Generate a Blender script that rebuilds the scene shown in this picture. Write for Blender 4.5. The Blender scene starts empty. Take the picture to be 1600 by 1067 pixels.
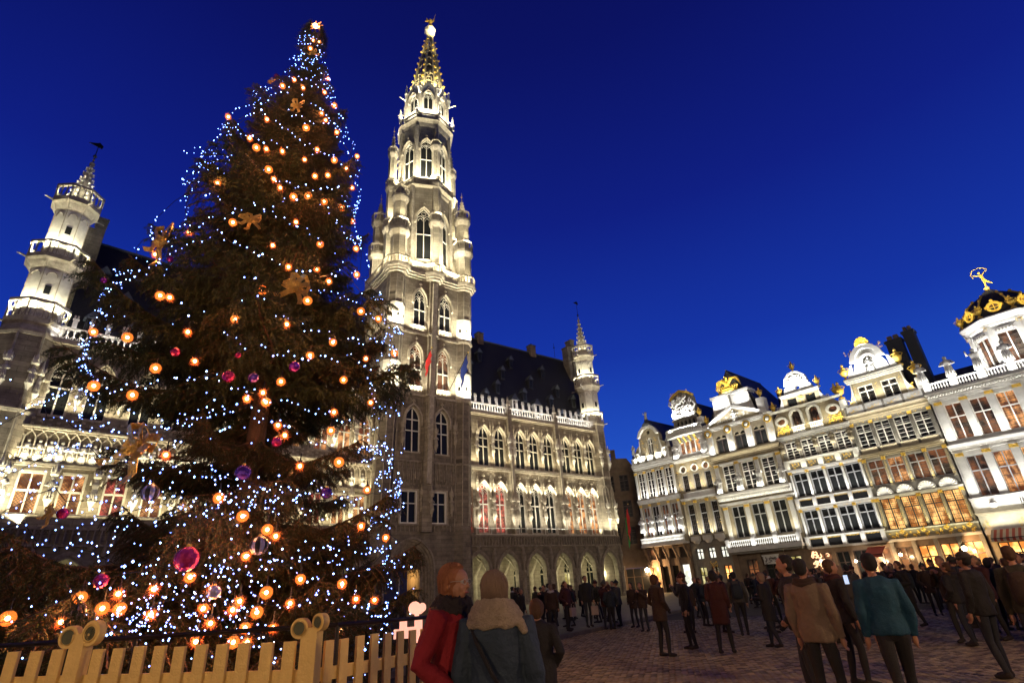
import bpy, math, random
import numpy as np
from math import sin, cos, pi, radians, atan2, sqrt, hypot
from mathutils import Vector, Matrix
from mathutils.geometry import tessellate_polygon
RND = random.Random(7)
sc = bpy.context.scene
COL = sc.collection
# ---------------------------------------------------------------- camera
PITCH, ROLL = radians(25.06), radians(-3.916)
FWD = Vector((0, cos(PITCH), sin(PITCH))); UP = Vector((0, -sin(PITCH), cos(PITCH))); RT = Vector((1, 0, 0))
cR = cos(ROLL) * RT + sin(ROLL) * UP; cU = -sin(ROLL) * RT + cos(ROLL) * UP
EYE = Vector((0, 0, 1.6))
cam = bpy.data.objects.new('camera', bpy.data.cameras.new('camera')); COL.objects.link(cam)
mw = Matrix.Identity(4)
for i in range(3):
    mw[i][0] = cR[i]; mw[i][1] = cU[i]; mw[i][2] = -FWD[i]; mw[i][3] = EYE[i]
cam.matrix_world = mw
cam.data.sensor_width = 36; cam.data.lens = 36 * 830.7 / 1600; cam.data.clip_end = 3000; cam.data.clip_start = 0.05
sc.camera = cam
# ---------------------------------------------------------------- world: clear dusk sky, long after sunset
w = bpy.data.worlds.new('World'); sc.world = w; w.use_nodes = True
nt = w.node_tree; nt.nodes.clear()
def N_(t, **k):
    n = nt.nodes.new(t)
    for a, b in k.items(): setattr(n, a, b)
    return n
o = N_('ShaderNodeOutputWorld'); bg = N_('ShaderNodeBackground'); bg2 = N_('ShaderNodeBackground'); add = N_('ShaderNodeAddShader')
sky = N_('ShaderNodeTexSky'); sky.sky_type = 'NISHITA'; sky.sun_disc = False
sky.sun_elevation = radians(-4.5); sky.sun_rotation = radians(20)
tc = N_('ShaderNodeTexCoord'); sx = N_('ShaderNodeSeparateXYZ'); cr = N_('ShaderNodeValToRGB')
nt.links.new(tc.outputs['Generated'], sx.inputs[0]); nt.links.new(sx.outputs['Z'], cr.inputs['Fac'])
e = cr.color_ramp.elements
e[0].position = 0.0; e[0].color = (0.060, 0.215, 0.72, 1)
e[1].position = 1.0; e[1].color = (0.0022, 0.0030, 0.055, 1)
for p_, c_ in ((0.10, (0.030, 0.150, 0.66, 1)), (0.22, (0.012, 0.074, 0.52, 1)), (0.38, (0.0065, 0.034, 0.37, 1)), (0.6, (0.0045, 0.013, 0.22, 1)), (0.8, (0.003, 0.006, 0.12, 1))):
    q = e.new(p_); q.color = c_
# the twilight arch: the sky is brightest over the place where the sun went down and fades towards the far side
sx2 = N_('ShaderNodeVectorMath', operation='DOT_PRODUCT'); sx2.inputs[1].default_value = (sin(radians(12)), cos(radians(12)), 0); nt.links.new(tc.outputs['Generated'], sx2.inputs[0])
mrs = N_('ShaderNodeMapRange'); mrs.inputs[1].default_value = -.6; mrs.inputs[2].default_value = .35; mrs.inputs[3].default_value = .22; mrs.inputs[4].default_value = 1.0; nt.links.new(sx2.outputs['Value'], mrs.inputs[0])
nt.links.new(cr.outputs[0], bg.inputs['Color']); nt.links.new(mrs.outputs[0], bg.inputs['Strength'])
nt.links.new(sky.outputs[0], bg2.inputs['Color']); bg2.inputs['Strength'].default_value = 0.05
nt.links.new(bg.outputs[0], add.inputs[0]); nt.links.new(bg2.outputs[0], add.inputs[1]); nt.links.new(add.outputs[0], o.inputs[0])
sc.view_settings.view_transform = 'Standard'; sc.view_settings.look = 'None'
sc.view_settings.exposure = 0.0; sc.view_settings.gamma = 1.0
sc.render.engine = 'CYCLES'
cy = sc.cycles
cy.use_denoising = True; cy.use_light_tree = True
cy.max_bounces = 4; cy.diffuse_bounces = 2; cy.glossy_bounces = 2; cy.transmission_bounces = 3; cy.transparent_max_bounces = 8
cy.sample_clamp_indirect = 3.0; cy.caustics_reflective = False; cy.caustics_refractive = False
cy.use_adaptive_sampling = True; cy.adaptive_threshold = 0.008
LIGHTK = 1.0
# ---------------------------------------------------------------- materials
MT = {}
def mat(name, col, rough=0.8, metal=0.0, noise=0.25, scale=3.0, bump=0.3, bscale=None, col2=None, emit=None, estr=0.0, spec=0.4, streak=False, alpha=None, trans=0.0):
    m = bpy.data.materials.new(name); m.use_nodes = True
    t = m.node_tree; b = t.nodes['Principled BSDF']; L = t.links.new
    b.inputs['Roughness'].default_value = rough; b.inputs['Metallic'].default_value = metal
    b.inputs['Specular IOR Level'].default_value = spec
    c = (*col, 1)
    b.inputs['Base Color'].default_value = c
    if trans: b.inputs['Transmission Weight'].default_value = trans
    if noise > 0:
        tx = t.nodes.new('ShaderNodeTexCoord'); n = t.nodes.new('ShaderNodeTexNoise'); mp = t.nodes.new('ShaderNodeMapping')
        mp.inputs['Scale'].default_value = (1, 1, 0.35) if streak else (1, 1, 1)
        n.inputs['Scale'].default_value = scale; n.inputs['Detail'].default_value = 6; n.inputs['Roughness'].default_value = 0.65
        L(tx.outputs['Object'], mp.inputs[0]); L(mp.outputs[0], n.inputs['Vector'])
        r = t.nodes.new('ShaderNodeValToRGB'); r.color_ramp.elements[0].position = 0.3; r.color_ramp.elements[1].position = 0.7
        d = col2 if col2 else tuple(x * (1 - noise) for x in col)
        r.color_ramp.elements[0].color = (*d, 1); r.color_ramp.elements[1].color = (*[min(1, x * (1 + noise * .4)) for x in col], 1)
        L(n.outputs['Fac'], r.inputs[0]); L(r.outputs[0], b.inputs['Base Color'])
        if bump > 0:
            n2 = t.nodes.new('ShaderNodeTexNoise'); n2.inputs['Scale'].default_value = bscale or scale * 6; n2.inputs['Detail'].default_value = 4
            bp = t.nodes.new('ShaderNodeBump'); bp.inputs['Strength'].default_value = bump; bp.inputs['Distance'].default_value = 0.05
            L(tx.outputs['Object'], n2.inputs['Vector']); L(n2.outputs['Fac'], bp.inputs['Height']); L(bp.outputs[0], b.inputs['Normal'])
    if emit:
        b.inputs['Emission Color'].default_value = (*emit, 1); b.inputs['Emission Strength'].default_value = estr
    MT[name] = m
    return m
def glowmat(name, c1, c2, strength, scale=1.2):
    """a lit room seen through its window: warm, uneven"""
    m = bpy.data.materials.new(name); m.use_nodes = True; t = m.node_tree; b = t.nodes['Principled BSDF']; L = t.links.new
    tx = t.nodes.new('ShaderNodeTexCoord'); n = t.nodes.new('ShaderNodeTexNoise'); n.inputs['Scale'].default_value = scale; n.inputs['Detail'].default_value = 3
    oi = t.nodes.new('ShaderNodeObjectInfo'); va = t.nodes.new('ShaderNodeVectorMath'); va.operation = 'ADD'
    L(tx.outputs['Object'], va.inputs[0]); L(oi.outputs['Location'], va.inputs[1]); L(va.outputs[0], n.inputs['Vector'])
    r = t.nodes.new('ShaderNodeValToRGB'); r.color_ramp.elements[0].position = 0.44; r.color_ramp.elements[1].position = 0.62
    r.color_ramp.elements[0].color = (*c1, 1); r.color_ramp.elements[1].color = (*c2, 1)
    L(n.outputs['Fac'], r.inputs[0]); b.inputs['Base Color'].default_value = (0.05, 0.04, 0.03, 1); b.inputs['Roughness'].default_value = 0.15
    L(r.outputs[0], b.inputs['Emission Color']); b.inputs['Emission Strength'].default_value = strength
    MT[name] = m
def stonemat(name, col, joint, dirt=0.5, bw=1.3, bh=0.42):
    """coursed ashlar: block-to-block tone, recessed joints, soot in patches"""
    m = bpy.data.materials.new(name); m.use_nodes = True; t = m.node_tree; b = t.nodes['Principled BSDF']; L = t.links.new
    b.inputs['Roughness'].default_value = 0.85; b.inputs['Specular IOR Level'].default_value = 0.25
    tx = t.nodes.new('ShaderNodeTexCoord'); s = t.nodes.new('ShaderNodeSeparateXYZ'); c = t.nodes.new('ShaderNodeCombineXYZ'); ad = t.nodes.new('ShaderNodeMath')
    L(tx.outputs['Object'], s.inputs[0]); L(s.outputs['X'], ad.inputs[0]); L(s.outputs['Y'], ad.inputs[1]); L(ad.outputs[0], c.inputs['X']); L(s.outputs['Z'], c.inputs['Y'])
    br = t.nodes.new('ShaderNodeTexBrick'); br.inputs['Scale'].default_value = 1; br.inputs['Brick Width'].default_value = bw; br.inputs['Row Height'].default_value = bh
    br.inputs['Mortar Size'].default_value = 0.012; br.inputs['Color1'].default_value = (*col, 1); br.inputs['Color2'].default_value = (*[x * .70 for x in col], 1); br.inputs['Mortar'].default_value = (*joint, 1)
    L(c.outputs[0], br.inputs['Vector'])
    n = t.nodes.new('ShaderNodeTexNoise'); n.inputs['Scale'].default_value = 0.8; n.inputs['Detail'].default_value = 10; n.inputs['Roughness'].default_value = .7
    L(tx.outputs['Object'], n.inputs['Vector'])
    mr = t.nodes.new('ShaderNodeMapRange'); mr.inputs[1].default_value = .35; mr.inputs[2].default_value = .65; mr.inputs[3].default_value = 1 - dirt; mr.inputs[4].default_value = 1.1
    L(n.outputs['Fac'], mr.inputs[0])
    mx = t.nodes.new('ShaderNodeMix'); mx.data_type = 'RGBA'; mx.blend_type = 'MULTIPLY'; mx.inputs['Factor'].default_value = 1
    L(br.outputs['Color'], mx.inputs['A']); L(mr.outputs[0], mx.inputs['B']); L(mx.outputs['Result'], b.inputs['Base Color'])
    bp = t.nodes.new('ShaderNodeBump'); bp.inputs['Strength'].default_value = .5; bp.inputs['Distance'].default_value = .03
    n2 = t.nodes.new('ShaderNodeTexNoise'); n2.inputs['Scale'].default_value = 9; n2.inputs['Detail'].default_value = 5
    L(tx.outputs['Object'], n2.inputs['Vector']); L(n2.outputs['Fac'], bp.inputs['Height']); L(bp.outputs[0], b.inputs['Normal'])
    MT[name] = m
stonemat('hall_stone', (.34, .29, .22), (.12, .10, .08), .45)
stonemat('tower_stone_lit', (.46, .41, .31), (.18, .15, .11), .35)  # lighter copy of the hall stone: strong floodlighting put into the colour
stonemat('hall_stone_unlit', (.25, .21, .165), (.09, .075, .06), .5)  # darker copy of the hall stone: missing light put into the colour
mat('carved', (.42, .37, .29), .85, noise=.45, scale=2.5, bump=.6, bscale=14)
mat('carved_unlit', (.26, .22, .175), .85, noise=.5, scale=2.5, bump=.6, bscale=14)  # darker copy of carved for the unlit parts, shade in the colour
mat('white_trim', (.62, .58, .50), .7, noise=.25, scale=2, bump=.3)
mat('house_white', (.58, .57, .53), .6, noise=.25, scale=1.4, bump=.2)
mat('house_cream', (.30, .255, .17), .75, noise=.3, scale=1.2, bump=.4)
mat('house_grey', (.20, .185, .155), .8, noise=.35, scale=1.2, bump=.4)
mat('house_brown', (.17, .12, .08), .8, noise=.4, scale=1.0, bump=.3)
mat('gold', (.88, .58, .10), .42, metal=.25, noise=.35, scale=7, bump=.8, bscale=16)
mat('slate', (.022, .022, .028), .55, noise=.4, scale=6, bump=.5)
mat('glass_dark', (.014, .015, .015), .22, noise=0, spec=.22)
mat('frame_white', (.70, .68, .62), .5, noise=.1, scale=4, bump=0)
mat('frame_grey', (.30, .30, .30), .5, noise=.1, scale=4, bump=0)
mat('frame_dark', (.05, .035, .03), .5, noise=.1, scale=4, bump=0)
mat('iron', (.02, .02, .022), .5, metal=.6, noise=.2, scale=8, bump=0)
mat('lead', (.10, .115, .13), .5, metal=.3, noise=.4, scale=3, bump=.2)
glowmat('room_red', (.10, .012, .010), (.75, .13, .09), .9, 2.2)
glowmat('room_orange', (.16, .04, .010), (.95, .42, .14), .9, 1.4)
glowmat('room_amber', (.30, .10, .02), (1.0, .55, .18), 1.5, 1.1)
glowmat('room_dim', (.012, .006, .004), (.30, .10, .035), .8, .9)
glowmat('room_pale', (.55, .55, .45), (1.0, .97, .85), 1.6, 1.5)
glowmat('room_yellow', (.30, .24, .06), (.95, .85, .42), 1.0, 1.5)
glowmat('shop_amber', (.30, .09, .015), (1.0, .52, .14), 3.6, .9)
# ---------------------------------------------------------------- mesh builder
class MB:
    def __init__(s): s.v = []; s.f = []; s.m = []; s.ml = []
    def mi(s, name):
        if name not in s.ml: s.ml.append(name)
        return s.ml.index(name)
    def add(s, vs, fs, m, M=None):
        k = len(s.v); mi = s.mi(m)
        if M is not None: vs = [tuple(M @ Vector(v)) for v in vs]
        s.v.extend(vs)
        for f in fs: s.f.append(tuple(i + k for i in f)); s.m.append(mi)
        return s
    def box(s, x0, x1, y0, y1, z0, z1, m, M=None):
        return s.add([(x0, y0, z0), (x1, y0, z0), (x1, y1, z0), (x0, y1, z0), (x0, y0, z1), (x1, y0, z1), (x1, y1, z1), (x0, y1, z1)],
                     [(0, 3, 2, 1), (4, 5, 6, 7), (0, 1, 5, 4), (1, 2, 6, 5), (2, 3, 7, 6), (3, 0, 4, 7)], m, M)
    def lathe(s, prof, n, m, cx=0, cy=0, a0=0., M=None, a1=None, sx=1., sy=1.):
        """prof: (r,z) bottom to top; full ring, or the arc a0..a1"""
        full = a1 is None; c = n if full else n + 1; vs = []
        for r, z in prof:
            for i in range(c):
                a = a0 + (2 * pi * i / n if full else (a1 - a0) * i / n)
                vs.append((cx + sx * r * cos(a), cy + sy * r * sin(a), z))
        fs = []
        for j in range(len(prof) - 1):
            for i in range(n):
                i2 = (i + 1) % c
                fs.append((j * c + i, j * c + i2, (j + 1) * c + i2, (j + 1) * c + i))
        if full:
            if prof[0][0] > 1e-4: fs.append(tuple(range(c - 1, -1, -1)))
            if prof[-1][0] > 1e-4: fs.append(tuple((len(prof) - 1) * c + i for i in range(c)))
        return s.add(vs, fs, m, M)
    def tube(s, pts, r, m, n=6, M=None, caps=True):
        P = [Vector(p) for p in pts]; R = r if isinstance(r, (list, tuple)) else [r] * len(P); vs = []; prev = None
        for i, p in enumerate(P):
            d = (P[min(i + 1, len(P) - 1)] - P[max(i - 1, 0)]); d = d.normalized() if d.length > 1e-9 else Vector((0, 0, 1))
            if prev is None: a = d.orthogonal().normalized()
            else:
                a = prev - d * prev.dot(d); a = a.normalized() if a.length > 1e-6 else d.orthogonal().normalized()
            prev = a; b = d.cross(a)
            for k in range(n): t = 2 * pi * k / n; vs.append(tuple(p + R[i] * (cos(t) * a + sin(t) * b)))
        fs = [(j * n + k, j * n + (k + 1) % n, (j + 1) * n + (k + 1) % n, (j + 1) * n + k) for j in range(len(P) - 1) for k in range(n)]
        if caps: fs += [tuple(range(n - 1, -1, -1)), tuple((len(P) - 1) * n + k for k in range(n))]
        return s.add(vs, fs, m, M)
    def ball(s, c, r, m, n=8, k=5, sz=1., M=None):
        pr = [(max(1e-5, r * sin(pi * i / k)) if 0 < i < k else 1e-5, c[2] - r * sz * cos(pi * i / k)) for i in range(k + 1)]
        return s.lathe(pr, n, m, c[0], c[1], M=M)
    def wall(s, outer, holes, y0, m, reveal=0.35, mr=None, back=None):
        """front wall in plane y=y0 with holes cut through; reveals run back"""
        polys = [outer] + holes; pts = [[Vector((a, b, 0)) for a, b in p] for p in polys]
        tris = tessellate_polygon(pts); flat = [(a, y0, b) for p in polys for a, b in p]
        fs = []
        for t in tris:
            a, b, c = [flat[i] for i in t]
            cr_ = (b[0] - a[0]) * (c[2] - a[2]) - (b[2] - a[2]) * (c[0] - a[0])
            fs.append(tuple(t) if cr_ > 0 else tuple(reversed(t)))
        s.add(flat, fs, m)
        for p in holes: s.strip(p, y0, y0 + reveal, mr or m)
        if back is not None: s.strip(outer, y0, back, m)
        return s
    def strip(s, p, y0, y1, m, closed=True):
        n = len(p); vs = [(a, y0, b) for a, b in p] + [(a, y1, b) for a, b in p]
        fs = [(i, (i + 1) % n, n + (i + 1) % n, n + i) for i in range(n if closed else n - 1)]
        return s.add(vs, fs, m)
    def slab(s, p, y0, y1, m, holes=()):
        """2-D outline (x,z) given thickness y0..y1"""
        s.wall(p, list(holes), y0, m, reveal=y1 - y0, back=y1); s.wall(p, list(holes), y1, m, reveal=0.0001)
        return s
    def band(s, pa, pb, y0, y1, m, closed=False):
        """moulding between two open outlines with the same count, thickness y0..y1"""
        n = len(pa); vs = [(a, y0, b) for a, b in pa] + [(a, y0, b) for a, b in pb] + [(a, y1, b) for a, b in pa] + [(a, y1, b) for a, b in pb]
        fs = []
        for i in range(n if closed else n - 1):
            j = (i + 1) % n
            fs += [(i, j, n + j, n + i), (2 * n + i, 3 * n + i, 3 * n + j, 2 * n + j), (i, 2 * n + i, 2 * n + j, j), (n + i, n + j, 3 * n + j, 3 * n + i)]
        if not closed: fs += [(0, n, 3 * n, 2 * n), (n - 1, 3 * n - 1 - n + 0, 0, 0)] if False else [(0, n, 3 * n, 2 * n), (n - 1, 3 * n - 1, 4 * n - 1, 2 * n - 1)]
        return s.add(vs, fs, m)
    def mesh(s, name, smooth=False, jitter=0):
        me = bpy.data.meshes.new(name); me.from_pydata([tuple(v) for v in s.v], [], s.f)
        for x in s.ml: me.materials.append(MT[x])
        me.polygons.foreach_set('material_index', s.m)
        if smooth: me.polygons.foreach_set('use_smooth', [True] * len(s.f))
        me.update(); return me
def link(me, name, parent=None, M=None, kind=None, label=None):
    ob = bpy.data.objects.new(name, me); COL.objects.link(ob)
    if parent is not None: ob.parent = parent
    if M is not None: ob.matrix_local = M
    if kind: ob['kind'] = kind
    if label: ob['label'] = label
    return ob
def put(mb, name, parent=None, M=None, kind=None, smooth=False, label=None):
    return link(mb.mesh(name, smooth), name, parent, M, kind, label)
def thing(name, label, cat, M=None, group=None):
    ob = bpy.data.objects.new(name, None); COL.objects.link(ob)
    if M is not None: ob.matrix_world = M
    ob['label'] = label; ob['category'] = cat
    if group: ob['group'] = group
    return ob
def tag(ob, label, cat, group=None):
    ob['label'] = label; ob['category'] = cat
    if group: ob['group'] = group
    return ob
T = lambda x, y, z: Matrix.Translation((x, y, z))
RZ = lambda a: Matrix.Rotation(a, 4, 'Z')
def SC(x, y=None, z=None):
    return Matrix.Diagonal((x, y if y is not None else x, z if z is not None else x, 1))
def pix_ray(x, y):
    return (cR * ((x - 800) / 830.7) - cU * ((y - 533.5) / 830.7) + FWD)
def at_dist(x, y, D):
    """point on the ray through a photo direction at horizontal distance D"""
    d = pix_ray(x, y); return EYE + d * (D / hypot(d.x, d.y))
# arches -----------------------------------------------------------
def arch(cx, w, z0, zs, za, n=8):
    """pointed arch outline, counter-clockwise from bottom left: bottom, right, apex, left"""
    h = za - zs; hw = w / 2; R = (hw * hw + h * h) / (2 * hw); th = math.asin(min(1, h / R)) if R > hw - 1e-6 and h >= hw else pi / 2
    pts = [(cx - hw, z0), (cx + hw, z0)]
    right = []
    if h >= hw * .999:
        for i in range(n + 1): t = th * i / n; right.append((cx + hw - R + R * cos(t), zs + R * sin(t)))
    else:
        for i in range(n + 1): t = pi / 2 * i / n; right.append((cx + hw * cos(t), zs + h * sin(t)))
    left = [(2 * cx - x, z) for x, z in reversed(right[:-1])]
    return pts[:1] + pts[1:] + right + left
def arch_top(cx, w, zs, za, n=8, leg=0.):
    a = arch(cx, w, zs - max(leg, .001), zs, za, n); return a[1:] + a[:1]
def rect(x0, x1, z0, z1): return [(x0, z0), (x1, z0), (x1, z1), (x0, z1)]
def ell(cx, cz, rx, rz, n=16): return [(cx + rx * cos(2 * pi * i / n), cz + rz * sin(2 * pi * i / n)) for i in range(n)]
# lights (real floodlight strips that stand on the ledges) ---------------
NL = [0]
def area(M, sx_, sy_, power, col, name='ledge_floodlight', spread=radians(110)):
    l = bpy.data.lights.new(name, 'AREA'); l.shape = 'RECTANGLE'; l.size = sx_; l.size_y = sy_; l.energy = power * LIGHTK; l.color = col
    if spread: l.spread = spread
    ob = bpy.data.objects.new(name, l); COL.objects.link(ob); ob.matrix_world = M; NL[0] += 1
    return ob
WARMW = (1.0, .88, .58); COOLW = (1.0, .985, .94); YEL = (1.0, .84, .45); ORG = (1.0, .50, .18)
def uplight(F, s, y, z, width, power, col=WARMW, tilt=20, depth=.12):
    """strip at (s,y,z) in facade frame F, pointing up and leaning in to the wall (+y) by tilt degrees"""
    # area lights shine along local -Z : rotate so that -Z -> up, leaning to +y
    R = Matrix.Rotation(pi - radians(tilt), 4, 'X')
    return area(F @ T(s, y, z) @ R, width, depth, power, col)
def point(loc, power, col, r=.08, name='lamp_light'):
    l = bpy.data.lights.new(name, 'POINT'); l.energy = power * LIGHTK; l.color = col; l.shadow_soft_size = r
    ob = bpy.data.objects.new(name, l); COL.objects.link(ob); ob.location = loc; NL[0] += 1; return ob
# shared carved pieces ---------------------------------------------------
def statue_mb(h=1.0, m='carved', pose=0, seed=0):
    """standing robed stone figure, base at origin, height h"""
    r = random.Random(seed); b = MB(); k = h
    b.lathe([(.17 * k, 0), (.19 * k, .02 * k), (.15 * k, .15 * k), (.14 * k, .35 * k), (.125 * k, .54 * k), (.13 * k, .64 * k), (.145 * k, .74 * k), (.11 * k, .81 * k), (.045 * k, .84 * k), (.045 * k, .865 * k)], 8, m, sy=.75)
    b.ball((0, 0, .925 * k), .078 * k, m, 8, 5, 1.15)
    for sd in (-1, 1):
        ex = sd * (.2 + .05 * r.random()) * k; up = r.choice([0, 0, 1]) if pose else 0
        if up: b.tube([(sd * .13 * k, 0, .77 * k), (ex, -.04 * k, .72 * k), (sd * .22 * k, -.12 * k, .95 * k)], [.045 * k, .04 * k, .03 * k], m, 5)
        else: b.tube([(sd * .13 * k, 0, .77 * k), (ex, -.02 * k, .6 * k), (sd * .08 * k, -.14 * k, .55 * k)], [.048 * k, .042 * k, .03 * k], m, 5)
    for i in range(5):
        a = pi * (.15 + .7 * i / 4) + pi; b.tube([(.12 * k * cos(a), .09 * k * sin(a), .5 * k), (.18 * k * cos(a + .1), .14 * k * sin(a + .1), .03 * k)], .022 * k, m, 4)
    return b
STAT = {}
def statue_mesh(m, i):
    if (m, i) not in STAT: STAT[(m, i)] = statue_mb(1., m, 1 if i % 2 else 0, i).mesh('statue', True)
    return STAT[(m, i)]
def niche_mb(h, wd, m='carved'):
    """pedestal corbel below and spired canopy above a statue; statue stands 0..h"""
    b = MB()
    b.lathe([(.05, -.75), (.12 * wd, -.6), (.22 * wd, -.35), (.34 * wd, -.16), (.4 * wd, -.1), (.4 * wd, 0)], 6, m)
    z = h * 1.06
    b.box(-.2 * wd, .2 * wd, .06, .14, -.4, z + .5, m)
    b.lathe([(.30 * wd, z), (.42 * wd, z + .1), (.42 * wd, z + .3), (.36 * wd, z + .32), (.30 * wd, z + .5), (.2 * wd, z + .6), (.1 * wd, z + .95), (.02, z + 1.25)], 6, m, a0=.5)
    for i in range(6):
        a = i * pi / 3 + .5; b.lathe([(.05, z + .3), (.06, z + .42), (.005, z + .75)], 4, m, .4 * wd * cos(a), .4 * wd * sin(a))
    return b
def pinnacle_mb(h, r, m='carved', crock=4, n=6):
    b = MB(); b.lathe([(r, 0), (r, h * .32), (r * 1.35, h * .35), (r * 1.35, h * .39), (r * .8, h * .42), (r * .12, h * .93), (r * .35, h * .95), (.01, h)], n, m)
    for j in range(crock):
        t = (j + .5) / crock; z = h * (.44 + .46 * t); rr = r * (.8 - .66 * t)
        for i in range(4):
            a = i * pi / 2 + j * .3; b.ball(((rr + r * .18) * cos(a), (rr + r * .18) * sin(a), z), r * .26, m, 4, 3)
    return b
def balustrade_mb(L, h, m, pitch=.28, style='gothic', th=.16):
    """runs x 0..L, base z=0"""
    b = MB(); b.box(0, L, -th / 2, th / 2, 0, h * .14, m); b.box(-.02, L + .02, -th / 2 - .03, th / 2 + .03, h * .86, h, m)
    n = max(2, int(L / pitch)); p = L / n
    for i in range(n + 1):
        x = i * p
        if style == 'gothic':
            b.box(x - .035, x + .035, -th * .3, th * .3, h * .14, h * .86, m)
            if i < n:
                c = x + p / 2; q = p / 2 - .03
                for sgn in (-1, 1):
                    b.tube([(c + sgn * q, 0, h * .55), (c + sgn * q * .75, 0, h * .74), (c, 0, h * .86)], .022, m, 4)
                    b.tube([(c + sgn * q, 0, h * .45), (c + sgn * q * .55, 0, h * .30), (c, 0, h * .14)], .022, m, 4)
        else:
            if i < n: b.lathe([(.05, h * .14), (.05, h * .2), (.085, h * .36), (.075, h * .48), (.035, h * .7), (.06, h * .82), (.06, h * .86)], 6, m, x + p / 2, 0)
    return b
def urn_mb(h, m='gold'):
    b = MB(); k = h
    b.lathe([(.16 * k, 0), (.16 * k, .06 * k), (.06 * k, .12 * k), (.05 * k, .2 * k), (.16 * k, .3 * k), (.22 * k, .45 * k), (.2 * k, .56 * k), (.1 * k, .64 * k), (.14 * k, .68 * k), (.12 * k, .74 * k), (.05 * k, .82 * k), (.08 * k, .88 * k), (.01, k)], 10, m)
    for sd in (-1, 1): b.tube([(sd * .2 * k, 0, .5 * k), (sd * .3 * k, 0, .62 * k), (sd * .2 * k, 0, .7 * k), (sd * .12 * k, 0, .68 * k)], .025 * k, m, 4)
    return b
def foliate_mb(w_, h_, m='gold', seed=0, n=None, th=.10):
    """scrolling leaf ornament in relief, centred, in the x-z plane, proud to -y"""
    r = random.Random(seed); b = MB(); n = n or max(5, int(w_ * h_ * 26))
    for i in range(n):
        x = (r.random() - .5) * w_; z = (r.random() - .5) * h_; q = min(w_, h_) * (.10 + .12 * r.random()); a = r.random() * 6.28; tn = r.choice([-1, 1])
        pts = [(x + q * (1 - t * .75) * cos(a + tn * t * 5.2), -th * (.3 + .5 * t), z + q * (1 - t * .75) * sin(a + tn * t * 5.2)) for t in (0, .2, .4, .6, .8, 1)]
        b.tube(pts, [q * .14, q * .22, q * .22, q * .2, q * .22, q * .3], m, 5)
    return b
# ================================================================ FIGURE TEMPLATES (body, coat, hair as continuous skins)
def solid(mb, voxel, smooth_it=4, noise=0., ns=8., seed=0):
    """fuse overlapping closed shells into one continuous skin"""
    me = bpy.data.meshes.new('tmp'); me.from_pydata([tuple(v) for v in mb.v], [], mb.f); ob = bpy.data.objects.new('tmp', me); COL.objects.link(ob)
    m = ob.modifiers.new('r', 'REMESH'); m.mode = 'VOXEL'; m.voxel_size = voxel; s = ob.modifiers.new('s', 'SMOOTH'); s.factor = .5; s.iterations = smooth_it
    dg = bpy.context.evaluated_depsgraph_get(); out = bpy.data.meshes.new_from_object(ob.evaluated_get(dg)); bpy.data.objects.remove(ob); bpy.data.meshes.remove(me)
    if noise:
        from mathutils import noise as nz
        nn_ = [tuple(v.normal) for v in out.vertices]; cc_ = [v.co.copy() for v in out.vertices]; new = []
        for q, n3 in zip(cc_, nn_):
            d = nz.noise(Vector((q.x * ns * 1.2, q.y * ns * 1.2, q.z * ns * .55)) + Vector((seed, 0, 0))) * noise + nz.noise(q * ns * 2.6) * noise * .35; new.extend(q + Vector(n3) * d)
        out.vertices.foreach_set('co', new); out.update()
    out.polygons.foreach_set('use_smooth', [True] * len(out.polygons)); out.materials.clear(); return out
def hand(b, P, d, side, curl=.5, s=1., m='x'):
    """palm, four unequal bent fingers and a thumb; d = direction the hand points"""
    P = Vector(P); d = Vector(d).normalized(); fr = Vector((0, -1, 0)); fr = (fr - d * fr.dot(d)).normalized(); w = d.cross(fr) * side
    b.tube([tuple(P), tuple(P + d * .05 * s), tuple(P + d * .09 * s)], [.024 * s, .034 * s, .030 * s], m, 8)
    inn = -w
    for k, L in enumerate((.072, .082, .077, .060)):
        o = P + d * .082 * s + fr * ((1.5 - k) * .018 * s); q = o + d * L * .45 * s + inn * .012 * curl; r2 = q + (d * (1 - curl * .6) + inn * curl).normalized() * L * .32 * s; t = r2 + (d * (1 - curl) + inn * curl * 1.3).normalized() * L * .25 * s
        b.tube([tuple(o - d * .03), tuple(o), tuple(q), tuple(r2), tuple(t)], [.011 * s, .0105 * s, .0098 * s, .009 * s, .007 * s], m, 6)
    o = P + d * .03 * s + fr * .026 * s; b.tube([tuple(o), tuple(o + (fr * .8 + d * .6 + inn * .3).normalized() * .035 * s), tuple(o + (fr * .5 + d + inn * .5).normalized() * .065 * s)], [.014 * s, .012 * s, .009 * s], m, 6)
def limb(b, pts_, rad): b.tube([tuple(p) for p in pts_], rad, 'x', 10)
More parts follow.
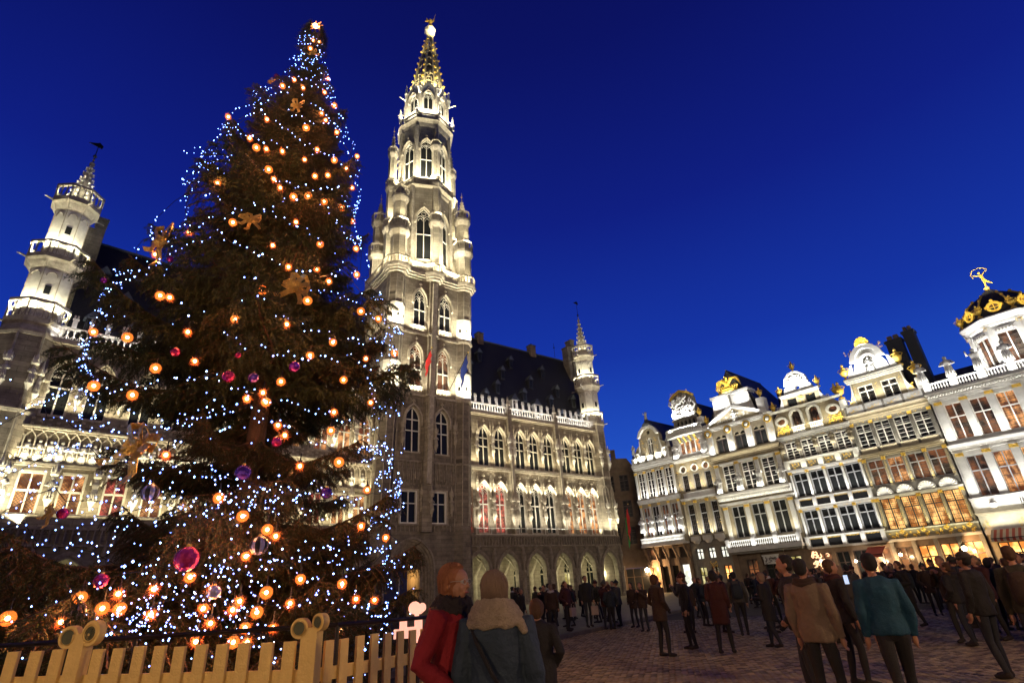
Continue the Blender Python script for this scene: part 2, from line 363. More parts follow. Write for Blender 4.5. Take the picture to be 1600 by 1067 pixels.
def figure(pose='stand', female=False, coat_len=.80, step=0., arms='down', bulk=1., voxel=.022, head_turn=0., hood=False, near=False):
    """returns dict of meshes for a 1.70 m adult facing -y, feet at z=0"""
    K = 'x'; body = MB(); sh = .185 * (1 - .06 * female) * bulk
    hipz, kz = .88, .48
    kneef = {-1: step, 1: -step}
    legs = {}
    for s in (-1, 1):
        f = kneef[s]; hip = Vector((s * .09, 0, hipz)); kn = Vector((s * .10, -.04 - f * .5, kz)); an = Vector((s * .10, .01 - f, .09 + (abs(f) * .12 if f < 0 else 0))); legs[s] = (hip, kn, an)
        limb(body, [hip + Vector((0, 0, .06)), hip, hip.lerp(kn, .5), kn, kn.lerp(an, .4), an], [.085, .090, .075, .056, .058, .040])
        limb(body, [an + Vector((0, .05, -.04)), an + Vector((0, -.03, -.045)), an + Vector((0, -.12, -.06)), an + Vector((0, -.19, -.065))], [.038, .044, .040, .026])
    body.lathe([(.09, .82), (.155, .88), (.165, .95), (.145, 1.05), (.135, 1.12), (.155, 1.25), (.165, 1.36), (.12, 1.43), (.055, 1.46)], 14, K, sy=.66)
    limb(body, [(0, .0, 1.40), (0, -.005, 1.50)], [.056, .050])
    A = {}
    for s in (-1, 1):
        S = Vector((s * sh, .0, 1.385))
        if arms == 'down': E_ = Vector((s * (sh + .055), .03, 1.12)); H = Vector((s * (sh + .05), -.05, .87))
        elif arms == 'pocket': E_ = Vector((s * (sh + .10), .06, 1.13)); H = Vector((s * (sh - .02), -.13, .97))
        elif arms == 'phone': E_ = Vector((s * (sh + .05), -.10, 1.15)); H = Vector((s * .07, -.32, 1.38))
        else: E_ = Vector((s * (sh + .05), .02, 1.12)); H = Vector((s * (sh + .03), -.14, .93)) if s < 0 else Vector((.05, -.30, 1.12))
        A[s] = (S, E_, H); limb(body, [Vector((s * sh * .6, 0, 1.39)), S, S.lerp(E_, .5), E_, E_.lerp(H, .4), H], [.05, .055, .047, .040, .038, .026]); hand(body, H, (H - E_), s, .55)
    hd = MB(); ct = Vector((0, -.01, 1.605))
    def hp(x, y, z): # head local -> turned
        c_, s_ = cos(head_turn), sin(head_turn); return (x * c_ - y * s_, x * s_ + y * c_ - .01, 1.605 + z)
    R3 = T(0, -.01, 1.605) @ RZ(head_turn)
    for c_, r_, k_ in (((0, .012, .028), .086, (.88, 1.06, .95)), ((0, -.030, -.03), .066, (.90, 1, 1.05)), ((0, -.040, -.075), .040, (1.05, 1, .8)), ((0, -.02, .035), .078, (.9, 1.0, .85))):
        body.ball((0, 0, 0), r_, K, 14, 10, M=R3 @ T(*c_) @ SC(*k_))
    body.tube([tuple(R3 @ Vector(p)) for p in ((0, -.088, .018), (0, -.106, -.012), (0, -.112, -.026), (0, -.094, -.034))], [.009, .012, .015, .010], K, 8)   # nose
    for s in (-1, 1):
        body.ball((0, 0, 0), .019, K, 8, 6, M=R3 @ T(s * .078, .012, -.012) @ SC(.45, 1, 1.6)); body.ball((0, 0, 0), .024, K, 8, 6, M=R3 @ T(s * .040, -.072, -.028) @ SC(1, .7, 1)); body.tube([tuple(R3 @ Vector((s * .014, -.090, .030))), tuple(R3 @ Vector((s * .05, -.076, .032)))], .008, K, 6)
    body.tube([tuple(R3 @ Vector((x, -.092 + .004 * abs(x / .01), -.062))) for x in (-.026, -.01, .01, .026)], .0075, K, 6)
    bm_ = solid(body, voxel, 3)
    # clothing
    coat = MB(); zb = coat_len; fl = .20 if female else .185
    coat.lathe([(fl * .9 * bulk, zb), (fl * bulk, zb + .02), (.188 * bulk, .95 if zb < .93 else zb + .05), (.168 * bulk, 1.10), (.182 * bulk, 1.25), (.190 * bulk, 1.36), (.15, 1.435), (.085, 1.475), (.06, 1.48)], 18, K, sy=.74)
    for s in (-1, 1):
        S, E_, H = A[s]; limb(coat, [Vector((s * sh * .5, 0, 1.385)), S + Vector((0, 0, .005)), S.lerp(E_, .5), E_, E_.lerp(H, .5), H + (H - E_).normalized() * .005], [.072, .078 * bulk, .068 * bulk, .060 * bulk, .054, .047])
        if coat_len < .6: 
            hip, kn, an = legs[s]; limb(coat, [hip, hip.lerp(kn, .5)], [.12, .12])
    if hood: coat.ball((0, .10, 1.42), .11, K, 12, 8, .8)
    cm = solid(coat, voxel, 3, .016 if near else .017, 8, 3)
    hair = MB(); hr = .100 if female else .093
    hair.ball((0, 0, 0), hr, K, 14, 10, M=R3 @ T(0, .022, .040) @ SC(.90, 1.03, .93))
    if female: 
        hair.ball((0, 0, 0), .092, K, 14, 10, M=R3 @ T(0, .040, -.02) @ SC(.98, .80, 1.05))
        for s in (-1, 1): hair.tube([tuple(R3 @ Vector(p)) for p in ((s * .06, -.02, .075), (s * .080, .008, .03), (s * .078, .03, -.05))], [.025, .022, .018], K, 8)
    else: hair.ball((0, 0, 0), .082, K, 12, 8, M=R3 @ T(0, .034, .0) @ SC(.98, .85, .95))
    hm = solid(hair, min(voxel, .012), 2, .004, 30, 1)
    return dict(body=bm_, coat=cm, hair=hm, R3=R3, arms=A)
TEMPL = [figure('s', False, .82, .05, 'down', voxel=.013), figure('s', True, .72, .04, 'pocket', voxel=.013), figure('s', False, .88, .22, 'down', voxel=.013), figure('s', True, .60, .18, 'bag', voxel=.013), figure('s', False, .80, .04, 'phone', 1.05, voxel=.013), figure('s', False, .86, .06, 'pocket', 1.08, hood=True, voxel=.013)]
red = figure('s', True, .45, .03, 'pocket', 1.10, voxel=.0085, near=True, head_turn=.12, hood=True)
blu = figure('s', True, .74, .03, 'down', 1.12, voxel=.0085, near=True)
def ring_knit(b, rows, m):
    for (cx_, cy_, z, rx, ry, tk, tl) in rows: b.tube([(cx_ + rx * cos(a * pi / 12), cy_ + ry * sin(a * pi / 12), z + tl * sin(a * pi / 12) + .006 * sin(a * 2.1)) for a in range(25)], [tk * (1 + .12 * sin(a * 1.7)) for a in range(25)], m, 8)
b = MB(); ring_knit(b, [(0, .01, 1.44, .115, .10, .050, .02), (0, .0, 1.49, .095, .085, .042, .02), (0, -.06, 1.36, .06, .05, .045, 0)], 'x'); 
FURM = solid(b, .009, 1, .012, 55, 2)
b = MB(); ring_knit(b, [(0, .01, 1.415, .178, .135, .030, -.01), (0, .015, 1.45, .160, .125, .032, .0), (0, .02, 1.485, .138, .115, .032, .012), (0, .02, 1.52, .115, .105, .030, .015)], 'x'); b.lathe([(.17, 1.41), (.15, 1.45), (.11, 1.49), (.09, 1.51)], 16, 'x', sy=.8); b.tube([(-.12, -.02, 1.43), (-.185, .07, 1.40), (-.215, .09, 1.34)], [.04, .035, .022], 'x', 8)

SCARFM = solid(b, .008, 2, .004, 60, 5)
# ================================================================ TOWN HALL
A1, A2, A3 = radians(38.19), radians(-47.99), radians(45.36)
P0 = Vector((-14.7, 56.6, 0))
HF = T(*P0) @ RZ(A1)                       # tower / arcade plane: x along the front, y into the building
hall = thing('town_hall', 'long gothic stone town hall with tall lit central spire and round corner turrets', 'town hall', HF)
HI = HF.inverted()
FT = Matrix.Identity(4)                    # frames are relative to the hall
FW = T(0, 1.5, 0)
FL = HI @ T(P0.x - 1.5 * sin(A3), P0.y + 1.5 * cos(A3), 0) @ RZ(A3)
LX = [(0, 4.95), (10, 5.0), (22, 5.4), (30, 5.7), (38, 6.0), (47, 6.3), (62, 6.7), (74, 7.0), (100, 7.7)]
def cxz(z):
    for (a, p), (b, q) in zip(LX, LX[1:]):
        if z <= b: return p + (q - p) * (z - a) / (b - a)
    return LX[-1][1]
AD = 4.0                                    # tower axis depth behind the front
GW = {}
def gwin_meshes(w, zs, za, key, trans=(), mull=1, tracery=True, fm='white_trim', pm='glass_dark', hood=True, sill=0., fleur=True, hm='carved', leaded=False):
    """z measured from the sill; returns frame mesh, pane mesh"""
    k = (w, zs, za, key, pm)
    if k in GW: return GW[k]
    b = MB(); W2 = w + .30
    if hood:
        o_ = arch_top(0, W2 + .46, zs, za + .50, 9, .5); i_ = arch_top(0, W2, zs, za + .26, 9, .5)
        b.band(o_, i_, -.24, .0, hm)
        o_ = arch_top(0, W2 + .14, zs, za + .34, 9, .5); b.band(o_, i_, -.30, -.245, hm)
        for x, z in (o_[0], o_[-1]): b.ball((x, -.14, z - .04), .17, hm, 6, 4)
        if fleur:
            b.tube([(0, -.14, za + .42), (0, -.18, za + .85)], [.07, .05], hm, 5)
            for a in range(4): b.ball((.15 * cos(a * pi / 2), -.18 + .1 * sin(a * pi / 2), za + .78), .09, hm, 5, 3)
            b.ball((0, -.18, za + .93), .09, hm, 5, 4)
            n = len(o_)
            for i in (3, 6, n - 7, n - 4): b.ball((o_[i][0] * 1.12, -.2, o_[i][1] + .1), .09, hm, 5, 3)
    o_ = arch_top(0, W2 - .004, zs, za + .25, 9, zs); m_ = arch_top(0, w + .12, zs, za + .1, 9, zs); i_ = arch_top(0, w, zs, za, 9, zs)
    b.band(o_, m_, .06, .12, hm); b.band(m_, i_, .12, .26, fm)
    for t_ in trans: b.box(-w / 2, w / 2, .14, .25, t_ - .06, t_ + .06, fm)
    for i in range(mull):
        x = -w / 2 + w * (i + 1) / (mull + 1); b.box(x - .055, x + .055, .13, .25, 0, (zs + (za - zs) * .35) if tracery else zs + (za - zs) * .9, fm)
    b.box(-W2 / 2, W2 / 2, -.10, .42, -.14, .03, hm)
    if tracery:
        q = w / 4; h = za - zs
        for c in (-q, q):
            p = arch_top(c, w / 2, zs, zs + h * .42, 5, .02); b.tube([(x, .19, z) for x, z in p], .045, fm, 4)
            p = arch_top(c, w / 2 * .6, zs - .1, zs + h * .2, 4, .02); b.tube([(x, .2, z) for x, z in p], .03, fm, 4)
        rr = w * .17; b.tube([(rr * cos(a / 8 * 2 * pi), .19, zs + h * .62 + rr * sin(a / 8 * 2 * pi)) for a in range(9)], .04, fm, 4)
    if leaded:
        for i in range(-8, 9):
            for sg in (-1, 1):
                x0 = i * .26; pts = []
                for t in range(13):
                    z = t * (zs / 12); x = x0 + sg * z
                    x = ((x + w / 2) % (w * 2)); x = x if x < w else 2 * w - x; pts.append((x - w / 2, .44, z))
                for a, c in zip(pts, pts[1:]): b.tube([a, c], .012, 'frame_dark', 3, caps=False)
    pn = MB(); pn.add([(x, .27, z) for x, z in i_], [tuple(range(len(i_)))], pm)
    GW[k] = (b.mesh('window'), pn.mesh('pane')); return GW[k]
def put_win(F, cx, z, ms, y=0., name='window'):
    f = link(ms[0], name, hall, F @ T(cx, y, z)); link(ms[1], 'pane', f); return f
def hole(cx, z, w, zs, za): return arch(cx, w + .30, z, z + zs, z + za + .25, 9)
BS = {}
def put_bal(F, x0, x1, z, h, y=0., m='carved', pitch=.28, name='balustrade', parent=None, style='gothic'):
    k = (round(x1 - x0, 3), h, m, pitch, style)
    if k not in BS: BS[k] = balustrade_mb(x1 - x0, h, m, pitch, style).mesh(name)
    return link(BS[k], name, parent or hall, F @ T(x0, y, z), kind='stuff')
def put_mesh(me, name, F, x, y, z, s=1., rz=0, parent=None):
    return link(me, name, parent or hall, F @ T(x, y, z) @ RZ(rz) @ SC(s))
PIN = {}
def pin(F, x, y, z, h, r, m='carved', parent=None, crock=4):
    k = (h, r, m, crock)
    if k not in PIN: PIN[k] = pinnacle_mb(h, r, m, crock).mesh('pinnacle')
    return put_mesh(PIN[k], 'pinnacle', F, x, y, z, parent=parent)
NI = {}
def niche_statue(F, x, y, z, h, wd=.8, m='carved', sm=None, i=0):
    if (h, wd, m) not in NI: NI[(h, wd, m)] = niche_mb(h, wd, m).mesh('niche')
    n = put_mesh(NI[(h, wd, m)], 'niche', F, x, y, z)
    link(statue_mesh(sm or m, i % 5), 'statue', n, SC(h * 1.02))
    return n
# ---------------- right wing -----------------------------------------
topw = [14.2, 16.65, 20.0, 22.35, 24.9, 28.15, 30.55, 32.95]
fstw = [12.0, 13.85, 16.35, 19.45, 21.95, 24.45, 27.7, 30.1, 32.35]
holes = [hole(c, 15.95, 1.5, 3.5, 4.95) for c in topw] + [hole(c, 8.0, 1.42, 4.6, 5.85) for c in fstw[1:]] + [rect(11.45, 12.35, 8.0, 13.3)]
b = MB(); b.wall(rect(11.3, 33.9, 7.7, 22.5), holes, 0, 'hall_stone', reveal=.35, mr='carved')
b.box(33.9, 36.6, .1, 2, 0, 22.5, 'hall_stone'); b.box(11.3, 34.3, .6, .7, 7.7, 22.6, 'slate')
put(b, 'wing_wall', hall, FW)
b = MB()                                     # cornices and string courses, each a run of stepped mouldings
for z, p, h in ((22.35, .28, .16), (22.51, .48, .20), (22.71, .34, .12)): b.box(11.3, 34.6, -p, .3, z, z + h, 'carved')
put(b, 'cornice', hall, FW)
b = MB()
for z, p, h in ((15.45, .30, .12), (15.57, .45, .22), (15.79, .30, .10)): b.box(11.3, 34.6, -p, .002, z, z + h, 'carved')
for i in range(90):
    x = 11.5 + i * .252; b.ball((x, -.33, 15.36), .10, 'carved', 5, 3)
put(b, 'string_course', hall, FW, kind='stuff')
# leafy frieze under the string course
b = MB()
for i in range(23): b.add(*[(q) for q in (foliate_mb(.9, .55, 'carved', i, 7).v, foliate_mb(.9, .55, 'carved', i, 7).f)], 'carved', T(11.9 + i * .98, -.05, 14.95))
put(b, 'frieze', hall, FW, kind='stuff')
for i, (c, pm) in enumerate(zip(topw, ['glass_dark'] * 8)):
    put_win(FW, c, 15.95, gwin_meshes(1.5, 3.5, 4.95, 'w', (2.45, 3.55), 1, False, 'white_trim', pm))
for i, c in enumerate(fstw[1:]):
    pm = ['room_red', 'room_red', 'glass_dark', 'glass_dark', 'glass_dark', 'room_orange', 'room_orange', 'room_orange'][i]
    put_win(FW, c, 8.0, gwin_meshes(1.42, 4.6, 5.85, 'w1', (3.3,), 1, True, 'white_trim', pm))
f = MB(); f.box(11.45, 12.35, .3, .4, 11.3, 11.4, 'frame_white').box(11.85, 11.93, .3, .4, 8, 13.3, 'frame_white'); f = put(f, 'window', hall, FW)
p = MB(); p.add([(11.45, .45, 8), (12.35, .45, 8), (12.35, .45, 13.3), (11.45, .45, 13.3)], [(0, 1, 2, 3)], 'room_red'); put(p, 'pane', f)
# piers
b = MB(); b.box(17.85, 18.45, -.55, .002, 7.7, 23.6, 'hall_stone'); b.box(17.95, 18.35, -.75, -.55, 7.7, 20.5, 'carved'); put(b, 'buttress', hall, FW)
b = MB(); b.box(26.1, 26.7, -.55, .002, 7.7, 23.6, 'hall_stone'); b.box(26.2, 26.6, -.75, -.55, 7.7, 20.5, 'carved'); put(b, 'buttress', hall, FW)
for x in (18.15, 26.4): pin(FW, x, -.3, 23.6, 2.0, .26)
piers = [13.0, 15.45, 20.75 + .45, 23.6, 29.4, 31.75]
PB = MB(); PB.lathe([(.10, 0), (.16, .3), (.13, .35), (.13, 3.2), (.18, 3.4)], 6, 'carved'); 
for i, x in enumerate((12.95, 15.2, 20.75, 23.25, 28.95, 31.3)):
    niche_statue(FW, x, -.26, 9.75, 1.7, .62, 'carved', i=i)
for i, x in enumerate((17.75, 18.45, 26.05, 26.75)): niche_statue(FW, x, -.72, 9.6, 1.85, .8, 'carved', i=i + 2)
for i, x in enumerate((13.0, 15.45, 21.2, 23.6, 29.35, 31.75)): niche_statue(FW, x, -.24, 17.6, 1.3, .52, 'white_trim', i=i)
for i, x in enumerate((17.8, 18.5, 26.05, 26.75)): niche_statue(FW, x, -.70, 17.5, 1.4, .7, 'white_trim', i=i + 1)
# little blind pinnacles between the arches, above and below
for zz in (13.2, 20.6):
    for i, x in enumerate((13.0, 15.4, 21.0, 23.5, 29.2, 31.6)):
        b = MB(); b.lathe([(.09, 0), (.12, .1), (.09, .2), (.09, 1.1), (.14, 1.15), (.14, 1.22), (.02, 1.8)], 5, 'carved'); put(b, 'shaft', hall, FW @ T(x, -.15, zz - .3)) if i == 0 and zz == 13.2 else None
shaft = bpy.data.meshes['shaft']
for zz in (12.6, 19.9):
    for c in (topw if zz > 15 else fstw[1:]):
        for d in (-.98, .98): link(shaft, 'shaft', hall, FW @ T(c + d, -.12, zz))
# roof balustrade with small chimney-like merlon pinnacles
for x0, x1 in ((11.5, 17.8), (18.5, 26.0), (26.8, 33.6)): put_bal(FW, x0, x1, 22.83, 1.25, -.15, 'carved', .42)
mer = MB(); mer.box(-.16, .16, -.1, .1, 0, .75, 'white_trim'); mer.box(-.21, .21, -.14, .14, .75, .85, 'white_trim'); mer.box(-.16, -.04, -.1, .1, .85, 1.12, 'white_trim'); mer.box(.04, .16, -.1, .1, .85, 1.12, 'white_trim'); mer = mer.mesh('merlon')
for i in range(20):
    x = 11.9 + i * 1.12
    if min(abs(x - 18.15), abs(x - 26.4)) > .5: link(mer, 'merlon', hall, FW @ T(x, -.15, 24.08))
# ---------------- roof (right) ---------------------------------------
def roof_mesh(x0, x1, yb, z0, zr, depth, mname='slate'):
    b = MB(); y1 = yb + depth
    b.add([(x0, yb, z0), (x1, yb, z0), (x1, y1, zr), (x0, y1, zr)], [(0, 1, 2, 3)], mname)
    b.add([(x0, y1, zr), (x1, y1, zr), (x1, y1 + depth, z0), (x0, y1 + depth, z0)], [(0, 1, 2, 3)], mname)
    b.add([(x1, yb, z0), (x1, y1 + depth, z0), (x1, y1, zr)], [(0, 1, 2)], mname); b.add([(x0, yb, z0), (x0, y1 + depth, z0), (x0, y1, zr)], [(0, 2, 1)], mname)
    b.tube([(x0, y1, zr + .05), (x1, y1, zr + .05)], .14, 'lead', 6)
    nrow = int(hypot(depth, zr - z0) / .33)          # slate courses as real laps
    for i in range(nrow):
        t = i / nrow; y = yb + depth * t; z = z0 + (zr - z0) * t
        b.add([(x0, y - .035, z), (x1, y - .035, z), (x1, y + depth / nrow, z + (zr - z0) / nrow + .0), (x0, y + depth / nrow, z + (zr - z0) / nrow)], [(0, 1, 2, 3)], mname)
    return b
rf = put(roof_mesh(11.0, 37.2, .8, 22.6, 37.0, 5.8), 'roof', hall, FW)
def dormer(parent, x, t, w=.75, lit=False, F=FW, yb=.8, z0=22.6, zr=37.0, depth=5.8):
    z = z0 + (zr - z0) * t; y = yb + depth * t; h = 1.5 * w / .75
    b = MB(); b.box(-w / 2, w / 2, -.12, .75, 0, h, 'white_trim' if lit else 'slate')
    b.add([(-w * .72, -.25, h), (w * .72, -.25, h), (0, -.25, h + .75 * w / .75), (-w * .72, 1.1, h), (w * .72, 1.1, h), (0, 1.1, h + .75 * w / .75)], [(0, 1, 2), (0, 2, 5, 3), (1, 4, 5, 2), (0, 3, 4, 1)], 'lead')
    b.box(-w * .3, w * .3, -.16, -.11, .2, h - .15, 'glass_dark')
    return put(b, 'dormer', parent, T(x, y - .1, z))
for (x, t, lit) in ((20.6, .10, 1), (24.6, .09, 1), (29.3, .07, 0), (32.4, .05, 1), (16, .16, 0), (13.2, .3, 0), (18.6, .30, 0), (23.2, .26, 0), (28.2, .24, 0), (14.8, .5, 0), (20.5, .5, 0), (25.5, .45, 0), (30.5, .4, 0), (17.2, .68, 0), (23, .68, 0), (29, .64, 0), (33.2, .3, 0)):
    dormer(rf, x, t, .95 if lit else .72, lit)
for x, h, w_ in ((18.6, 1.0, .5), (29.0, 1.2, .55)):
    b = MB(); b.box(-w_, w_, -.5, .5, -.8, h, 'house_brown'); b.box(-w_ - .08, w_ + .08, -.58, .58, h, h + .15, 'lead'); b.lathe([(.5, h + .15), (.3, h + .4), (.02, h + .5)], 8, 'lead'); put(b, 'chimney', rf, T(x, 6.6, 37.0))
for x, h in ((36.0, 3.4), (37.0, 4.9)):
    b = MB(); b.box(-.38, .38, -.8, .6, -6, h, 'hall_stone_unlit'); b.box(-.46, .46, -.9, .7, h, h + .2, 'hall_stone_unlit'); put(b, 'chimney', rf, T(x, 5.6, 35.5))
b = MB(); b.tube([(0, 0, 0), (0, 0, 3.0)], .03, 'iron', 5); b.ball((0, 0, 2.2), .14, 'iron', 6, 4); put(b, 'weather_rod', rf, T(34.2, 6.6, 37.0))
# ---------------- arcade (both wings) ---------------------------------
arcR = [11.9, 16.0, 20.25, 24.5, 28.65, 32.75]
def arcade(F, xs, x0, x1, tag_, yoff=0., lit=None):
    hs = [arch(c, 2.75, 0.02, 3.6, 5.55, 9) for c in xs]
    b = MB(); b.wall(rect(x0, x1, 0, 6.3), hs, yoff, 'hall_stone_unlit', reveal=.7, mr='hall_stone_unlit')
    b.box(x0, x1, yoff + .02, yoff + 2.2, 6.3, 7.6, 'hall_stone_unlit')
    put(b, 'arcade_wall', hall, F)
    hm = MB(); hm.band(arch_top(0, 3.5, 3.6, 6.05, 9, .5), arch_top(0, 3.05, 3.6, 5.75, 9, .5), -.16, .0, 'carved_unlit'); hm.band(arch_top(0, 3.05, 3.6, 5.72, 9, .1), arch_top(0, 2.8, 3.6, 5.56, 9, .1), -.08, .0, 'carved_unlit')
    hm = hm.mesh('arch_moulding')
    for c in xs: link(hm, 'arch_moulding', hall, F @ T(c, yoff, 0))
    pm = MB(); pm.lathe([(.42, 0), (.42, .5), (.30, .6), (.27, .7), (.27, 3.1), (.40, 3.3), (.44, 3.55), (.44, 3.7)], 8, 'carved_unlit'); pm.lathe([(.1, 3.7), (.14, 4.4), (.3, 5.0), (.3, 5.5), (.22, 5.6), (.05, 6.6)], 6, 'carved_unlit', 0, -.12); pm = pm.mesh('pillar')
    ed = sorted(xs); pr = [(a + c) / 2 for a, c in zip(ed, ed[1:])] + [ed[0] - 2.05, ed[-1] + 2.05]
    for c in pr:
        if x0 + .2 < c < x1 - .1: link(pm, 'pillar', hall, F @ T(c, yoff - .05, 0))
    # parapet: blind panels under a rail
    b = MB(); b.box(x0, x1, yoff - .28, yoff + .1, 6.3, 6.45, 'carved_unlit'); b.box(x0, x1, yoff - .2, yoff + .05, 7.42, 7.6, 'carved_unlit')
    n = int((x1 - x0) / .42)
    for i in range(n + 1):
        x = x0 + i * (x1 - x0) / n; b.box(x - .05, x + .05, yoff - .18, yoff + .02, 6.45, 7.42, 'carved_unlit')
        if i < n: q = (x1 - x0) / n; b.tube([(x + .05, yoff - .08, 7.15), (x + q / 2, yoff - .08, 7.38), (x + q - .05, yoff - .08, 7.15)], .03, 'carved_unlit', 4)
    for i in range(int((x1 - x0) / 2.05)): b.ball((x0 + 1 + i * 2.05, yoff - .25, 6.2), .22, 'carved_unlit', 6, 4)
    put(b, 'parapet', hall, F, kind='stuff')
    # gallery behind: floor, vault, back wall with windows
    b = MB(); xb0, xb1 = x0, x1; yb = yoff + 4.2
    bw = [c + .3 for c in xs]
    b.wall(rect(xb0, xb1, 0, 6.2), [arch(c, 1.5, 1.0, 3.6, 4.9, 6) for c in bw], yb, 'hall_stone', reveal=.4, mr='carved')
    b.box(xb0, xb1, yoff + .7, yb, 6.15, 6.3, 'hall_stone')
    put(b, 'gallery_wall', hall, F)
    for i, c in enumerate(bw):
        rb = MB()
        for sg in (-1, 1): rb.tube([(sg * 1.9, 0, 3.4), (sg * 1.5, 1.0, 4.9), (sg * .8, 1.8, 5.8), (0, 2.1, 6.1)], [.14, .12, .1, .08], 'carved', 5)
        rb.tube([(-1.9, 3.45, 0), (-1.9, 3.45, 3.4), (-1.2, 2.9, 5.2), (0, 2.1, 6.1)], [.2, .2, .12, .08], 'carved', 6)
        put(rb, 'vault_rib', hall, F @ T(xs[i], yoff + .7, 0))
        k = 'room_pale' if i in (0, 1) else ('room_yellow' if i in (4,) else 'glass_dark')
        f = MB(); f.box(c - .05, c + .05, yb + .2, yb + .3, 1, 4.6, 'carved'); f.box(c - .75, c + .75, yb + .18, yb + .3, 3.25, 3.4, 'carved')
        f.tube([(c - .7, yb + .25, 3.5), (c - .35, yb + .25, 4.1), (c, yb + .25, 3.6), (c + .35, yb + .25, 4.1), (c + .7, yb + .25, 3.5)], .05, 'carved', 4); f = put(f, 'gallery_window', hall, F)
        p = MB(); p.add([(x, yb + .38, z) for x, z in rect(c - .75, c + .75, 1, 3.25)], [(0, 1, 2, 3)], k); p.add([(x, yb + .38, z) for x, z in arch(c, 1.5, 3.25, 3.6, 4.9, 6)], [tuple(range(16 if False else len(arch(c, 1.5, 3.25, 3.6, 4.9, 6))))], 'glass_dark'); put(p, 'pane', f)
        FX = HF @ F
        point(FX @ Vector((xs[i] + .4, yoff + 1.9, 2.9)), (170 if lit is None else lit[i]), (1.0, .93, .55), .25)
arcade(FT, arcR, 10.75, 35.0, 'r')
b = MB()                                     # bright terrace rail
b.box(11.6, 34.4, -.12, .0, 7.602, 7.68, 'white_trim'); b.tube([(11.6, -.08, 8.35), (34.2, -.08, 8.35)], .035, 'frame_white', 6)
for i in range(12): b.tube([(11.7 + i * 2.04, -.08, 7.68), (11.7 + i * 2.04, -.08, 8.4)], .04, 'frame_white', 5)
put(b, 'terrace_rail', hall, FT, kind='stuff')
# ---------------- tower -----------------------------------------------
def tz(x, z, ref=5.0): return x + cxz(z) - ref          # shift with the slight lean of the tower
def shear(mb):
    mb.v = [(x + cxz(z) - 5.0, y, z) for x, y, z in mb.v]; return mb
TW = 5.85; TD = 8.0
def tower_tier(z0, z1, holes_f, matn, name):
    b = MB(); nst = 4
    b.wall(rect(5 - TW, 5 + TW, z0, z1), holes_f, 0, matn, reveal=.55, mr='carved'); b.box(5 - TW + .1, 5 + TW - .1, .6, .7, max(z0, 7.6), z1, 'slate')
    b.add([(5 - TW, 0, z0), (5 - TW, TD, z0), (5 - TW, TD, z1), (5 - TW, 0, z1)], [(0, 1, 2, 3)], matn)
    b.add([(5 + TW, 0, z0), (5 + TW, TD, z0), (5 + TW, TD, z1), (5 + TW, 0, z1)], [(3, 2, 1, 0)], matn)
    b.add([(5 - TW, TD, z0), (5 + TW, TD, z0), (5 + TW, TD, z1), (5 - TW, TD, z1)], [(3, 2, 1, 0)], matn)
    put(shear(b), name, hall, FT)
lo = [(3.15, 6.8)]
tower_tier(0, 23.2, [rect(2.15, 4.15, 8.7, 12.15), rect(5.8, 7.8, 8.7, 12.15)] + [hole(c, 16.35, 1.65, 3.7, 5.15) for c in (3.2, 7.0)] + [arch(3.6, 4.7, .02, 4.3, 7.0, 10)], 'hall_stone_unlit', 'tower_wall')
tower_tier(23.2, 31.3, [hole(c, 24.2, 1.5, 3.9, 5.35) for c in (3.1, 6.95)], 'hall_stone', 'tower_wall')
tower_tier(31.3, 39.0, [hole(c, 32.3, 1.55, 3.6, 5.15) for c in (3.35, 7.0)], 'hall_stone', 'tower_wall')
for c in (2.95 + .2, 6.8):
    f = MB(); f.band(rect(-1.02, 1.02, 0, 3.47), rect(-.86, .86, .14, 3.3), .02, .3, 'frame_white', True); f.box(-.05, .05, .1, .26, .14, 3.3, 'frame_white'); f.box(-.86, .86, .1, .26, 2.05, 2.15, 'frame_white')
    f.box(-1.2, 1.2, -.16, .0, -.18, -.02, 'carved_unlit'); f.band(rect(-1.16, 1.16, -.01, 3.6), rect(-1.03, 1.03, 0, 3.46), -.10, .01, 'carved', True)
    f = put(f, 'window', hall, FT @ T(c, 0, 8.69)); p = MB(); p.add([(-.86, .28, .14), (.86, .28, .14), (.86, .28, 3.3), (-.86, .28, 3.3)], [(0, 1, 2, 3)], 'glass_dark'); put(p, 'pane', f)
    put(foliate_mb(2.3, .35, 'carved', 3, 12), 'carved_panel', hall, FT @ T(c, -.02, 12.65))
for c in (3.2, 7.0):
    put_win(FT, tz(c, 18), 16.35, gwin_meshes(1.65, 3.7, 5.15, 'tw', (2.45, 3.75), 1, False, 'frame_white', 'glass_dark'))
    ty = MB(); ty.add([(x, .32, z) for x, z in arch(0, 1.62, 3.8, 3.85, 5.1, 8)], [tuple(range(len(arch(0, 1.62, 3.8, 3.85, 5.1, 8))))], 'hall_stone'); put(ty, 'tympanum', hall, FT @ T(tz(c, 18), 0, 16.35))
for c in (3.1, 6.95):
    put_win(FT, tz(c, 27), 24.2, gwin_meshes(1.5, 3.9, 5.35, 't1', (2.2,), 1, True, 'white_trim', 'room_dim')); put_bal(FT, tz(c, 24) - .9, tz(c, 24) + .9, 23.35, .85, -.1, 'carved', .45)
for c in (3.35, 7.0):
    put_win(FT, tz(c, 34), 32.3, gwin_meshes(1.55, 3.6, 5.15, 't2', (2.3,), 1, True, 'white_trim', 'glass_dark')); put_bal(FT, tz(c, 32) - .9, tz(c, 32) + .9, 31.45, .85, -.1, 'carved', .45)
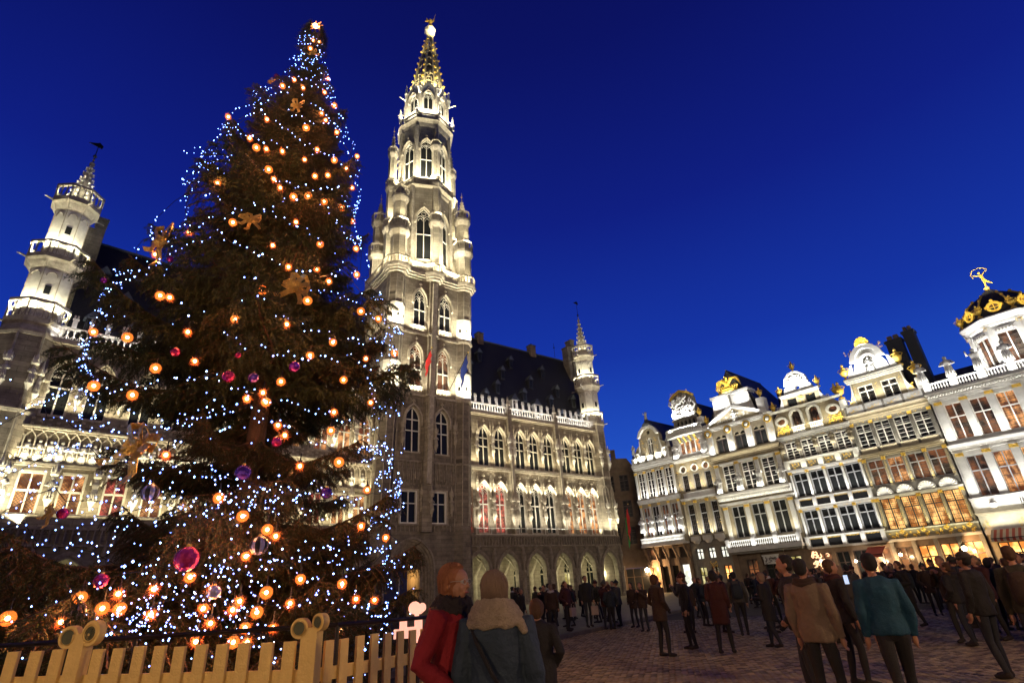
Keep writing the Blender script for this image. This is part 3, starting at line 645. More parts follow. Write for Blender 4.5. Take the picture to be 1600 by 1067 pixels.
# centre buttress and corner buttress turrets
b = MB(); b.box(4.45, 5.65, -.55, .002, 7.8, 38.9, 'hall_stone'); b.box(4.75, 5.35, -.85, -.55, 12.8, 38.6, 'carved'); put(shear(b), 'buttress', hall, FT)
for sd in (-1, 1):
    b = MB(); cxx = 5 + sd * (TW - .95)
    b.lathe([(1.25, 0), (1.25, 8.2), (1.12, 8.4), (1.12, 23.0)], 8, 'hall_stone_unlit', cxx, .45, a0=pi / 8)
    b.lathe([(1.12, 23.2), (1.12, 31.2)], 8, 'hall_stone', cxx, .45, a0=pi / 8); b.lathe([(1.12, 31.3), (1.12, 38.8)], 8, 'hall_stone', cxx, .45, a0=pi / 8)
    # vertical shafts on the angles
    for k in range(8):
        a = pi / 8 + k * pi / 4; b.tube([(cxx + 1.14 * cos(a), .45 + 1.14 * sin(a), 8.5), (cxx + 1.14 * cos(a), .45 + 1.14 * sin(a), 38.6)], .055, 'carved', 5)
    put(shear(b), 'corner_buttress', hall, FT)
    for z0, h in ((23.35, 3.4), (31.45, 3.1)):           # bright panelled collars with small square lights
        c = MB(); c.lathe([(1.24, z0), (1.24, z0 + h)], 8, 'white_trim', cxx, .45, a0=pi / 8)
        for k in range(8):
            a = pi / 4 * k + 0; x_, y_ = cxx + 1.17 * cos(a), .45 + 1.17 * sin(a)
            if sin(a) < .5:
                Mk = T(x_, y_, 0) @ RZ(a + pi / 2)
                c.band([(-.42, z0 + h - .25), (-.2, z0 + h + .1), (0, z0 + h), (.2, z0 + h + .1), (.42, z0 + h - .25)], [(-.42, z0 + h - .35), (-.2, z0 + h - .05), (0, z0 + h - .12), (.2, z0 + h - .05), (.42, z0 + h - .35)], -.06, .06, 'carved')
                c.box(-.13, .13, -.035, .0, z0 + 1.1, z0 + 1.55, 'glass_dark', Mk)
        put(shear(c), 'turret_collar', hall, FT)
def ring_ledge(z, p, h, m='carved', name='string_course'):
    b = MB()
    b.box(5 - TW - p, 5 + TW + p, -p, .05, z, z + h, m); b.box(5 - TW - p, 5 - TW, .05, TD, z, z + h, m); b.box(5 + TW, 5 + TW + p, .05, TD, z, z + h, m)
    for sd in (-1, 1): b.lathe([(1.12 + p * .6, z - .01), (1.12 + p, z + h + .01)], 8, m, 5 + sd * (TW - .95), .45, a0=pi / 8)
    b.box(4.4, 5.7, -.6 - p, -p, z - .005, z + h + .005, m)
    put(shear(b), name, hall, FT)
ring_ledge(22.95, .22, .28); ring_ledge(31.0, .22, .28); ring_ledge(15.2, .12, .2, 'carved_unlit')
# slender ribs up the lower tower wall
b = MB()
for i in range(24):
    x = -.75 + i * .5
    for z0, z1 in ((15.5, 22.8), (7.9, 8.5)):
        if z0 > 10 and (2.1 < x < 4.4 or 5.9 < x < 8.2): z0 = 22.0
        b.box(x - .06, x + .06, -.13, .0, z0, z1, 'carved_unlit')
        if z0 > 10: b.tube([(x, -.08, z1 - .35), (x + .25, -.08, z1 - .05), (x + .5, -.08, z1 - .35)], .05, 'carved_unlit', 4)
        if z0 == 15.5 and i % 2: b.lathe([(.1, 18.8), (.13, 19.0), (.12, 19.6), (.05, 19.8), (.09, 20.1), (.01, 20.6)], 5, 'carved_unlit', x + .25, -.1)
put(shear(b), 'wall_ribs', hall, FT, kind='stuff')
# blind niches between the lower windows (dark carved wall)
b = MB()
for z0, z1 in ((12.95, 15.1), (9, 12)):
    for i in range(23):
        x = -.2 + i * .46
        if z0 == 9 and (2.0 < x < 4.4 or 5.5 < x < 8.1): continue
        b.box(x - .05, x + .05, -.14, .0, z0, z1, 'carved_unlit'); b.tube([(x, -.08, z1), (x + .23, -.08, z1 + .28), (x + .46, -.08, z1)], .05, 'carved_unlit', 4)
        b.lathe([(.12, z0 + .3), (.13, z0 + .9), (.1, z0 + 1.2), (.05, z0 + 1.3), (.07, z0 + 1.45), (.01, z0 + 1.55)], 5, 'carved_unlit', x + .23, -.06)
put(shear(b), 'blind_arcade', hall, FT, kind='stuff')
for i, (x, z) in enumerate(((1.9, 17.6), (4.75, 18.2), (5.7, 17.0), (8.7, 18.0), (1.6, 10), (4.6, 10.3), (8.35, 10.2), (5.4, 10.0))): niche_statue(FT, tz(x, z), -.25 if x not in (4.75, 5.7, 5.4) else -1.0, z, 1.25, .6, 'carved', i=i)
# portal
b = MB()
for k, (w1, w2, y) in enumerate(((5.3, 4.9, -.25), (4.9, 4.5, -.02), (4.5, 4.1, .25), (4.1, 3.7, .5))):
    b.band(arch_top(3.6, w1, 4.3, 4.3 + w1 * .58, 10, 4.2), arch_top(3.6, w2, 4.3, 4.3 + w2 * .58, 10, 4.2), y, y + .35, 'carved_unlit')
put(b, 'portal_arch', hall, FT)
tb = MB(); tb.wall(arch(3.6, 3.8, 0.02, 4.3, 6.6, 10), [rect(2.3, 5.0, .04, 4.3)], .85, 'carved_unlit', reveal=.3)
for i in range(9):
    x = 2.1 + i * .38; h_ = 1.15 - abs(i - 4) * .16; tb.lathe([(.12, 4.5), (.13, 4.5 + h_ * .6), (.05, 4.5 + h_ * .75), (.07, 4.5 + h_ * .9), (.01, 4.5 + h_)], 5, 'carved_unlit', x, .78)
put(tb, 'portal_tympanum', hall, FT)
d = MB(); d.box(2.3, 3.35, .9, 1.0, .04, 4.2, 'frame_dark'); put(d, 'door_leaf', hall, FT)
d = MB(); d.box(2.3, 5.0, 4.0, 4.1, 0, 4.4, 'room_orange'); d.box(2.2, 2.3, 1, 4.1, 0, 4.4, 'house_cream'); d.box(5.0, 5.1, 1, 4.1, 0, 4.4, 'house_cream'); put(d, 'porch_room', hall, FT)
point(HF @ Vector((3.9, 2.4, 3.6)), 160, (1, .55, .2), .2)
# flags on the tower front
def flag(base, tip, cols, name, label, drop=1.7, wd=.55):
    fo = thing(name, label, 'flag', HF @ T(*base)); base = Vector(base); tip = Vector(tip) - base
    p = MB(); p.tube([(0, 0, 0), tuple(tip)], .045, 'iron', 6); p.ball(tuple(tip), .09, 'gold', 6, 4); put(p, 'pole', fo)
    c = MB(); n = 10; mcol = 9; ns = len(cols)
    for s_ in range(ns):
        vs = []; fs = []
        for i in range(n + 1):
            for j in range(4):
                u = (s_ + j / 3) / ns; q = tip * (.55 + .42 * u * 1.0)
                z = q.z - drop * i / n * (1 - .15 * u); wv = .10 * sin(i * 1.3 + u * 7) * (i / n + .2)
                vs.append((q.x * 1.0 - (u - .5) * wd * .2 + wv, q.y + .07 * sin(u * 14 + i * .6), z))
        for i in range(n):
            for j in range(3): a = i * 4 + j; fs.append((a, a + 1, a + 5, a + 4))
        c.add(vs, fs, cols[s_])
    put(c, 'cloth', fo, smooth=True)
mat('flag_red', (.55, .03, .03), .8, noise=.15, bump=0); mat('flag_blue', (.03, .06, .32), .8, noise=.15, bump=0); mat('flag_yellow', (.7, .5, .05), .8, noise=.15, bump=0); mat('flag_green', (.03, .25, .06), .8, noise=.15, bump=0)
flag((tz(3.35, 26), -.1, 25.2), (tz(4.15, 28), -2.1, 28.6), ['flag_red'], 'wall_flag', 'limp red flag on a pole in front of the left tower window', 2.0, .4)
flag((tz(7.9, 25), -.1, 24.6), (tz(9.1, 28), -2.4, 28.9), ['flag_blue'], 'wall_flag', 'dark blue flag on a slanting pole at the right tower window', 2.6, .9)
flag((35.2, -.2, 6.6), (36.2, -1.5, 11.6), ['flag_green', 'flag_red', 'flag_red'], 'wall_flag', 'green and red flag hanging at the far right corner of the town hall', 3.6, .9)
# main balcony round the top of the square tower
def oct_bal(F, cx, cy, r, z, h, m='carved', n=8, a0=pi / 8, under=1.0, name='balcony', parent=None, rin=None, pitch=.3):
    b = MB(); rin = rin or r * .72
    b.lathe([(rin, z - under), (rin * 1.03, z - under * .75), (r * .93, z - under * .35), (r * 1.0, z - .22), (r * 1.04, z - .1), (r * 1.04, z)], n, m, cx, cy, a0)
    P = [(cx + r * .98 * cos(a0 + 2 * pi * k / n), cy + r * .98 * sin(a0 + 2 * pi * k / n)) for k in range(n)]
    L = hypot(P[1][0] - P[0][0], P[1][1] - P[0][1]); bm_ = balustrade_mb(L, h, m, pitch, th=.12)
    for k in range(n):
        p, q = P[k], P[(k + 1) % n]; an = atan2(q[1] - p[1], q[0] - p[0])
        for vs, fs in ((bm_.v, bm_.f),): b.add(vs, fs, m, T(p[0], p[1], z) @ RZ(an))
        b.lathe([(.10, z), (.10, z + h), (.14, z + h), (.03, z + h + .25)], 5, m, p[0], p[1])
    return put(b, name, parent or hall, F, kind='stuff')
b = MB(); zb = 39.0
for z, p, h in ((zb, .15, .3), (zb + .3, .4, .3), (zb + .6, .6, .35)):
    b.box(5 - TW - p, 5 + TW + p, -p, TD + p, z, z + h, 'carved')
    for sd in (-1, 1): b.lathe([(1.3 + p * .8, z - .002), (1.3 + p, z + h + .004)], 8, 'carved', 5 + sd * (TW - .95), .45, pi / 8)
    b.lathe([(1.0 + p * .8, z - .002), (1.0 + p, z + h + .004)], 8, 'carved', 5, -.1, pi / 8)
put(shear(b), 'balcony_slab', hall, FT)
zt = zb + .95; c0 = cxz(40)
for x0, x1 in ((c0 - 4.2, c0 - 1.3), (c0 + 1.3, c0 + 4.2)): put_bal(FT, x0, x1, zt, 1.3, -.5, 'carved', .36)
BALC = []
for sd in (-1, 1):
    P = [(c0 + sd * 4.9 + 1.75 * cos(a), .45 + 1.75 * sin(a)) for a in [pi / 8 + k * pi / 4 for k in range(8)]]
    b = MB()
    for k in range(8):
        p, q = P[k], P[(k + 1) % 8]
        if (p[1] + q[1]) / 2 > 1.2: continue
        L = hypot(q[0] - p[0], q[1] - p[1]); bb = balustrade_mb(L, 1.3, 'carved', .36); b.add(bb.v, bb.f, 'carved', T(p[0], p[1], zt) @ RZ(atan2(q[1] - p[1], q[0] - p[0])))
    put(b, 'balustrade', hall, FT, kind='stuff')
P = [(c0 + 1.45 * cos(a), -.1 + 1.45 * sin(a)) for a in [pi / 8 + k * pi / 4 for k in range(8)]]; b = MB()
for k in range(8):
    p, q = P[k], P[(k + 1) % 8]
    if (p[1] + q[1]) / 2 > -.3: continue
    L = hypot(q[0] - p[0], q[1] - p[1]); bb = balustrade_mb(L, 1.3, 'carved', .36); b.add(bb.v, bb.f, 'carved', T(p[0], p[1], zt) @ RZ(atan2(q[1] - p[1], q[0] - p[0])))
put(b, 'balustrade', hall, FT, kind='stuff')
link(balustrade_mb(TD - 2, 1.3, 'carved', .36).mesh('balustrade'), 'balustrade', hall, FT @ T(c0 - TW - .5, 1.5, zt) @ RZ(pi / 2), kind='stuff')
# ---------------- octagonal lantern stages ------------------------------
def stage(z0, z1, r, wz, ww, zs, za, trans, matn, cols='carved', hoods=True, nm='lantern_stage', merge=.9):
    """eight-sided storey, faces at 22.5 deg, a tall window in each face"""
    zc = (z0 + z1) / 2; cx = cxz(zc); ap = r * cos(pi / 8); half = r * sin(pi / 8)
    ms = gwin_meshes(ww, zs, za, ('oc', r), trans, 1, True, 'white_trim', 'glass_dark', hoods, fleur=True, hm='carved')
    for k in range(8):
        an = -pi / 2 - pi / 8 + k * pi / 4              # outward normal azimuth in hall frame
        Fk = FT @ T(cx, AD, 0) @ RZ(an + pi / 2) @ T(0, -ap, 0)
        if sin(an) > .75: 
            b = MB(); b.add([(-half, 0, z0), (half, 0, z0), (half, 0, z1), (-half, 0, z1)], [(0, 1, 2, 3)], matn); put(b, 'lantern_wall', hall, Fk); continue
        b = MB(); b.wall(rect(-half, half, z0, z1), [hole(0, wz, ww, zs, za)], 0, matn, reveal=.55, mr='carved'); put(b, 'lantern_wall', hall, Fk)
        put_win(Fk, 0, wz, ms)
    b = MB(); b.lathe([(r - .9, z0), (r - .9, z1)], 8, 'slate', cx, AD); 
    for k in range(8):
        a = -pi / 2 + k * pi / 4
        b.lathe([(.34, z0), (.30, z1)], 6, cols, cx + (r + .02) * cos(a), AD + (r + .02) * sin(a))
        for q in (-.32, .32): b.tube([(cx + r * cos(a) - q * sin(a), AD + r * sin(a) + q * cos(a), z0), (cx + r * cos(a) - q * sin(a), AD + r * sin(a) + q * cos(a), z1)], .07, cols, 5)
    put(b, 'lantern_shafts', hall, FT, kind='stuff')
stage(40.0, 55.0, 4.35, 42.6, 1.9, 6.6, 8.4, (4.2,), 'tower_stone_lit')
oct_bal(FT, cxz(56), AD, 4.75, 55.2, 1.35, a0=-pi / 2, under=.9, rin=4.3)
stage(55.4, 67.4, 3.95, 57.3, 1.65, 5.9, 7.35, (3.6,), 'tower_stone_lit')
oct_bal(FT, cxz(68), AD, 4.45, 68.8, 1.3, a0=-pi / 2, under=1.5, rin=3.95)
stage(68.9, 76.9, 3.5, 71.9, 1.35, 2.7, 3.9, (), 'white_trim')
# gables over the top stage faces + pinnacles + gargoyles
cx = cxz(76)
for k in range(8):
    an = -pi / 2 - pi / 8 + k * pi / 4
    if sin(an) > .75: continue
    Fk = FT @ T(cx, AD, 0) @ RZ(an + pi / 2) @ T(0, -3.5 * cos(pi / 8) - .05, 0)
    g = MB(); hw = 3.5 * sin(pi / 8) + .1
    g.slab([(-hw, 75.6), (hw, 75.6), (hw, 76.3), (hw * .55, 77.1), (0, 78.2), (-hw * .55, 77.1), (-hw, 76.3)], -.12, .12, 'white_trim', [arch(0, 1.2, 75.62, 75.7, 76.3, 5)])
    put(g, 'gable', hall, Fk)
for k in range(8):
    a = -pi / 2 + k * pi / 4
    pin(FT, cx + 3.75 * cos(a), AD + 3.75 * sin(a), 75.2, 3.6, .26, 'white_trim'); pin(FT, cxz(70) + 4.5 * cos(a), AD + 4.5 * sin(a), 69.6, 3.0, .24, 'white_trim')
    g = MB(); g.tube([(0, 0, 0), (1.1, 0, .25), (1.35, 0, .2)], [.14, .09, .05], 'white_trim', 5); put(g, 'gargoyle', hall, FT @ T(cx + 3.7 * cos(a), AD + 3.7 * sin(a), 75.0) @ RZ(a))
# openwork spire
SZ0, SZ1, SR0, SR1 = 77.0, 94.4, 2.95, .42
def sp(z): t = (z - SZ0) / (SZ1 - SZ0); return SR0 + (SR1 - SR0) * t
mat('spire_stone', (.62, .54, .34), .6, noise=.35, scale=2, bump=.5)
b = MB()
for k in range(8):
    a = -pi / 2 + k * pi / 4 + pi / 8 * 0
    b.tube([(cxz(z) + sp(z) * cos(a), AD + sp(z) * sin(a), z) for z in (SZ0, 83, 89, SZ1)], [.30, .25, .2, .15], 'spire_stone', 5)
for i, z in enumerate((79.2, 81.6, 84, 86.2, 88.2, 90, 91.6, 93)):
    for k in range(8):
        a, c_ = -pi / 2 + k * pi / 4, -pi / 2 + (k + 1) * pi / 4; r_ = sp(z); r2 = sp(z + .9); m_ = (a + c_) / 2; X = cxz(z)
        b.tube([(X + r_ * cos(a), AD + r_ * sin(a), z), (X + r2 * .9 * cos(m_), AD + r2 * .9 * sin(m_), z + .9), (X + r_ * cos(c_), AD + r_ * sin(c_), z)], .09, 'spire_stone', 4)
b.lathe([(2.2, 77), (.5, 91)], 8, 'hall_stone_unlit', cxz(84), AD)
put(b, 'openwork_spire', hall, FT, kind='stuff')
b = MB(); b.ball((0, 0, 0), .23, 'gold', 6, 4); b.tube([(-.3, 0, -.1), (0, 0, 0)], .07, 'gold', 5); b.ball((.05, 0, .16), .13, 'gold', 5, 3); crk = b.mesh('gilt_crocket')
for i in range(9):
    z = 78.6 + i * 1.72; s_ = 1.1 - i * .05
    for k in range(8):
        a = -pi / 2 + k * pi / 4
        if sin(a) > .8: continue
        link(crk, 'gilt_crocket', hall, FT @ T(cxz(z) + (sp(z) + .34) * cos(a), AD + (sp(z) + .34) * sin(a), z) @ RZ(a) @ SC(s_))
for k in range(8):   # little windows at the spire foot
    an = -pi / 2 - pi / 8 + k * pi / 4
    if sin(an) > .5: continue
    f = MB(); f.band(arch_top(0, 1.15, 2.6, 3.7, 6, 2.5), arch_top(0, .8, 2.6, 3.4, 6, 2.5), -.1, .1, 'spire_stone'); f.box(-.05, .05, -.08, .08, .1, 3.2, 'spire_stone'); f.tube([(.3 * cos(t * .8), 0, 4.1 + .3 * sin(t * .8)) for t in range(9)], .08, 'spire_stone', 4)
    put(f, 'spire_window', hall, FT @ T(cxz(79), AD, 77.6) @ RZ(an + pi / 2) @ T(0, -2.55, 0) @ Matrix.Rotation(-.11, 4, 'X'))
b = MB(); b.lathe([(.35, 94.0), (.42, 94.6), (.75, 95.1), (1.0, 95.5), (1.05, 96.2), (.85, 96.6), (.4, 96.75)], 8, 'white_trim', cxz(96), AD); put(b, 'spire_cap', hall, FT)
# gilded winged statue with raised sword, standing on a small crouching figure
def gilt_figure():
    b = MB(); b.lathe([(.5, 0), (.55, .25), (.3, .5), (.1, .55)], 8, 'gold'); b.tube([(-.5, 0, .3), (0, -.1, .65), (.5, .1, .35)], [.12, .26, .1], 'gold', 6)
    b.tube([(-.12, 0, .55), (-.15, -.08, 1.1), (-.1, 0, 1.55)], [.1, .12, .17], 'gold', 6); b.tube([(.22, 0, .55), (.2, -.05, 1.1), (.1, 0, 1.55)], [.1, .12, .17], 'gold', 6)
    b.lathe([(.33, 1.35), (.24, 1.7), (.3, 2.1), (.28, 2.35), (.1, 2.5)], 8, 'gold', sy=.7); b.ball((0, 0, 2.68), .19, 'gold', 8, 5)
    b.tube([(.24, 0, 2.35), (.55, 0, 2.55), (.72, 0, 3.0)], [.1, .08, .06], 'gold', 5); b.tube([(.72, 0, 2.9), (1.05, 0, 4.6)], [.05, .015], 'gold', 4)
    b.tube([(-.24, 0, 2.35), (-.5, -.1, 2.0), (-.62, -.15, 1.8)], [.1, .08, .06], 'gold', 5); b.lathe([(.28, 0), (.3, .04), (.05, .12)], 8, 'gold', M=T(-.68, -.2, 1.8) @ Matrix.Rotation(pi / 2, 4, 'X'))
    for sg in (-1, 1): b.slab([(sg * .1, 2.0), (sg * .1, 2.4), (sg * .55, 3.1), (sg * .75, 3.35), (sg * .7, 2.7), (sg * .45, 2.0)][::sg], .12, .2, 'gold')
    return b
put(gilt_figure(), 'gilded_statue', hall, FT @ T(cxz(97), AD, 96.7) @ RZ(-.5) @ SC(.98))
# attached turrets: (x, y, base z, top z of shafts, balcony levels)
def turret(F, x, y, r, z0, levels, ztip, nm='stair_turret', n=8, m='tower_stone_lit', spr=.7):
    """levels: balcony (z_bottom, z_top); shafts between them narrow"""
    root = MB(); z = z0; rr = r
    for i, (za_, zb_) in enumerate(levels):
        root.lathe([(rr, z), (rr, za_ - .5)], n, m, a0=pi / n)
        for k in range(n): a = pi / n + 2 * pi * k / n; root.tube([(rr * cos(a), rr * sin(a), z), (rr * cos(a), rr * sin(a), za_ - .5)], .05, 'carved', 4)
        z = za_ ; rr2 = rr * .84
        root.lathe([(rr, za_ - .5), (rr * 1.2, za_ - .15), (rr * 1.38, za_ + .25), (rr * 1.38, za_ + .4)], n, 'carved', a0=pi / n)
        rr = rr2
    root.lathe([(rr, z), (rr, z + .5)], n, m, a0=pi / n)
    p = put(root, nm, hall, F @ T(x, y, 0)); rr = r
    for za_, zb_ in levels:
        h = zb_ - za_ - .4; b = MB(); R_ = rr * 1.33; P = [(R_ * cos(pi / n + 2 * pi * k / n), R_ * sin(pi / n + 2 * pi * k / n)) for k in range(n)]; L = hypot(P[1][0] - P[0][0], P[1][1] - P[0][1]); bb = balustrade_mb(L, h, 'carved', .3, th=.1)
        for k in range(n): q, t_ = P[k], P[(k + 1) % n]; b.add(bb.v, bb.f, 'carved', T(q[0], q[1], za_ + .4) @ RZ(atan2(t_[1] - q[1], t_[0] - q[0])))
        put(b, 'balcony', p, kind='stuff'); rr *= .84
    zt_ = levels[-1][1] - .2; hs = (ztip - zt_); s = MB(); rs = rr * spr
    s.lathe([(rr, levels[-1][0] + .4), (rr * .95, zt_), (rs, zt_ + .05), (rs * .15, zt_ + hs * .62), (.10, zt_ + hs * .66), (.04, zt_ + hs * .7), (.03, ztip)], n, 'carved', a0=pi / n)
    for j in range(5):
        t = (j + .5) / 5; zz = zt_ + hs * .6 * t
        for k in range(0, n): a = pi / n + 2 * pi * k / n; q = rs * (1 - .85 * t) + .07; s.ball((q * cos(a), q * sin(a), zz), .11 if rr < 1 else .16, 'carved', 4, 3)
    s.ball((0, 0, zt_ + hs * .8), .12, 'gold' if rr < .9 else 'carved', 6, 4); put(s, 'spirelet', p)
    return p
for sd, tip in ((-1, 57.2), (1, 57.2)):
    turret(FT, cxz(47) + sd * 5.0, .6, 1.05, zt, [(45.4, 47.5), (51.1, 53.0)], tip)
    turret(FT, cxz(47) + sd * 5.0, 7.4, 1.05, zt, [(45.4, 47.5), (51.1, 53.0)], tip)
turret(FT, cxz(50) + .1, -.1, .82, zt, [(48.4, 50.2), (55.3, 57.2), (62.7, 64.3)], 66.8, n=6)
turret(FT, cxz(52) + 5.2, 4, .8, zt, [(48.4, 50.2), (56.5, 58.2), (62.7, 64.3)], 69.5, n=6)
turret(FT, cxz(52) - 5.0, 4, .8, zt, [(48.0, 49.9), (55.3, 57.2), (62.0, 63.6)], 68.2, n=6)
for sd in (-1, 1):      # flying braces from the side turrets to the lantern
    for z in (49.5, 61.0):
        b = MB(); b.tube([(cxz(z) + sd * 4.9, 4, z), (cxz(z) + sd * 3.9, 4, z + 1.2)], .2, 'carved', 5); b.tube([(cxz(z) + sd * 4.9, 4, z - 1.6), (cxz(z) + sd * 4.3, 4, z - .5), (cxz(z) + sd * 3.9, 4, z + .9)], .14, 'carved', 5); put(b, 'flying_buttress', hall, FT)
# ---------------- big end turrets ----------------------------------------
def end_turret(F, x, y, zb0, kr, lower, sc_, lev, m='hall_stone'):
    """lev: list of (shaft radius, z balcony bottom, z balcony top, balcony radius)"""
    b = MB(); z = 0; n = 8
    b.lathe([(lower * 1.12, 0), (lower * 1.12, 6.4), (lower, 6.8), (lower, lev[0][1] - .9)], n, 'hall_stone_unlit' if False else m, a0=pi / n)
    for z_, p in ((15.5, .15), (lev[0][1] - 1.1, .1)): b.lathe([(lower + p * .6, z_), (lower + p, z_ + .25)], n, 'carved', a0=pi / n)
    for k in range(n): a = pi / n + 2 * pi * k / n; b.tube([(lower * cos(a), lower * sin(a), 7), (lower * cos(a), lower * sin(a), lev[0][1] - 1)], .09, 'carved', 5)
    p = put(b, 'end_turret', hall, F @ T(x, y, 0)); prev = lower
    for i, (rs, zl, zh, rb) in enumerate(lev):
        c = MB(); c.lathe([(prev, zl - .9), (prev * 1.03, zl - .7), (rb * .9, zl - .2), (rb, zl), (rb, zl + .15)], n, 'carved', a0=pi / n); put(c, 'corbel', p)
        R_ = rb * .97; P = [(R_ * cos(pi / n + 2 * pi * k / n), R_ * sin(pi / n + 2 * pi * k / n)) for k in range(n)]; L = hypot(P[1][0] - P[0][0], P[1][1] - P[0][1]); bb = balustrade_mb(L, zh - zl - .15, 'carved', .42, th=.13); c = MB()
        for k in range(n): q, t_ = P[k], P[(k + 1) % n]; c.add(bb.v, bb.f, 'carved', T(q[0], q[1], zl + .15) @ RZ(atan2(t_[1] - q[1], t_[0] - q[0])))
        put(c, 'balustrade', p, kind='stuff')
        if i < len(lev) - 1:
            ztop = lev[i + 1][1] - .8; c = MB(); c.lathe([(rs, zl + .15), (rs, ztop)], n, 'white_trim' if i else 'white_trim', a0=pi / n)
            for k in range(n):
                a = pi / n + 2 * pi * k / n; c.tube([(rs * cos(a), rs * sin(a), zl + .2), (rs * cos(a), rs * sin(a), ztop)], .045, 'carved', 4)
                a += pi / n; ap = rs * cos(pi / n); Mk = T(ap * cos(a), ap * sin(a), 0) @ RZ(a + pi / 2)
                hw = rs * sin(pi / n) * .7; arc = arch_top(0, hw * 1.8, ztop - .7, ztop - .25, 4, .01)
                c.tube([tuple(Mk @ Vector((x_, -.02, z_))) for x_, z_ in arc], .04, 'carved', 4)
                if k % 2 == 1: c.box(-.2, .2, -.03, .02, (zl + ztop) / 2 + .2, (zl + ztop) / 2 + .95, 'glass_dark', Mk)
            put(c, 'upper_shaft', p)
        for k in range(0, n, 2):
            a = pi / n + 2 * pi * k / n; c = MB(); c.tube([(0, 0, 0), (.5, 0, .05), (.6, 0, 0)], [.09, .07, .04], 'carved', 5); put(c, 'gargoyle', p, T(rb * cos(a), rb * sin(a), zl) @ RZ(a))
        prev = rs
    rs, zl, zh, rb = lev[-1]; s = MB(); zz = zh - .9; H = sc_[0] - zz
    s.lathe([(rs, zl), (rs, zz), (rs * .92, zz + .1), (.12, zz + H), (.22, zz + H + .1), (.2, zz + H + .35), (.05, zz + H + .5)], n, 'carved', a0=pi / n)
    for j in range(7):
        t = (j + .4) / 7
        for k in range(n): a = pi / n + 2 * pi * k / n; q = rs * (1 - .88 * t) + .10; s.ball((q * cos(a), q * sin(a), zz + .1 + H * t * .97), .15 - .05 * t, 'white_trim', 5, 3)
    put(s, 'spirelet', p)
    s = MB(); s.tube([(0, 0, zz + H + .4), (0, 0, sc_[1])], [.05, .02], 'iron', 5); s.ball((0, 0, zz + H + 1.2), .17, 'iron', 6, 4); s.ball((0, 0, zz + H + .75), .1, 'gold', 6, 4)
    s.slab([(-.75, sc_[1] - .5), (.3, sc_[1] - .7), (.35, sc_[1] - .35), (.05, sc_[1] - .1), (-.2, sc_[1] - .25)], -.03, .03, 'iron'); put(s, 'weathervane', p)
    return p
RTX, LTX = 35.25, -30.4
end_turret(FW, RTX, 1.0, 0, 1, 1.72, (42.0, 46.0), [(1.52, 23.7, 25.7, 2.0), (1.4, 29.9, 31.8, 2.15), (.95, 35.2, 37.1, 1.8)])
end_turret(FL, LTX, 1.0, 0, 1, 2.0, (39.6, 42.6), [(1.5, 22.6, 24.6, 2.05), (1.3, 28.4, 30.0, 2.1), (.85, 34.4, 36.1, 1.8)])
for F_, x_ in ((FW, RTX), (FL, LTX)):
    for k, (an, z_) in enumerate(((-pi / 2 - .4, 17.8), (-pi / 2 + .4, 17.8), (-pi / 2 - .4, 10), (-pi / 2 + .4, 10), (-.3, 17.8))): niche_statue(F_ @ T(x_, 1.0, 0) @ RZ(an + pi / 2), 0, -2.0, z_, 1.3, .7, 'white_trim', i=k)
    for an in (-pi / 2 - .39, -pi / 2 + .39):
        f = MB(); f.band(arch_top(0, 1.0, 13.6, 14.6, 6, 2.2), arch_top(0, .75, 13.6, 14.4, 6, 2.2), -.08, .02, 'carved'); f.add([(x, -.01, z) for x, z in arch(0, .75, 11.4, 13.6, 14.4, 6)], [tuple(range(len(arch(0, .75, 11.4, 13.6, 14.4, 6))))], 'hall_stone_unlit')
        put(f, 'blind_window', hall, F_ @ T(x_, 1.0, 0) @ RZ(an + pi / 2) @ T(0, -1.72, 0))
# ---------------- left wing ----------------------------------------------
LWN = [-27.75, -25.25, -22.2, -19.7, -17.2, -14.2, -11.7, -9.2, -6.3, -3.8, -1.5]
LWS = [-27.75, -25.3, -22.6, -20.0, -17.4, -14.4, -11.8, -9.3, -6.4, -3.9, -1.6]
b = MB(); b.wall(rect(-30.2, 1.2, 7.7, 21.5), [hole(c, 15.8, 1.35, 3.1, 4.35) for c in LWN] + [rect(c - .78, c + .78, 8.6, 11.65) for c in LWS], 0, 'hall_stone', reveal=.55, mr='carved'); b.box(-30, 1.2, .6, .7, 7.7, 21.5, 'slate'); put(b, 'wing_wall', hall, FL)
b = MB()
for z, p, h in ((21.35, .25, .15), (21.5, .42, .2), (21.7, .3, .1), (11.95, .2, .14), (12.09, .3, .12), (14.55, .3, .14), (14.69, .42, .14)): b.box(-30.0, 1.0, -p, .002, z, z + h, 'carved')
put(b, 'cornice', hall, FL)
wl = gwin_meshes(1.35, 3.1, 4.35, 'lw', (2.25, 3.1), 1, True, 'white_trim', 'glass_dark')
wl2 = gwin_meshes(1.35, 3.1, 4.35, 'lw2', (2.25, 3.1), 1, True, 'white_trim', 'room_orange')
for i, c in enumerate(LWN): put_win(FL, c, 15.8, wl if i < 5 else wl2)
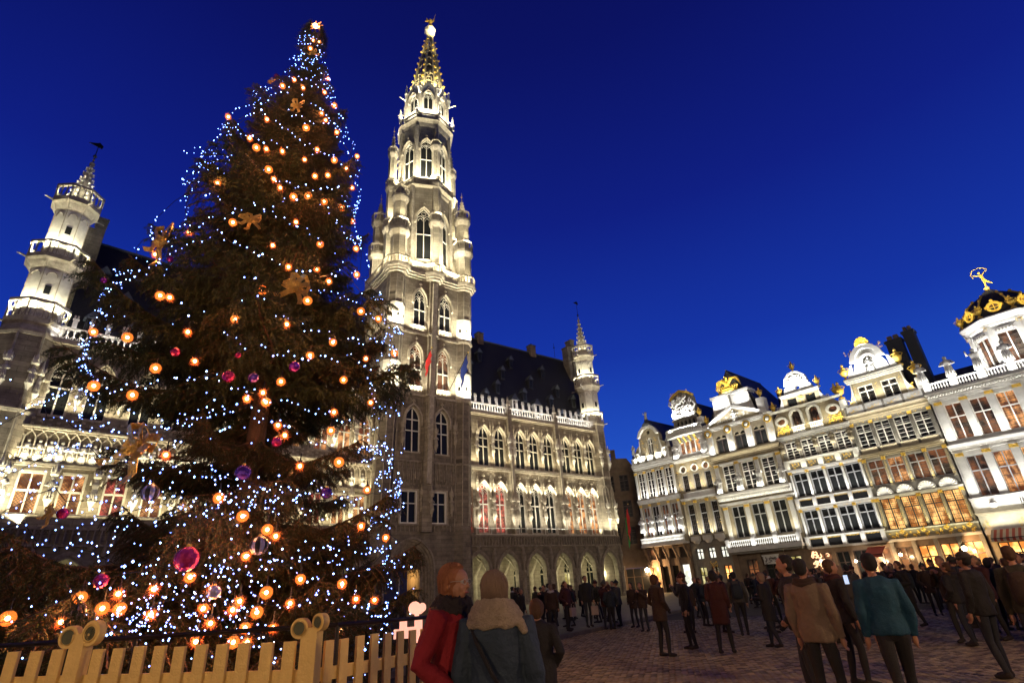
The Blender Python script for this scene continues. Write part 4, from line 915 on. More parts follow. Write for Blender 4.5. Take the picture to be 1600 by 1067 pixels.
for i, c in enumerate(LWS):
    f = MB(); f.band(rect(-.78, .78, 0, 3.05), rect(-.64, .64, .12, 2.9), .08, .35, 'white_trim', True); f.box(-.05, .05, .12, .34, .12, 2.9, 'white_trim'); f.box(-.64, .64, .12, .34, 1.62, 1.74, 'white_trim')
    for u in range(-6, 7):
        for sg in (-1, 1):
            a = u * .22; pts = [(x, .3, z) for x, z in ((a - sg * 1.6, -.2), (a + sg * 1.6, 3.0))]
            # lattice kept inside the light
            x0, z0, x1, z1 = pts[0][0], pts[0][2], pts[1][0], pts[1][2]; seg = []
            for t in range(33):
                X = x0 + (x1 - x0) * t / 32; Z_ = z0 + (z1 - z0) * t / 32
                if abs(X) < .64 and .12 < Z_ < 2.9: seg.append((X, .33, Z_))
            if len(seg) > 1: f.tube([seg[0], seg[-1]], .014, 'frame_dark', 3, caps=False)
    f.box(-.95, .95, -.12, .02, -.16, -.01, 'carved')
    f = put(f, 'window', hall, FL @ T(c, 0, 8.6)); p = MB(); p.add([(-.64, .36, .12), (.64, .36, .12), (.64, .36, 2.9), (-.64, .36, 2.9)], [(0, 1, 2, 3)], 'room_orange' if i % 3 != 2 else 'room_red'); put(p, 'pane', f)
for i in range(46):                      # statues in a row of niches
    x = -29.2 + i * .66
    if i < 30 or i % 2 == 0: link(statue_mesh('white_trim', i % 5), 'statue', hall, FL @ T(x, -.1, 12.3) @ SC(1.55))
b = MB()
for i in range(47):
    x = -29.53 + i * .66; b.box(x - .045, x + .045, -.22, .0, 12.21, 14.1, 'carved'); b.tube([(x, -.16, 14.05), (x + .33, -.2, 14.45), (x + .66, -.16, 14.05)], .06, 'carved', 4); b.ball((x + .33, -.25, 14.5), .1, 'carved', 5, 3)
put(b, 'blind_arcade', hall, FL, kind='stuff')
for i, (c, d) in enumerate(zip(LWN, LWN[1:])): niche_statue(FL, (c + d) / 2, -.34, 17.2, 1.3, .65, 'white_trim', i=i)
for i, (c, d) in enumerate(zip(LWS, LWS[1:])): niche_statue(FL, (c + d) / 2, -.3, 9.7, 1.5, .7, 'white_trim', i=i + 2)
niche_statue(FL, -29.1, -.34, 17.2, 1.3, .65, 'white_trim', i=3); niche_statue(FL, -29.2, -.3, 9.7, 1.5, .7, 'white_trim', i=1)
put_bal(FL, -29.6, 0, 21.82, 1.2, -.15, 'carved', .42)
for i in range(26): link(mer, 'merlon', hall, FL @ T(-29.2 + i * 1.12, -.15, 23.0))
# small checker corbel table below the top windows
b = MB()
for i in range(60):
    for j in range(4):
        if (i + j) % 2: b.box(-29.3 + i * .5, -29.08 + i * .5, -.16, .0, 14.95 + j * .2, 15.1 + j * .2, 'carved')
put(b, 'corbel_table', hall, FL, kind='stuff')
rl = put(roof_mesh(-28.6, 1.5, .8, 21.6, 35.0, 5.6), 'roof', hall, FL)
for x, t in ((-27, .12), (-24, .12), (-20, .12), (-16, .12), (-25, .36), (-21, .36), (-17, .36), (-27, .55)): dormer(rl, x, t, .8, 0, FL, .8, 21.6, 35.0, 5.6)
for x, h in ((-28.3, 2.6), (-29.1, 1.2)):
    b = MB(); b.box(-.4, .4, -.9, .6, -7, h, 'hall_stone_unlit'); b.box(-.48, .48, -1, .7, h, h + .2, 'hall_stone_unlit'); put(b, 'chimney', rl, T(x, 4.6, 33.5))
b = MB(); b.wall(rect(-45, -31.5, 0, 20.5), [], 2.4, 'hall_stone_unlit', back=6); put(b, 'side_wall', hall, FL)
arcade(FL, [-28.6, -24.6, -20.6, -16.6, -12.6, -8.6, -4.6], -30.6, .6, 'l', -1.5)
# ---------------- floodlights on the town hall -----------------------------
G = HF; HK = 2.45
def ul(F, s, y, z, wd, pw, col=WARMW, tilt=15, depth=.12): return uplight(G @ F, s, y, z, wd, pw * HK, col, tilt, depth)
for x0, x1 in ((11.7, 17.6), (18.7, 25.9), (26.9, 33.6)):
    c = (x0 + x1) / 2; wd = x1 - x0
    ul(FW, c, -1.38, 7.95, wd, 21 * wd, (1.0, .93, .74), 14)
    ul(FW, c, -.50, 16.05, wd, 14 * wd, (1.0, .88, .56), 8)
    ul(FW, c, -.5, 12.6, wd, 20 * wd, (1.0, .92, .66), 4)
    ul(FW, c, -.60, 19.6, wd, 6 * wd, (1.0, .88, .6), 12)
    ul(FW, c, -.55, 22.95, wd, 11 * wd, (.96, .97, 1.0), 25)
# tower tiers
for z, pw in ((23.3, 260), (31.35, 240)):
    x = cxz(z)
    for dx in (-4.9, 4.9): ul(FT, x + dx, -1.25, z, 2.2, pw * 1.0, (1.0, .92, .66), 14)
    for dx in (-2.0, 1.95): ul(FT, x + dx, -.55, z + .05, 1.9, pw * .42, (1.0, .93, .7), 6)
    area(G @ FT @ T(x - TW - .8, 4, z) @ RZ(-pi / 2) @ Matrix.Rotation(pi - .2, 4, 'X'), 6, .12, pw * .8, (1.0, .92, .66))
for z, r, pw in ((40.4, 5.6, 400), (56.2, 4.8, 280), (69.8, 4.5, 170)):
    for k in range(8):
        an = -pi / 2 - pi / 8 + k * pi / 4
        if sin(an) > .6: continue
        Fk = FT @ T(cxz(z), AD, 0) @ RZ(an + pi / 2)
        ul(Fk, 0, -r, z + .1, 2.4, pw, (1.0, .92, .68), 14)
for sd in (-1, 1):
    for z, pw in ((zt + .1, 100), (47.2, 50), (52.8, 24)):
        ul(FT, cxz(47) + sd * 5.0, -.95, z, 1.4, pw, WARMW, 20)
        ul(FT, cxz(47) + sd * 5.0 - 1.5, .6, z, .12, pw * .5, WARMW, 0, 1.2)
for z, pw in ((zt + .1, 80), (49.9, 42), (56.9, 32)): ul(FT, cxz(50), -1.3, z, 1.0, pw, WARMW, 18)
for z, pw in ((zt + .1, 110), (49.9, 60), (57, 45)):
    for sd in (-1, 1): ul(FT, cxz(z) + sd * 5.1 - .3, 2.7, z, 1.0, pw, WARMW, 14)
for k in range(8):
    a = -pi / 2 + (k + .5) * pi / 4
    if sin(a) < .5: ul(FT @ T(cxz(78), AD, 0) @ RZ(a + pi / 2), 0, -3.3, 77.6, 1.6, 190, (1.0, .88, .52), 12)
area(G @ T(cxz(97), AD - 2.4, 93.5) @ Matrix.Rotation(pi - .55, 4, 'X'), .3, .3, 260, (1.0, .85, .45))
for k in range(3): area(G @ T(cxz(90) + 2.2 * cos(-pi / 2 + (k - 1) * 1.3), AD + 2.2 * sin(-pi / 2 + (k - 1) * 1.3), 88) @ Matrix.Rotation(pi, 4, 'X'), .3, .3, 50, (1.0, .85, .45))
# end turrets
for F_, X, lv in ((FW, RTX, ((8.0, 2.4, 120), (25.0, 1.9, 130), (31.2, 1.85, 95), (36.2, 1.35, 30))), (FL, LTX, ((8.0, 2.9, 420), (23.7, 1.9, 190), (29.4, 1.85, 130), (35.2, 1.3, 40)))):
    for z, r, pw in lv:
        for k in range(6):
            a = -pi / 2 + (k - 2.5) * pi / 4
            if z < 10 and not (1 <= k <= 4): continue
            pw = pw * .8
            ul(F_ @ T(X, 1.0, 0) @ RZ(a + pi / 2), 0, -r, z, .9, pw * .55, (1.0, .95, .68), 12)
# left wing
for x0, x1 in ((-29.3, -19.6), (-19.4, -10), (-9.8, -.2)):
    c = (x0 + x1) / 2; wd = x1 - x0
    ul(FL, c, -.95, 8.1, wd, 16 * wd, (1.0, .88, .52), 16); ul(FL, c, -.55, 12.3, wd, 14 * wd, (1.0, .90, .58), 8)
    ul(FL, c, -.5, 15.9, wd, 13 * wd, (1.0, .90, .58), 8); ul(FL, c, -.55, 21.9, wd, 8 * wd, (.96, .97, 1), 22)
# ================================================================ GUILD HOUSES
HH = T(17.5, 84.0, 0) @ RZ(A2)
def house(name, label, x0):
    h = thing(name, label, 'house', HH @ T(x0, 0, 0)); h['x0'] = x0; return h
WM = {}
def cross_window(w, h, pane='glass_dark', fm='frame_white', tr=.66, mull=1, bars=0, trans2=0, round_top=False):
    k = (round(w, 2), round(h, 2), pane, fm, tr, mull, bars, round_top)
    if k in WM: return WM[k]
    b = MB(); t = .08; bm2 = fm if (bars == 3 and fm == 'frame_white') else 'frame_dark'
    out = arch(0, w, 0, h - w / 2, h, 6) if round_top else rect(-w / 2, w / 2, 0, h)
    inn = arch(0, w - 2 * t, t, h - w / 2, h - t, 6) if round_top else rect(-w / 2 + t, w / 2 - t, t, h - t)
    b.band(out, inn, .12, .30, fm, True)
    for i in range(mull): x = -w / 2 + w * (i + 1) / (mull + 1); b.box(x - .05, x + .05, .13, .26, t, h - t, fm)
    b.box(-w / 2 + t, w / 2 - t, .12, .26, h * tr - .05, h * tr + .05, fm)
    for i in range(bars):
        z = h * tr * (i + 1) / (bars + 1); b.box(-w / 2 + t, w / 2 - t, .17, .22, z - .018, z + .018, bm2)
        z2 = h * tr + h * (1 - tr) * (i + 1) / (bars + 1)
        if i < bars - 1: b.box(-w / 2 + t, w / 2 - t, .17, .22, z2 - .018, z2 + .018, bm2)
    if bars:
        for i in range(4):
            x = -w / 2 + w * (i + .5) / 4 ; b.box(x - .013, x + .013, .17, .22, t, h - t, 'frame_dark')
    p = MB(); p.add([(x, .30, z) for x, z in inn], [tuple(range(len(inn)))], pane)
    WM[k] = (b.mesh('window'), p.mesh('pane')); return WM[k]
def rowwin(hs, F, xs, z, w, h, panes='glass_dark', **k):
    for i, x in enumerate(xs):
        pn = panes[i % len(panes)] if isinstance(panes, (list, tuple)) else panes
        ms = cross_window(w, h, pn, **k); f = link(ms[0], 'window', hs, F @ T(x, 0, z)); link(ms[1], 'pane', f)
def ledge(hs, x0, x1, z, h=.4, p=.35, m='house_white', name='cornice', y=0., dent=False, gold=False):
    b = MB(); b.box(x0, x1, y - p * .45, y + .05, z, z + h * .35, m); b.box(x0 - .04, x1 + .04, y - p * .8, y + .05, z + h * .35, z + h * .7, m); b.box(x0 - .08, x1 + .08, y - p, y + .05, z + h * .7, z + h, m)
    if dent:
        n = int((x1 - x0) / .26)
        for i in range(n): b.box(x0 + .06 + i * .26, x0 + .19 + i * .26, y - p * .8 - .1, y - p * .45, z + h * .1, z + h * .35, m)
    put(b, name, hs)
def pilaster(hs, x, z0, z1, w=.34, m='house_white', cap='gold', d=.16, flute=True, y=0., rnd=False):
    k = ('pil', round(z1 - z0, 2), w, m, cap, d, rnd)
    if k not in WM:
        b = MB(); h = z1 - z0
        if rnd: b.lathe([(w * .55, 0), (w * .55, .15), (w * .46, .25), (w * .40, h - .45)], 8, m, 0, -d * .6)
        else:
            b.box(-w / 2 - .04, w / 2 + .04, -d - .04, .02, 0, .25, m); b.box(-w / 2, w / 2, -d, .02, .25, h - .4, m)
            if flute:
                for i in range(3): q = -w / 2 + w * (i + .5) / 3; b.box(q - .03, q + .03, -d - .025, -d, .35, h - .5, m)
        b.box(-w / 2 - .06, w / 2 + .06, -d - .08, .02, h - .1, h, m)
        bb = foliate_mb(w + .16, .36, cap, int(w * 100), 9, .12); b.add(bb.v, bb.f, cap, T(0, -d, h - .28)); b.box(-w / 2 - .03, w / 2 + .03, -d - .03, .02, h - .42, h - .1, cap)
        WM[k] = b.mesh('pilaster')
    return link(WM[k], 'pilaster', hs, T(x, y, z0))
def orn(hs, x, z, w, h, m='gold', seed=0, name='relief_ornament', y=-.08, n=None, th=.1):
    k = ('orn', round(w, 2), round(h, 2), m, seed, n)
    if k not in WM: WM[k] = foliate_mb(w, h, m, seed, n, th).mesh(name)
    return link(WM[k], name, hs, T(x, y, z))
def fstat(hs, x, z, h, m='house_white', i=0, y=-.25):
    return link(statue_mesh(m, i % 5), 'statue', hs, T(x, y, z) @ SC(h * 1.15, h * 1.15, h))
def urn(hs, x, z, h, m='gold', y=-.1, name='finial_urn'):
    k = ('urn', m)
    if k not in WM: WM[k] = urn_mb(1., m).mesh(name)
    return link(WM[k], name, hs, T(x, y, z) @ SC(h))
def wall(hs, outer, holes, m, name='front_wall', y=0., rev=.35, mr=None, back=None):
    b = MB(); b.wall(outer, holes, y, m, reveal=rev, mr=mr or m, back=back); return put(b, name, hs)
def body(hs, w, z, m='house_grey', depth=11, rz=None, roofm='slate', x0=0., ridge=None):
    b = MB(); b.box(x0 + .02, x0 + w - .02, .5, depth, 0, z, m); put(b, 'house_body', hs)
    if ridge:
        b = MB(); c = x0 + w / 2; b.add([(x0, .6, z), (x0 + w, .6, z), (c, .6, ridge), (x0, depth, z), (x0 + w, depth, z), (c, depth, ridge)], [(0, 1, 2), (0, 2, 5, 3), (1, 4, 5, 2), (3, 5, 4)], roofm)
        b.tube([(c, .6, ridge), (c, depth, ridge)], .1, 'lead', 5); put(b, 'roof', hs)
def hul(x, z, wd, pw, col=COOLW, y=-.55, tilt=14): return uplight(HH, x, y, z, wd, pw * 1.35, col, tilt)
def scroll(hs, x0, z0, x1, z1, m, y0=-.05, y1=.35, name='scroll_volute'):
    """concave shoulder filling the corner between a low outer point and a high inner one"""
    n = 8; pts = [(x1, z0)]; sx_ = x0 - x1; sz_ = z1 - z0
    curve = [(x1 + sx_ * (1 - sin(pi / 2 * i / n)), z0 + sz_ * (1 - cos(pi / 2 * i / n))) for i in range(n + 1)]
    P = [(x1, z0), (x0, z0)] + curve[0:] ; P = [P[0], P[1]] + curve[1:]
    if sx_ > 0: pass
    else: P = P[::-1]
    b = MB(); b.slab(P, y0, y1, m); put(b, name, hs)
    b = MB(); b.tube([(x, y0 - .03, z) for x, z in curve], .07, m, 5)
    c = curve[1]; b.tube([(c[0] + .22 * sin(a * .9) * (1 - a * .1), y0 - .05, c[1] + .2 - .2 * cos(a * .9) * (1 - a * .1)) for a in range(8)], .06, m, 5); put(b, 'scroll_moulding', hs)
def house_light(x, z, wd, pw, **k): return hul(x, z, wd, pw, **k)
I = Matrix.Identity(4)
# ---- 1: narrow house with carved herms and curved gable (beside the dark street)
h1 = house('guild_house', 'narrow white guild house beside the dark street, round-topped gable crowned by a standing statue', 0.1)
W = 7.25; xs2 = [1.05, 2.65, 4.3, 5.95]
wall(h1, rect(0, W, 6.2, 18.2), [rect(x - .55, x + .55, 7.45, 11.6) for x in xs2] + [rect(x - .55, x + .55, 12.9, 16.7) for x in xs2], 'house_cream')
body(h1, W, 18.2, ridge=24.5)
rowwin(h1, I, xs2, 7.45, 1.1, 4.15, ['room_dim', 'glass_dark', 'room_dim', 'room_dim'], fm='frame_grey', bars=3); rowwin(h1, I, xs2, 12.9, 1.1, 3.8, 'glass_dark', fm='frame_white', bars=3)
for i, x in enumerate((.22, 1.85, 3.47, 5.12, 6.8)):
    pilaster(h1, x, 12.75, 16.9, .32, 'house_white'); pilaster(h1, x, 7.3, 12.1, .3, 'house_white'); fstat(h1, x, 8.1, 2.2, 'house_white', i, -.38)
for x in xs2: orn(h1, x, 16.95, 1.1, .35, 'house_white', 2)
ledge(h1, 0, W, 12.1, .55, .4); ledge(h1, 0, W, 17.15, .8, .55); orn(h1, W / 2, 12.5, .9, .5, 'gold', 3, y=-.45)
wall(h1, [(.5, 18.0), (6.9, 18.0), (6.9, 19.4), (6.3, 20.4), (5.6, 20.9), (5.6, 21.8), (5.1, 22.7), (4.4, 23.25), (3.7, 23.4), (3.0, 23.25), (2.3, 22.7), (1.8, 21.8), (1.8, 20.9), (1.1, 20.4), (.5, 19.4)], [arch(3.7, .9, 19.0, 21.2, 21.65, 5), ell(3.7, 22.45, .3, .3, 10)], 'house_cream', 'gable_wall', back=.7)
rowwin(h1, I, [3.7], 19.0, .9, 2.6, 'glass_dark', round_top=True)
b = MB(); b.band([(1.75, 21.9), (2.2, 22.85), (2.95, 23.45), (3.7, 23.65), (4.45, 23.45), (5.2, 22.85), (5.65, 21.9)], [(2.2, 21.9), (2.5, 22.5), (3.1, 23.0), (3.7, 23.15), (4.3, 23.0), (4.9, 22.5), (5.2, 21.9)], -.4, .1, 'house_white'); put(b, 'gable_moulding', h1)
for x in (2.55, 4.85): orn(h1, x, 20.5, .5, 1.9, 'gold', 5); 
for x, s_ in ((.35, 1), (6.95, -1)):
    scroll(h1, x, 18.6, x + s_ * 1.5, 21.4, 'house_white'); fstat(h1, x + s_ * .1, 19.6, 1.5, 'house_white', 1, 0)
    b = MB(); b.band(ell(x + s_ * .75, 19.2, .6, .5), ell(x + s_ * .75, 19.2, .38, .3), -.2, .05, 'house_white', True); put(b, 'oculus_frame', h1)
b = MB()
for i in range(5): b.box(.2 + i * 1.5 - (.5 if 0 else 0), 1.1 + i * 1.5 if i < 4 else 7.0, -.6, .3, 17.95, 18.9 + .12 * (i % 2), 'house_white')
put(b, 'parapet', h1)
b = MB(); b.lathe([(.75, 23.4), (.8, 23.7), (.35, 24.2), (.3, 24.5)], 8, 'lead', 3.7, .1); put(b, 'statue_base', h1); fstat(h1, 3.7, 24.4, 1.35, 'house_white', 3, .1)
b = MB(); b.box(-.1, 7.3, -1.05, .1, 6.05, 6.3, 'house_white'); put(b, 'balcony_slab', h1)
link(balustrade_mb(7.3, .95, 'house_white', .21, 'classic').mesh('balustrade'), 'balustrade', h1, T(0, -.95, 6.3), kind='stuff')
# brown wooden ground floor with arches
b = MB(); b.wall(rect(0, W, 0, 6.1), [rect(x - .6, x + .6, 4.35, 5.7) for x in xs2] + [rect(x - .62, x + .62, .02, 3.4) for x in xs2], .05, 'house_brown', reveal=.4); put(b, 'ground_front', h1)
for i, x in enumerate(xs2):
    f = MB(); f.box(x - .6, x + .6, .35, .45, 4.35, 5.7, 'frame_dark' if i else 'room_dim'); f.box(x - .6, x + .6, .2, .3, 3.55, 4.2, 'house_cream'); put(f, 'shop_transom', h1)
    p = MB(); p.box(x - .6, x + .6, .38, .45, .02, 3.4, ['shop_amber', 'room_dim', 'room_dim', 'room_pale'][i] if i in (0, 3) else 'glass_dark'); put(p, 'shop_window', h1)
for x in (.2, 1.85, 3.47, 5.12, 6.9):
    b = MB(); b.box(x - .16, x + .16, -.2, .05, 0, 4.3, 'house_brown'); b.tube([(x, -.15, 4.2), (x, -.35, 4.9), (x, -.85, 5.6), (x, -.95, 6.0)], [.16, .18, .16, .13], 'house_brown', 6); put(b, 'bracket_post', h1)
# ---- 2: house with ship-stern gable
h2 = house('guild_house', 'narrow white guild house with a ship-stern gable and curved top balcony', 7.45); W = 5.75; xs = [1.15, 2.95, 4.75]
wall(h2, rect(0, W, 6.2, 17.2), [rect(x - .5, x + .5, 6.9, 11.0) for x in xs] + [rect(x - .5, x + .5, 12.65, 15.0) for x in xs] + [ell(x, 15.75, .48, .48, 12) for x in xs], 'house_cream')
body(h2, W, 17.2, ridge=26.0)
rowwin(h2, I, xs, 6.9, 1.0, 4.1, 'glass_dark', fm='frame_grey', bars=3, mull=0); rowwin(h2, I, xs, 12.65, 1.0, 2.35, 'glass_dark', fm='frame_grey', bars=3, mull=0, tr=.99)
for x in xs:
    f = MB(); f.band(ell(0, 0, .56, .56), ell(0, 0, .42, .42), -.1, .1, 'house_white', True); f = put(f, 'round_window', h2, T(x, 0, 15.75)); p = MB(); e_ = ell(0, 0, .45, .45); p.add([(a, .2, c) for a, c in e_], [tuple(range(len(e_)))], 'room_dim'); put(p, 'pane', f)
for x in (.25, 2.05, 3.85, 5.5):
    pilaster(h2, x, 6.6, 11.5, .36, 'house_cream', rnd=True); orn(h2, x, 14.3, .42, 2.8, 'gold', 8, n=16); orn(h2, x, 8.4, .3, 1.2, 'gold', 4, y=-.3, n=8)
for x in xs: 
    b = MB(); b.box(x - .62, x + .62, -.45, .05, 6.15, 6.75, 'house_white'); b.lathe([(.3, 5.8), (.6, 6.15)], 8, 'house_white', x, -.1, sy=.6); put(b, 'window_box', h2)
b = MB(); b.lathe([(2.9, 11.6), (3.0, 11.75), (3.0, 12.4), (3.1, 12.5)], 14, 'house_white', W / 2, .6, a0=pi, a1=2 * pi, sy=.35); put(b, 'bowed_balcony', h2)
ledge(h2, 0, W, 11.5, .3, .3); ledge(h2, 0, W, 16.8, .5, .45)
# ship's stern: red lights under a curved gallery
b = MB(); b.wall([(.1, 17.2), (W - .1, 17.2), (W - .1, 20.4), (.1, 20.4)], [rect(1.3 + i * .85, 1.95 + i * .85, 17.9, 19.6) for i in range(4)], .2, 'house_white', reveal=.3); put(b, 'stern_wall', h2)
for i in range(4):
    p = MB(); p.box(1.3 + i * .85, 1.95 + i * .85, .42, .5, 17.9, 19.6, 'room_orange'); put(p, 'stern_window', h2)
    b = MB(); b.tube([(1.6 + i * .85, .1, 19.6), (1.6 + i * .85, -.5, 20.2)], .16, 'gold', 5); put(b, 'gilt_bracket', h2)
for x in (.6, 5.2): fstat(h2, x, 17.4, 2.4, 'house_white', 1, -.2); orn(h2, x, 18.4, 1.0, 1.8, 'house_white', 9)
b = MB(); n = 12
for i in range(n):
    a, c = i / n, (i + 1) / n; X0, X1 = -.15 + a * (W + .3), -.15 + c * (W + .3); y0_, y1_ = -.6 - .75 * sin(pi * a), -.6 - .75 * sin(pi * c)
    for z0, z1, m in ((20.35, 20.7, 'house_white'), (21.45, 21.6, 'house_white')):
        b.add([(X0, y0_, z0), (X1, y1_, z0), (X1, y1_, z1), (X0, y0_, z1), (X0, .3, z0), (X1, .3, z0), (X1, .3 if z0 < 21 else y1_ + .15, z1), (X0, .3 if z0 < 21 else y0_ + .15, z1)], [(0, 1, 2, 3), (3, 2, 6, 7), (4, 5, 1, 0)], m)
    for q in (0, .5): b.box(X0 + (X1 - X0) * q - .07, X0 + (X1 - X0) * q + .07, y0_ + (y1_ - y0_) * q, y0_ + (y1_ - y0_) * q + .1, 20.7, 21.45, 'house_white')
put(b, 'stern_gallery', h2, kind='stuff')
b = MB(); b.wall([(.75, 20.5), (W - .75, 20.5), (W - .9, 23.2), (W - 1.05, 26.0), (W - 1.6, 26.7), (W / 2, 27.1), (1.6, 26.7), (1.05, 26.0), (.9, 23.2)], [arch(1.55 + i * .66, .46, 21.6, 22.5, 22.75, 4) for i in range(5)], .3, 'house_grey', reveal=.35, back=1.2); put(b, 'stern_castle', h2)
p = MB(); p.box(1.2, 4.6, .6, .68, 21.5, 22.9, 'glass_dark'); put(p, 'stern_lights', h2)
hul(10.3, 22.9, 4.2, 200, COOLW, -.45, 10); orn(h2, W / 2, 24.6, 3.4, 2.9, 'house_white', 21, 'carved_relief', y=.12, n=46, th=.25); orn(h2, W / 2, 26.7, 3.2, .8, 'gold', 22, y=.1, n=18, th=.2)
b = MB(); b.band([(.9, 23.0), (1.6, 23.2), (W / 2, 23.5), (W - 1.6, 23.2), (W - .9, 23.0)], [(.9, 22.8), (1.6, 23.0), (W / 2, 23.25), (W - 1.6, 23.0), (W - .9, 22.8)], -.1, .35, 'house_white'); b.band([(.9, 26.3), (1.6, 26.9), (W / 2, 27.4), (W - 1.6, 26.9), (W - .9, 26.3)], [(1.05, 26.05), (1.7, 26.6), (W / 2, 27.1), (W - 1.7, 26.6), (W - 1.05, 26.05)], .1, .8, 'gold'); put(b, 'stern_moulding', h2)
urn(h2, 5.6, 22.4, 1.5, y=-.2); b = MB(); b.box(5.2, 6.0, -.5, .2, 21.4, 22.4, 'house_white'); put(b, 'plinth', h2)
b = MB(); b.wall(rect(0, W, 0, 6.1), [rect(x - .52, x + .52, 3.85, 5.2) for x in xs] + [rect(x - .55, x + .55, .02, 2.9) for x in xs], .05, 'house_grey', reveal=.3); put(b, 'ground_front', h2)
rowwin(h2, T(0, .05, 0), xs, 3.85, 1.04, 1.35, 'room_pale', fm='frame_dark'); rowwin(h2, T(0, .05, 0), xs, .02, 1.1, 2.88, ['room_yellow', 'room_dim', 'shop_amber'], fm='frame_dark')
orn(h2, xs[1] + .3, 3.1, 1.1, .8, 'gold', 6, y=-.35, n=12, th=.2)
# ---- 3: broad house with triangular pediment and phoenix
h3 = house('guild_house', 'broad cream guild house with a triangular pediment and a gilt phoenix on its attic', 13.15); W = 9.65; xs = [2.15, 4.87, 7.57]
wall(h3, rect(0, W, 4.4, 20.2), [rect(x - .86, x + .86, 5.9, 9.75) for x in xs] + [rect(x - .86, x + .86, 11.55, 15.05) for x in xs] + [rect(x - .82, x + .82, 16.75, 18.65) for x in xs] + [arch(x + d, .72, 18.72, 18.75, 19.1, 4) for x in xs for d in (-.42, .42)], 'house_cream')
body(h3, W, 20.2, ridge=28.0)
rowwin(h3, I, xs, 5.9, 1.72, 3.85, 'glass_dark', fm='frame_grey', bars=0); rowwin(h3, I, xs, 11.55, 1.72, 3.5, 'glass_dark', fm='frame_white', bars=3); rowwin(h3, I, xs, 16.75, 1.64, 1.9, 'glass_dark', fm='frame_dark', tr=.97)
p = MB(); [p.box(x - .82, x + .82, .25, .3, 18.7, 19.15, 'glass_dark') for x in xs]; put(p, 'fanlights', h3, kind='stuff')
for x in (.55, 3.5, 6.2, 9.1):
    pilaster(h3, x, 5.7, 9.9, .55, 'house_white', rnd=False); pilaster(h3, x, 11.35, 15.4, .5, 'house_white'); fstat(h3, x, 11.6, 2.2, 'house_white', int(x * 3), -.45)
    b = MB(); b.box(x - .42, x + .42, -.25, .02, 16.6, 19.8, 'house_white'); put(b, 'pier', h3); orn(h3, x, 18.0, .5, 2.2, 'gold', 12, y=-.27, n=14)
    b = MB(); b.band(ell(0, 0, .5, .5), ell(0, 0, .36, .36), -.2, .1, 'gold', True); b.ball((0, -.05, 0), .3, 'house_white', 8, 5); put(b, 'medallion', h3, T(x, -.28, 19.65))
for x in xs: ledge(h3, x - 1.0, x + 1.0, 15.1, .3, .25, name='window_hood')
ledge(h3, 0, W, 9.95, .3, .3); ledge(h3, 0, W, 10.5, .9, .75, dent=True, m='house_white'); ledge(h3, 0, W, 15.7, .75, .55, m='house_cream'); ledge(h3, -.05, W + .05, 19.9, .5, .5)
b = MB(); b.slab([(0, 20.35), (W, 20.35), (W / 2, 22.35)], -.15, .6, 'house_cream'); put(b, 'pediment', h3)
b = MB(); b.band([(-.3, 20.35), (W / 2, 22.75), (W + .3, 20.35)], [(.6, 20.35), (W / 2, 22.3), (W - .6, 20.35)], -.6, .5, 'house_white'); put(b, 'pediment_cornice', h3)
orn(h3, W / 2 - 1.4, 21.0, 2.2, .8, 'house_white', 31, y=-.2, n=16, th=.25); orn(h3, W / 2 + 1.4, 21.0, 2.2, .8, 'house_white', 32, y=-.2, n=16, th=.25); fstat(h3, W / 2, 20.5, 1.5, 'house_white', 2, -.3)
b = MB(); b.box(1.9, 7.2, .35, 2.4, 20.4, 24.4, 'house_white'); b.box(1.7, 7.4, .2, 2.5, 24.4, 24.7, 'house_white'); b.box(4.4, 4.7, .28, .36, 21, 24.3, 'house_grey'); put(b, 'attic', h3)
for x, s_ in ((.6, 1), (8.6, -1)): scroll(h3, x, 20.6, x + s_ * 1.35, 24.0, 'house_white', .4, 1.2)
for x in (2.2, 6.9): orn(h3, x, 22.9, .4, 2.4, 'gold', 14, y=.3, n=12)
b = MB()       # phoenix rising from flames
b.lathe([(.9, 24.7), (1.25, 24.9), (1.3, 25.2), (.8, 25.5), (.5, 25.6)], 9, 'gold', 0, 0, sy=.7)
for sg in (-1, 1):
    b.tube([(0, -.1, 25.9), (sg * .7, -.1, 26.7), (sg * 1.45, 0, 26.6), (sg * 1.75, 0, 25.9)], [.28, .3, .24, .08], 'gold', 6)
    for q in range(6): b.tube([(sg * (.4 + q * .22), 0, 26.5), (sg * (.55 + q * .26), -.1, 25.7 - .04 * q)], [.14, .05], 'gold', 4)
    for q in range(4): b.tube([(sg * (.3 + q * .3), -.35, 24.9), (sg * (.5 + q * .35), -.45, 25.5), (sg * (.3 + q * .3), -.35, 25.8)], [.13, .1, .03], 'gold', 5)
b.ball((0, -.1, 25.9), .42, 'gold', 8, 6, 1.3); b.tube([(0, -.15, 26.3), (.1, -.3, 26.9), (-.1, -.5, 27.1)], [.2, .14, .05], 'gold', 6)
put(b, 'gilt_phoenix', h3, T(4.55, .8, 0))
for x, z in ((8.75, 22.6), (.5, 21.0)):
    b = MB(); b.box(x - .5, x + .5, -.3, .8, 20.5, z, 'house_white'); put(b, 'plinth', h3); urn(h3, x, z, 1.5, y=.2)
b = MB(); b.box(.1, 9.5, -1.15, .1, 4.25, 4.6, 'house_white'); b.box(.3, 9.3, -.9, .1, 4.0, 4.25, 'house_grey'); put(b, 'balcony_slab', h3)
for x0, x1 in ((.6, 3.6), (4.0, 6.4), (6.8, 9.2)): link(balustrade_mb(x1 - x0, 1.0, 'house_white', .26, 'classic').mesh('balustrade'), 'balustrade', h3, T(x0, -1.05, 4.6), kind='stuff')
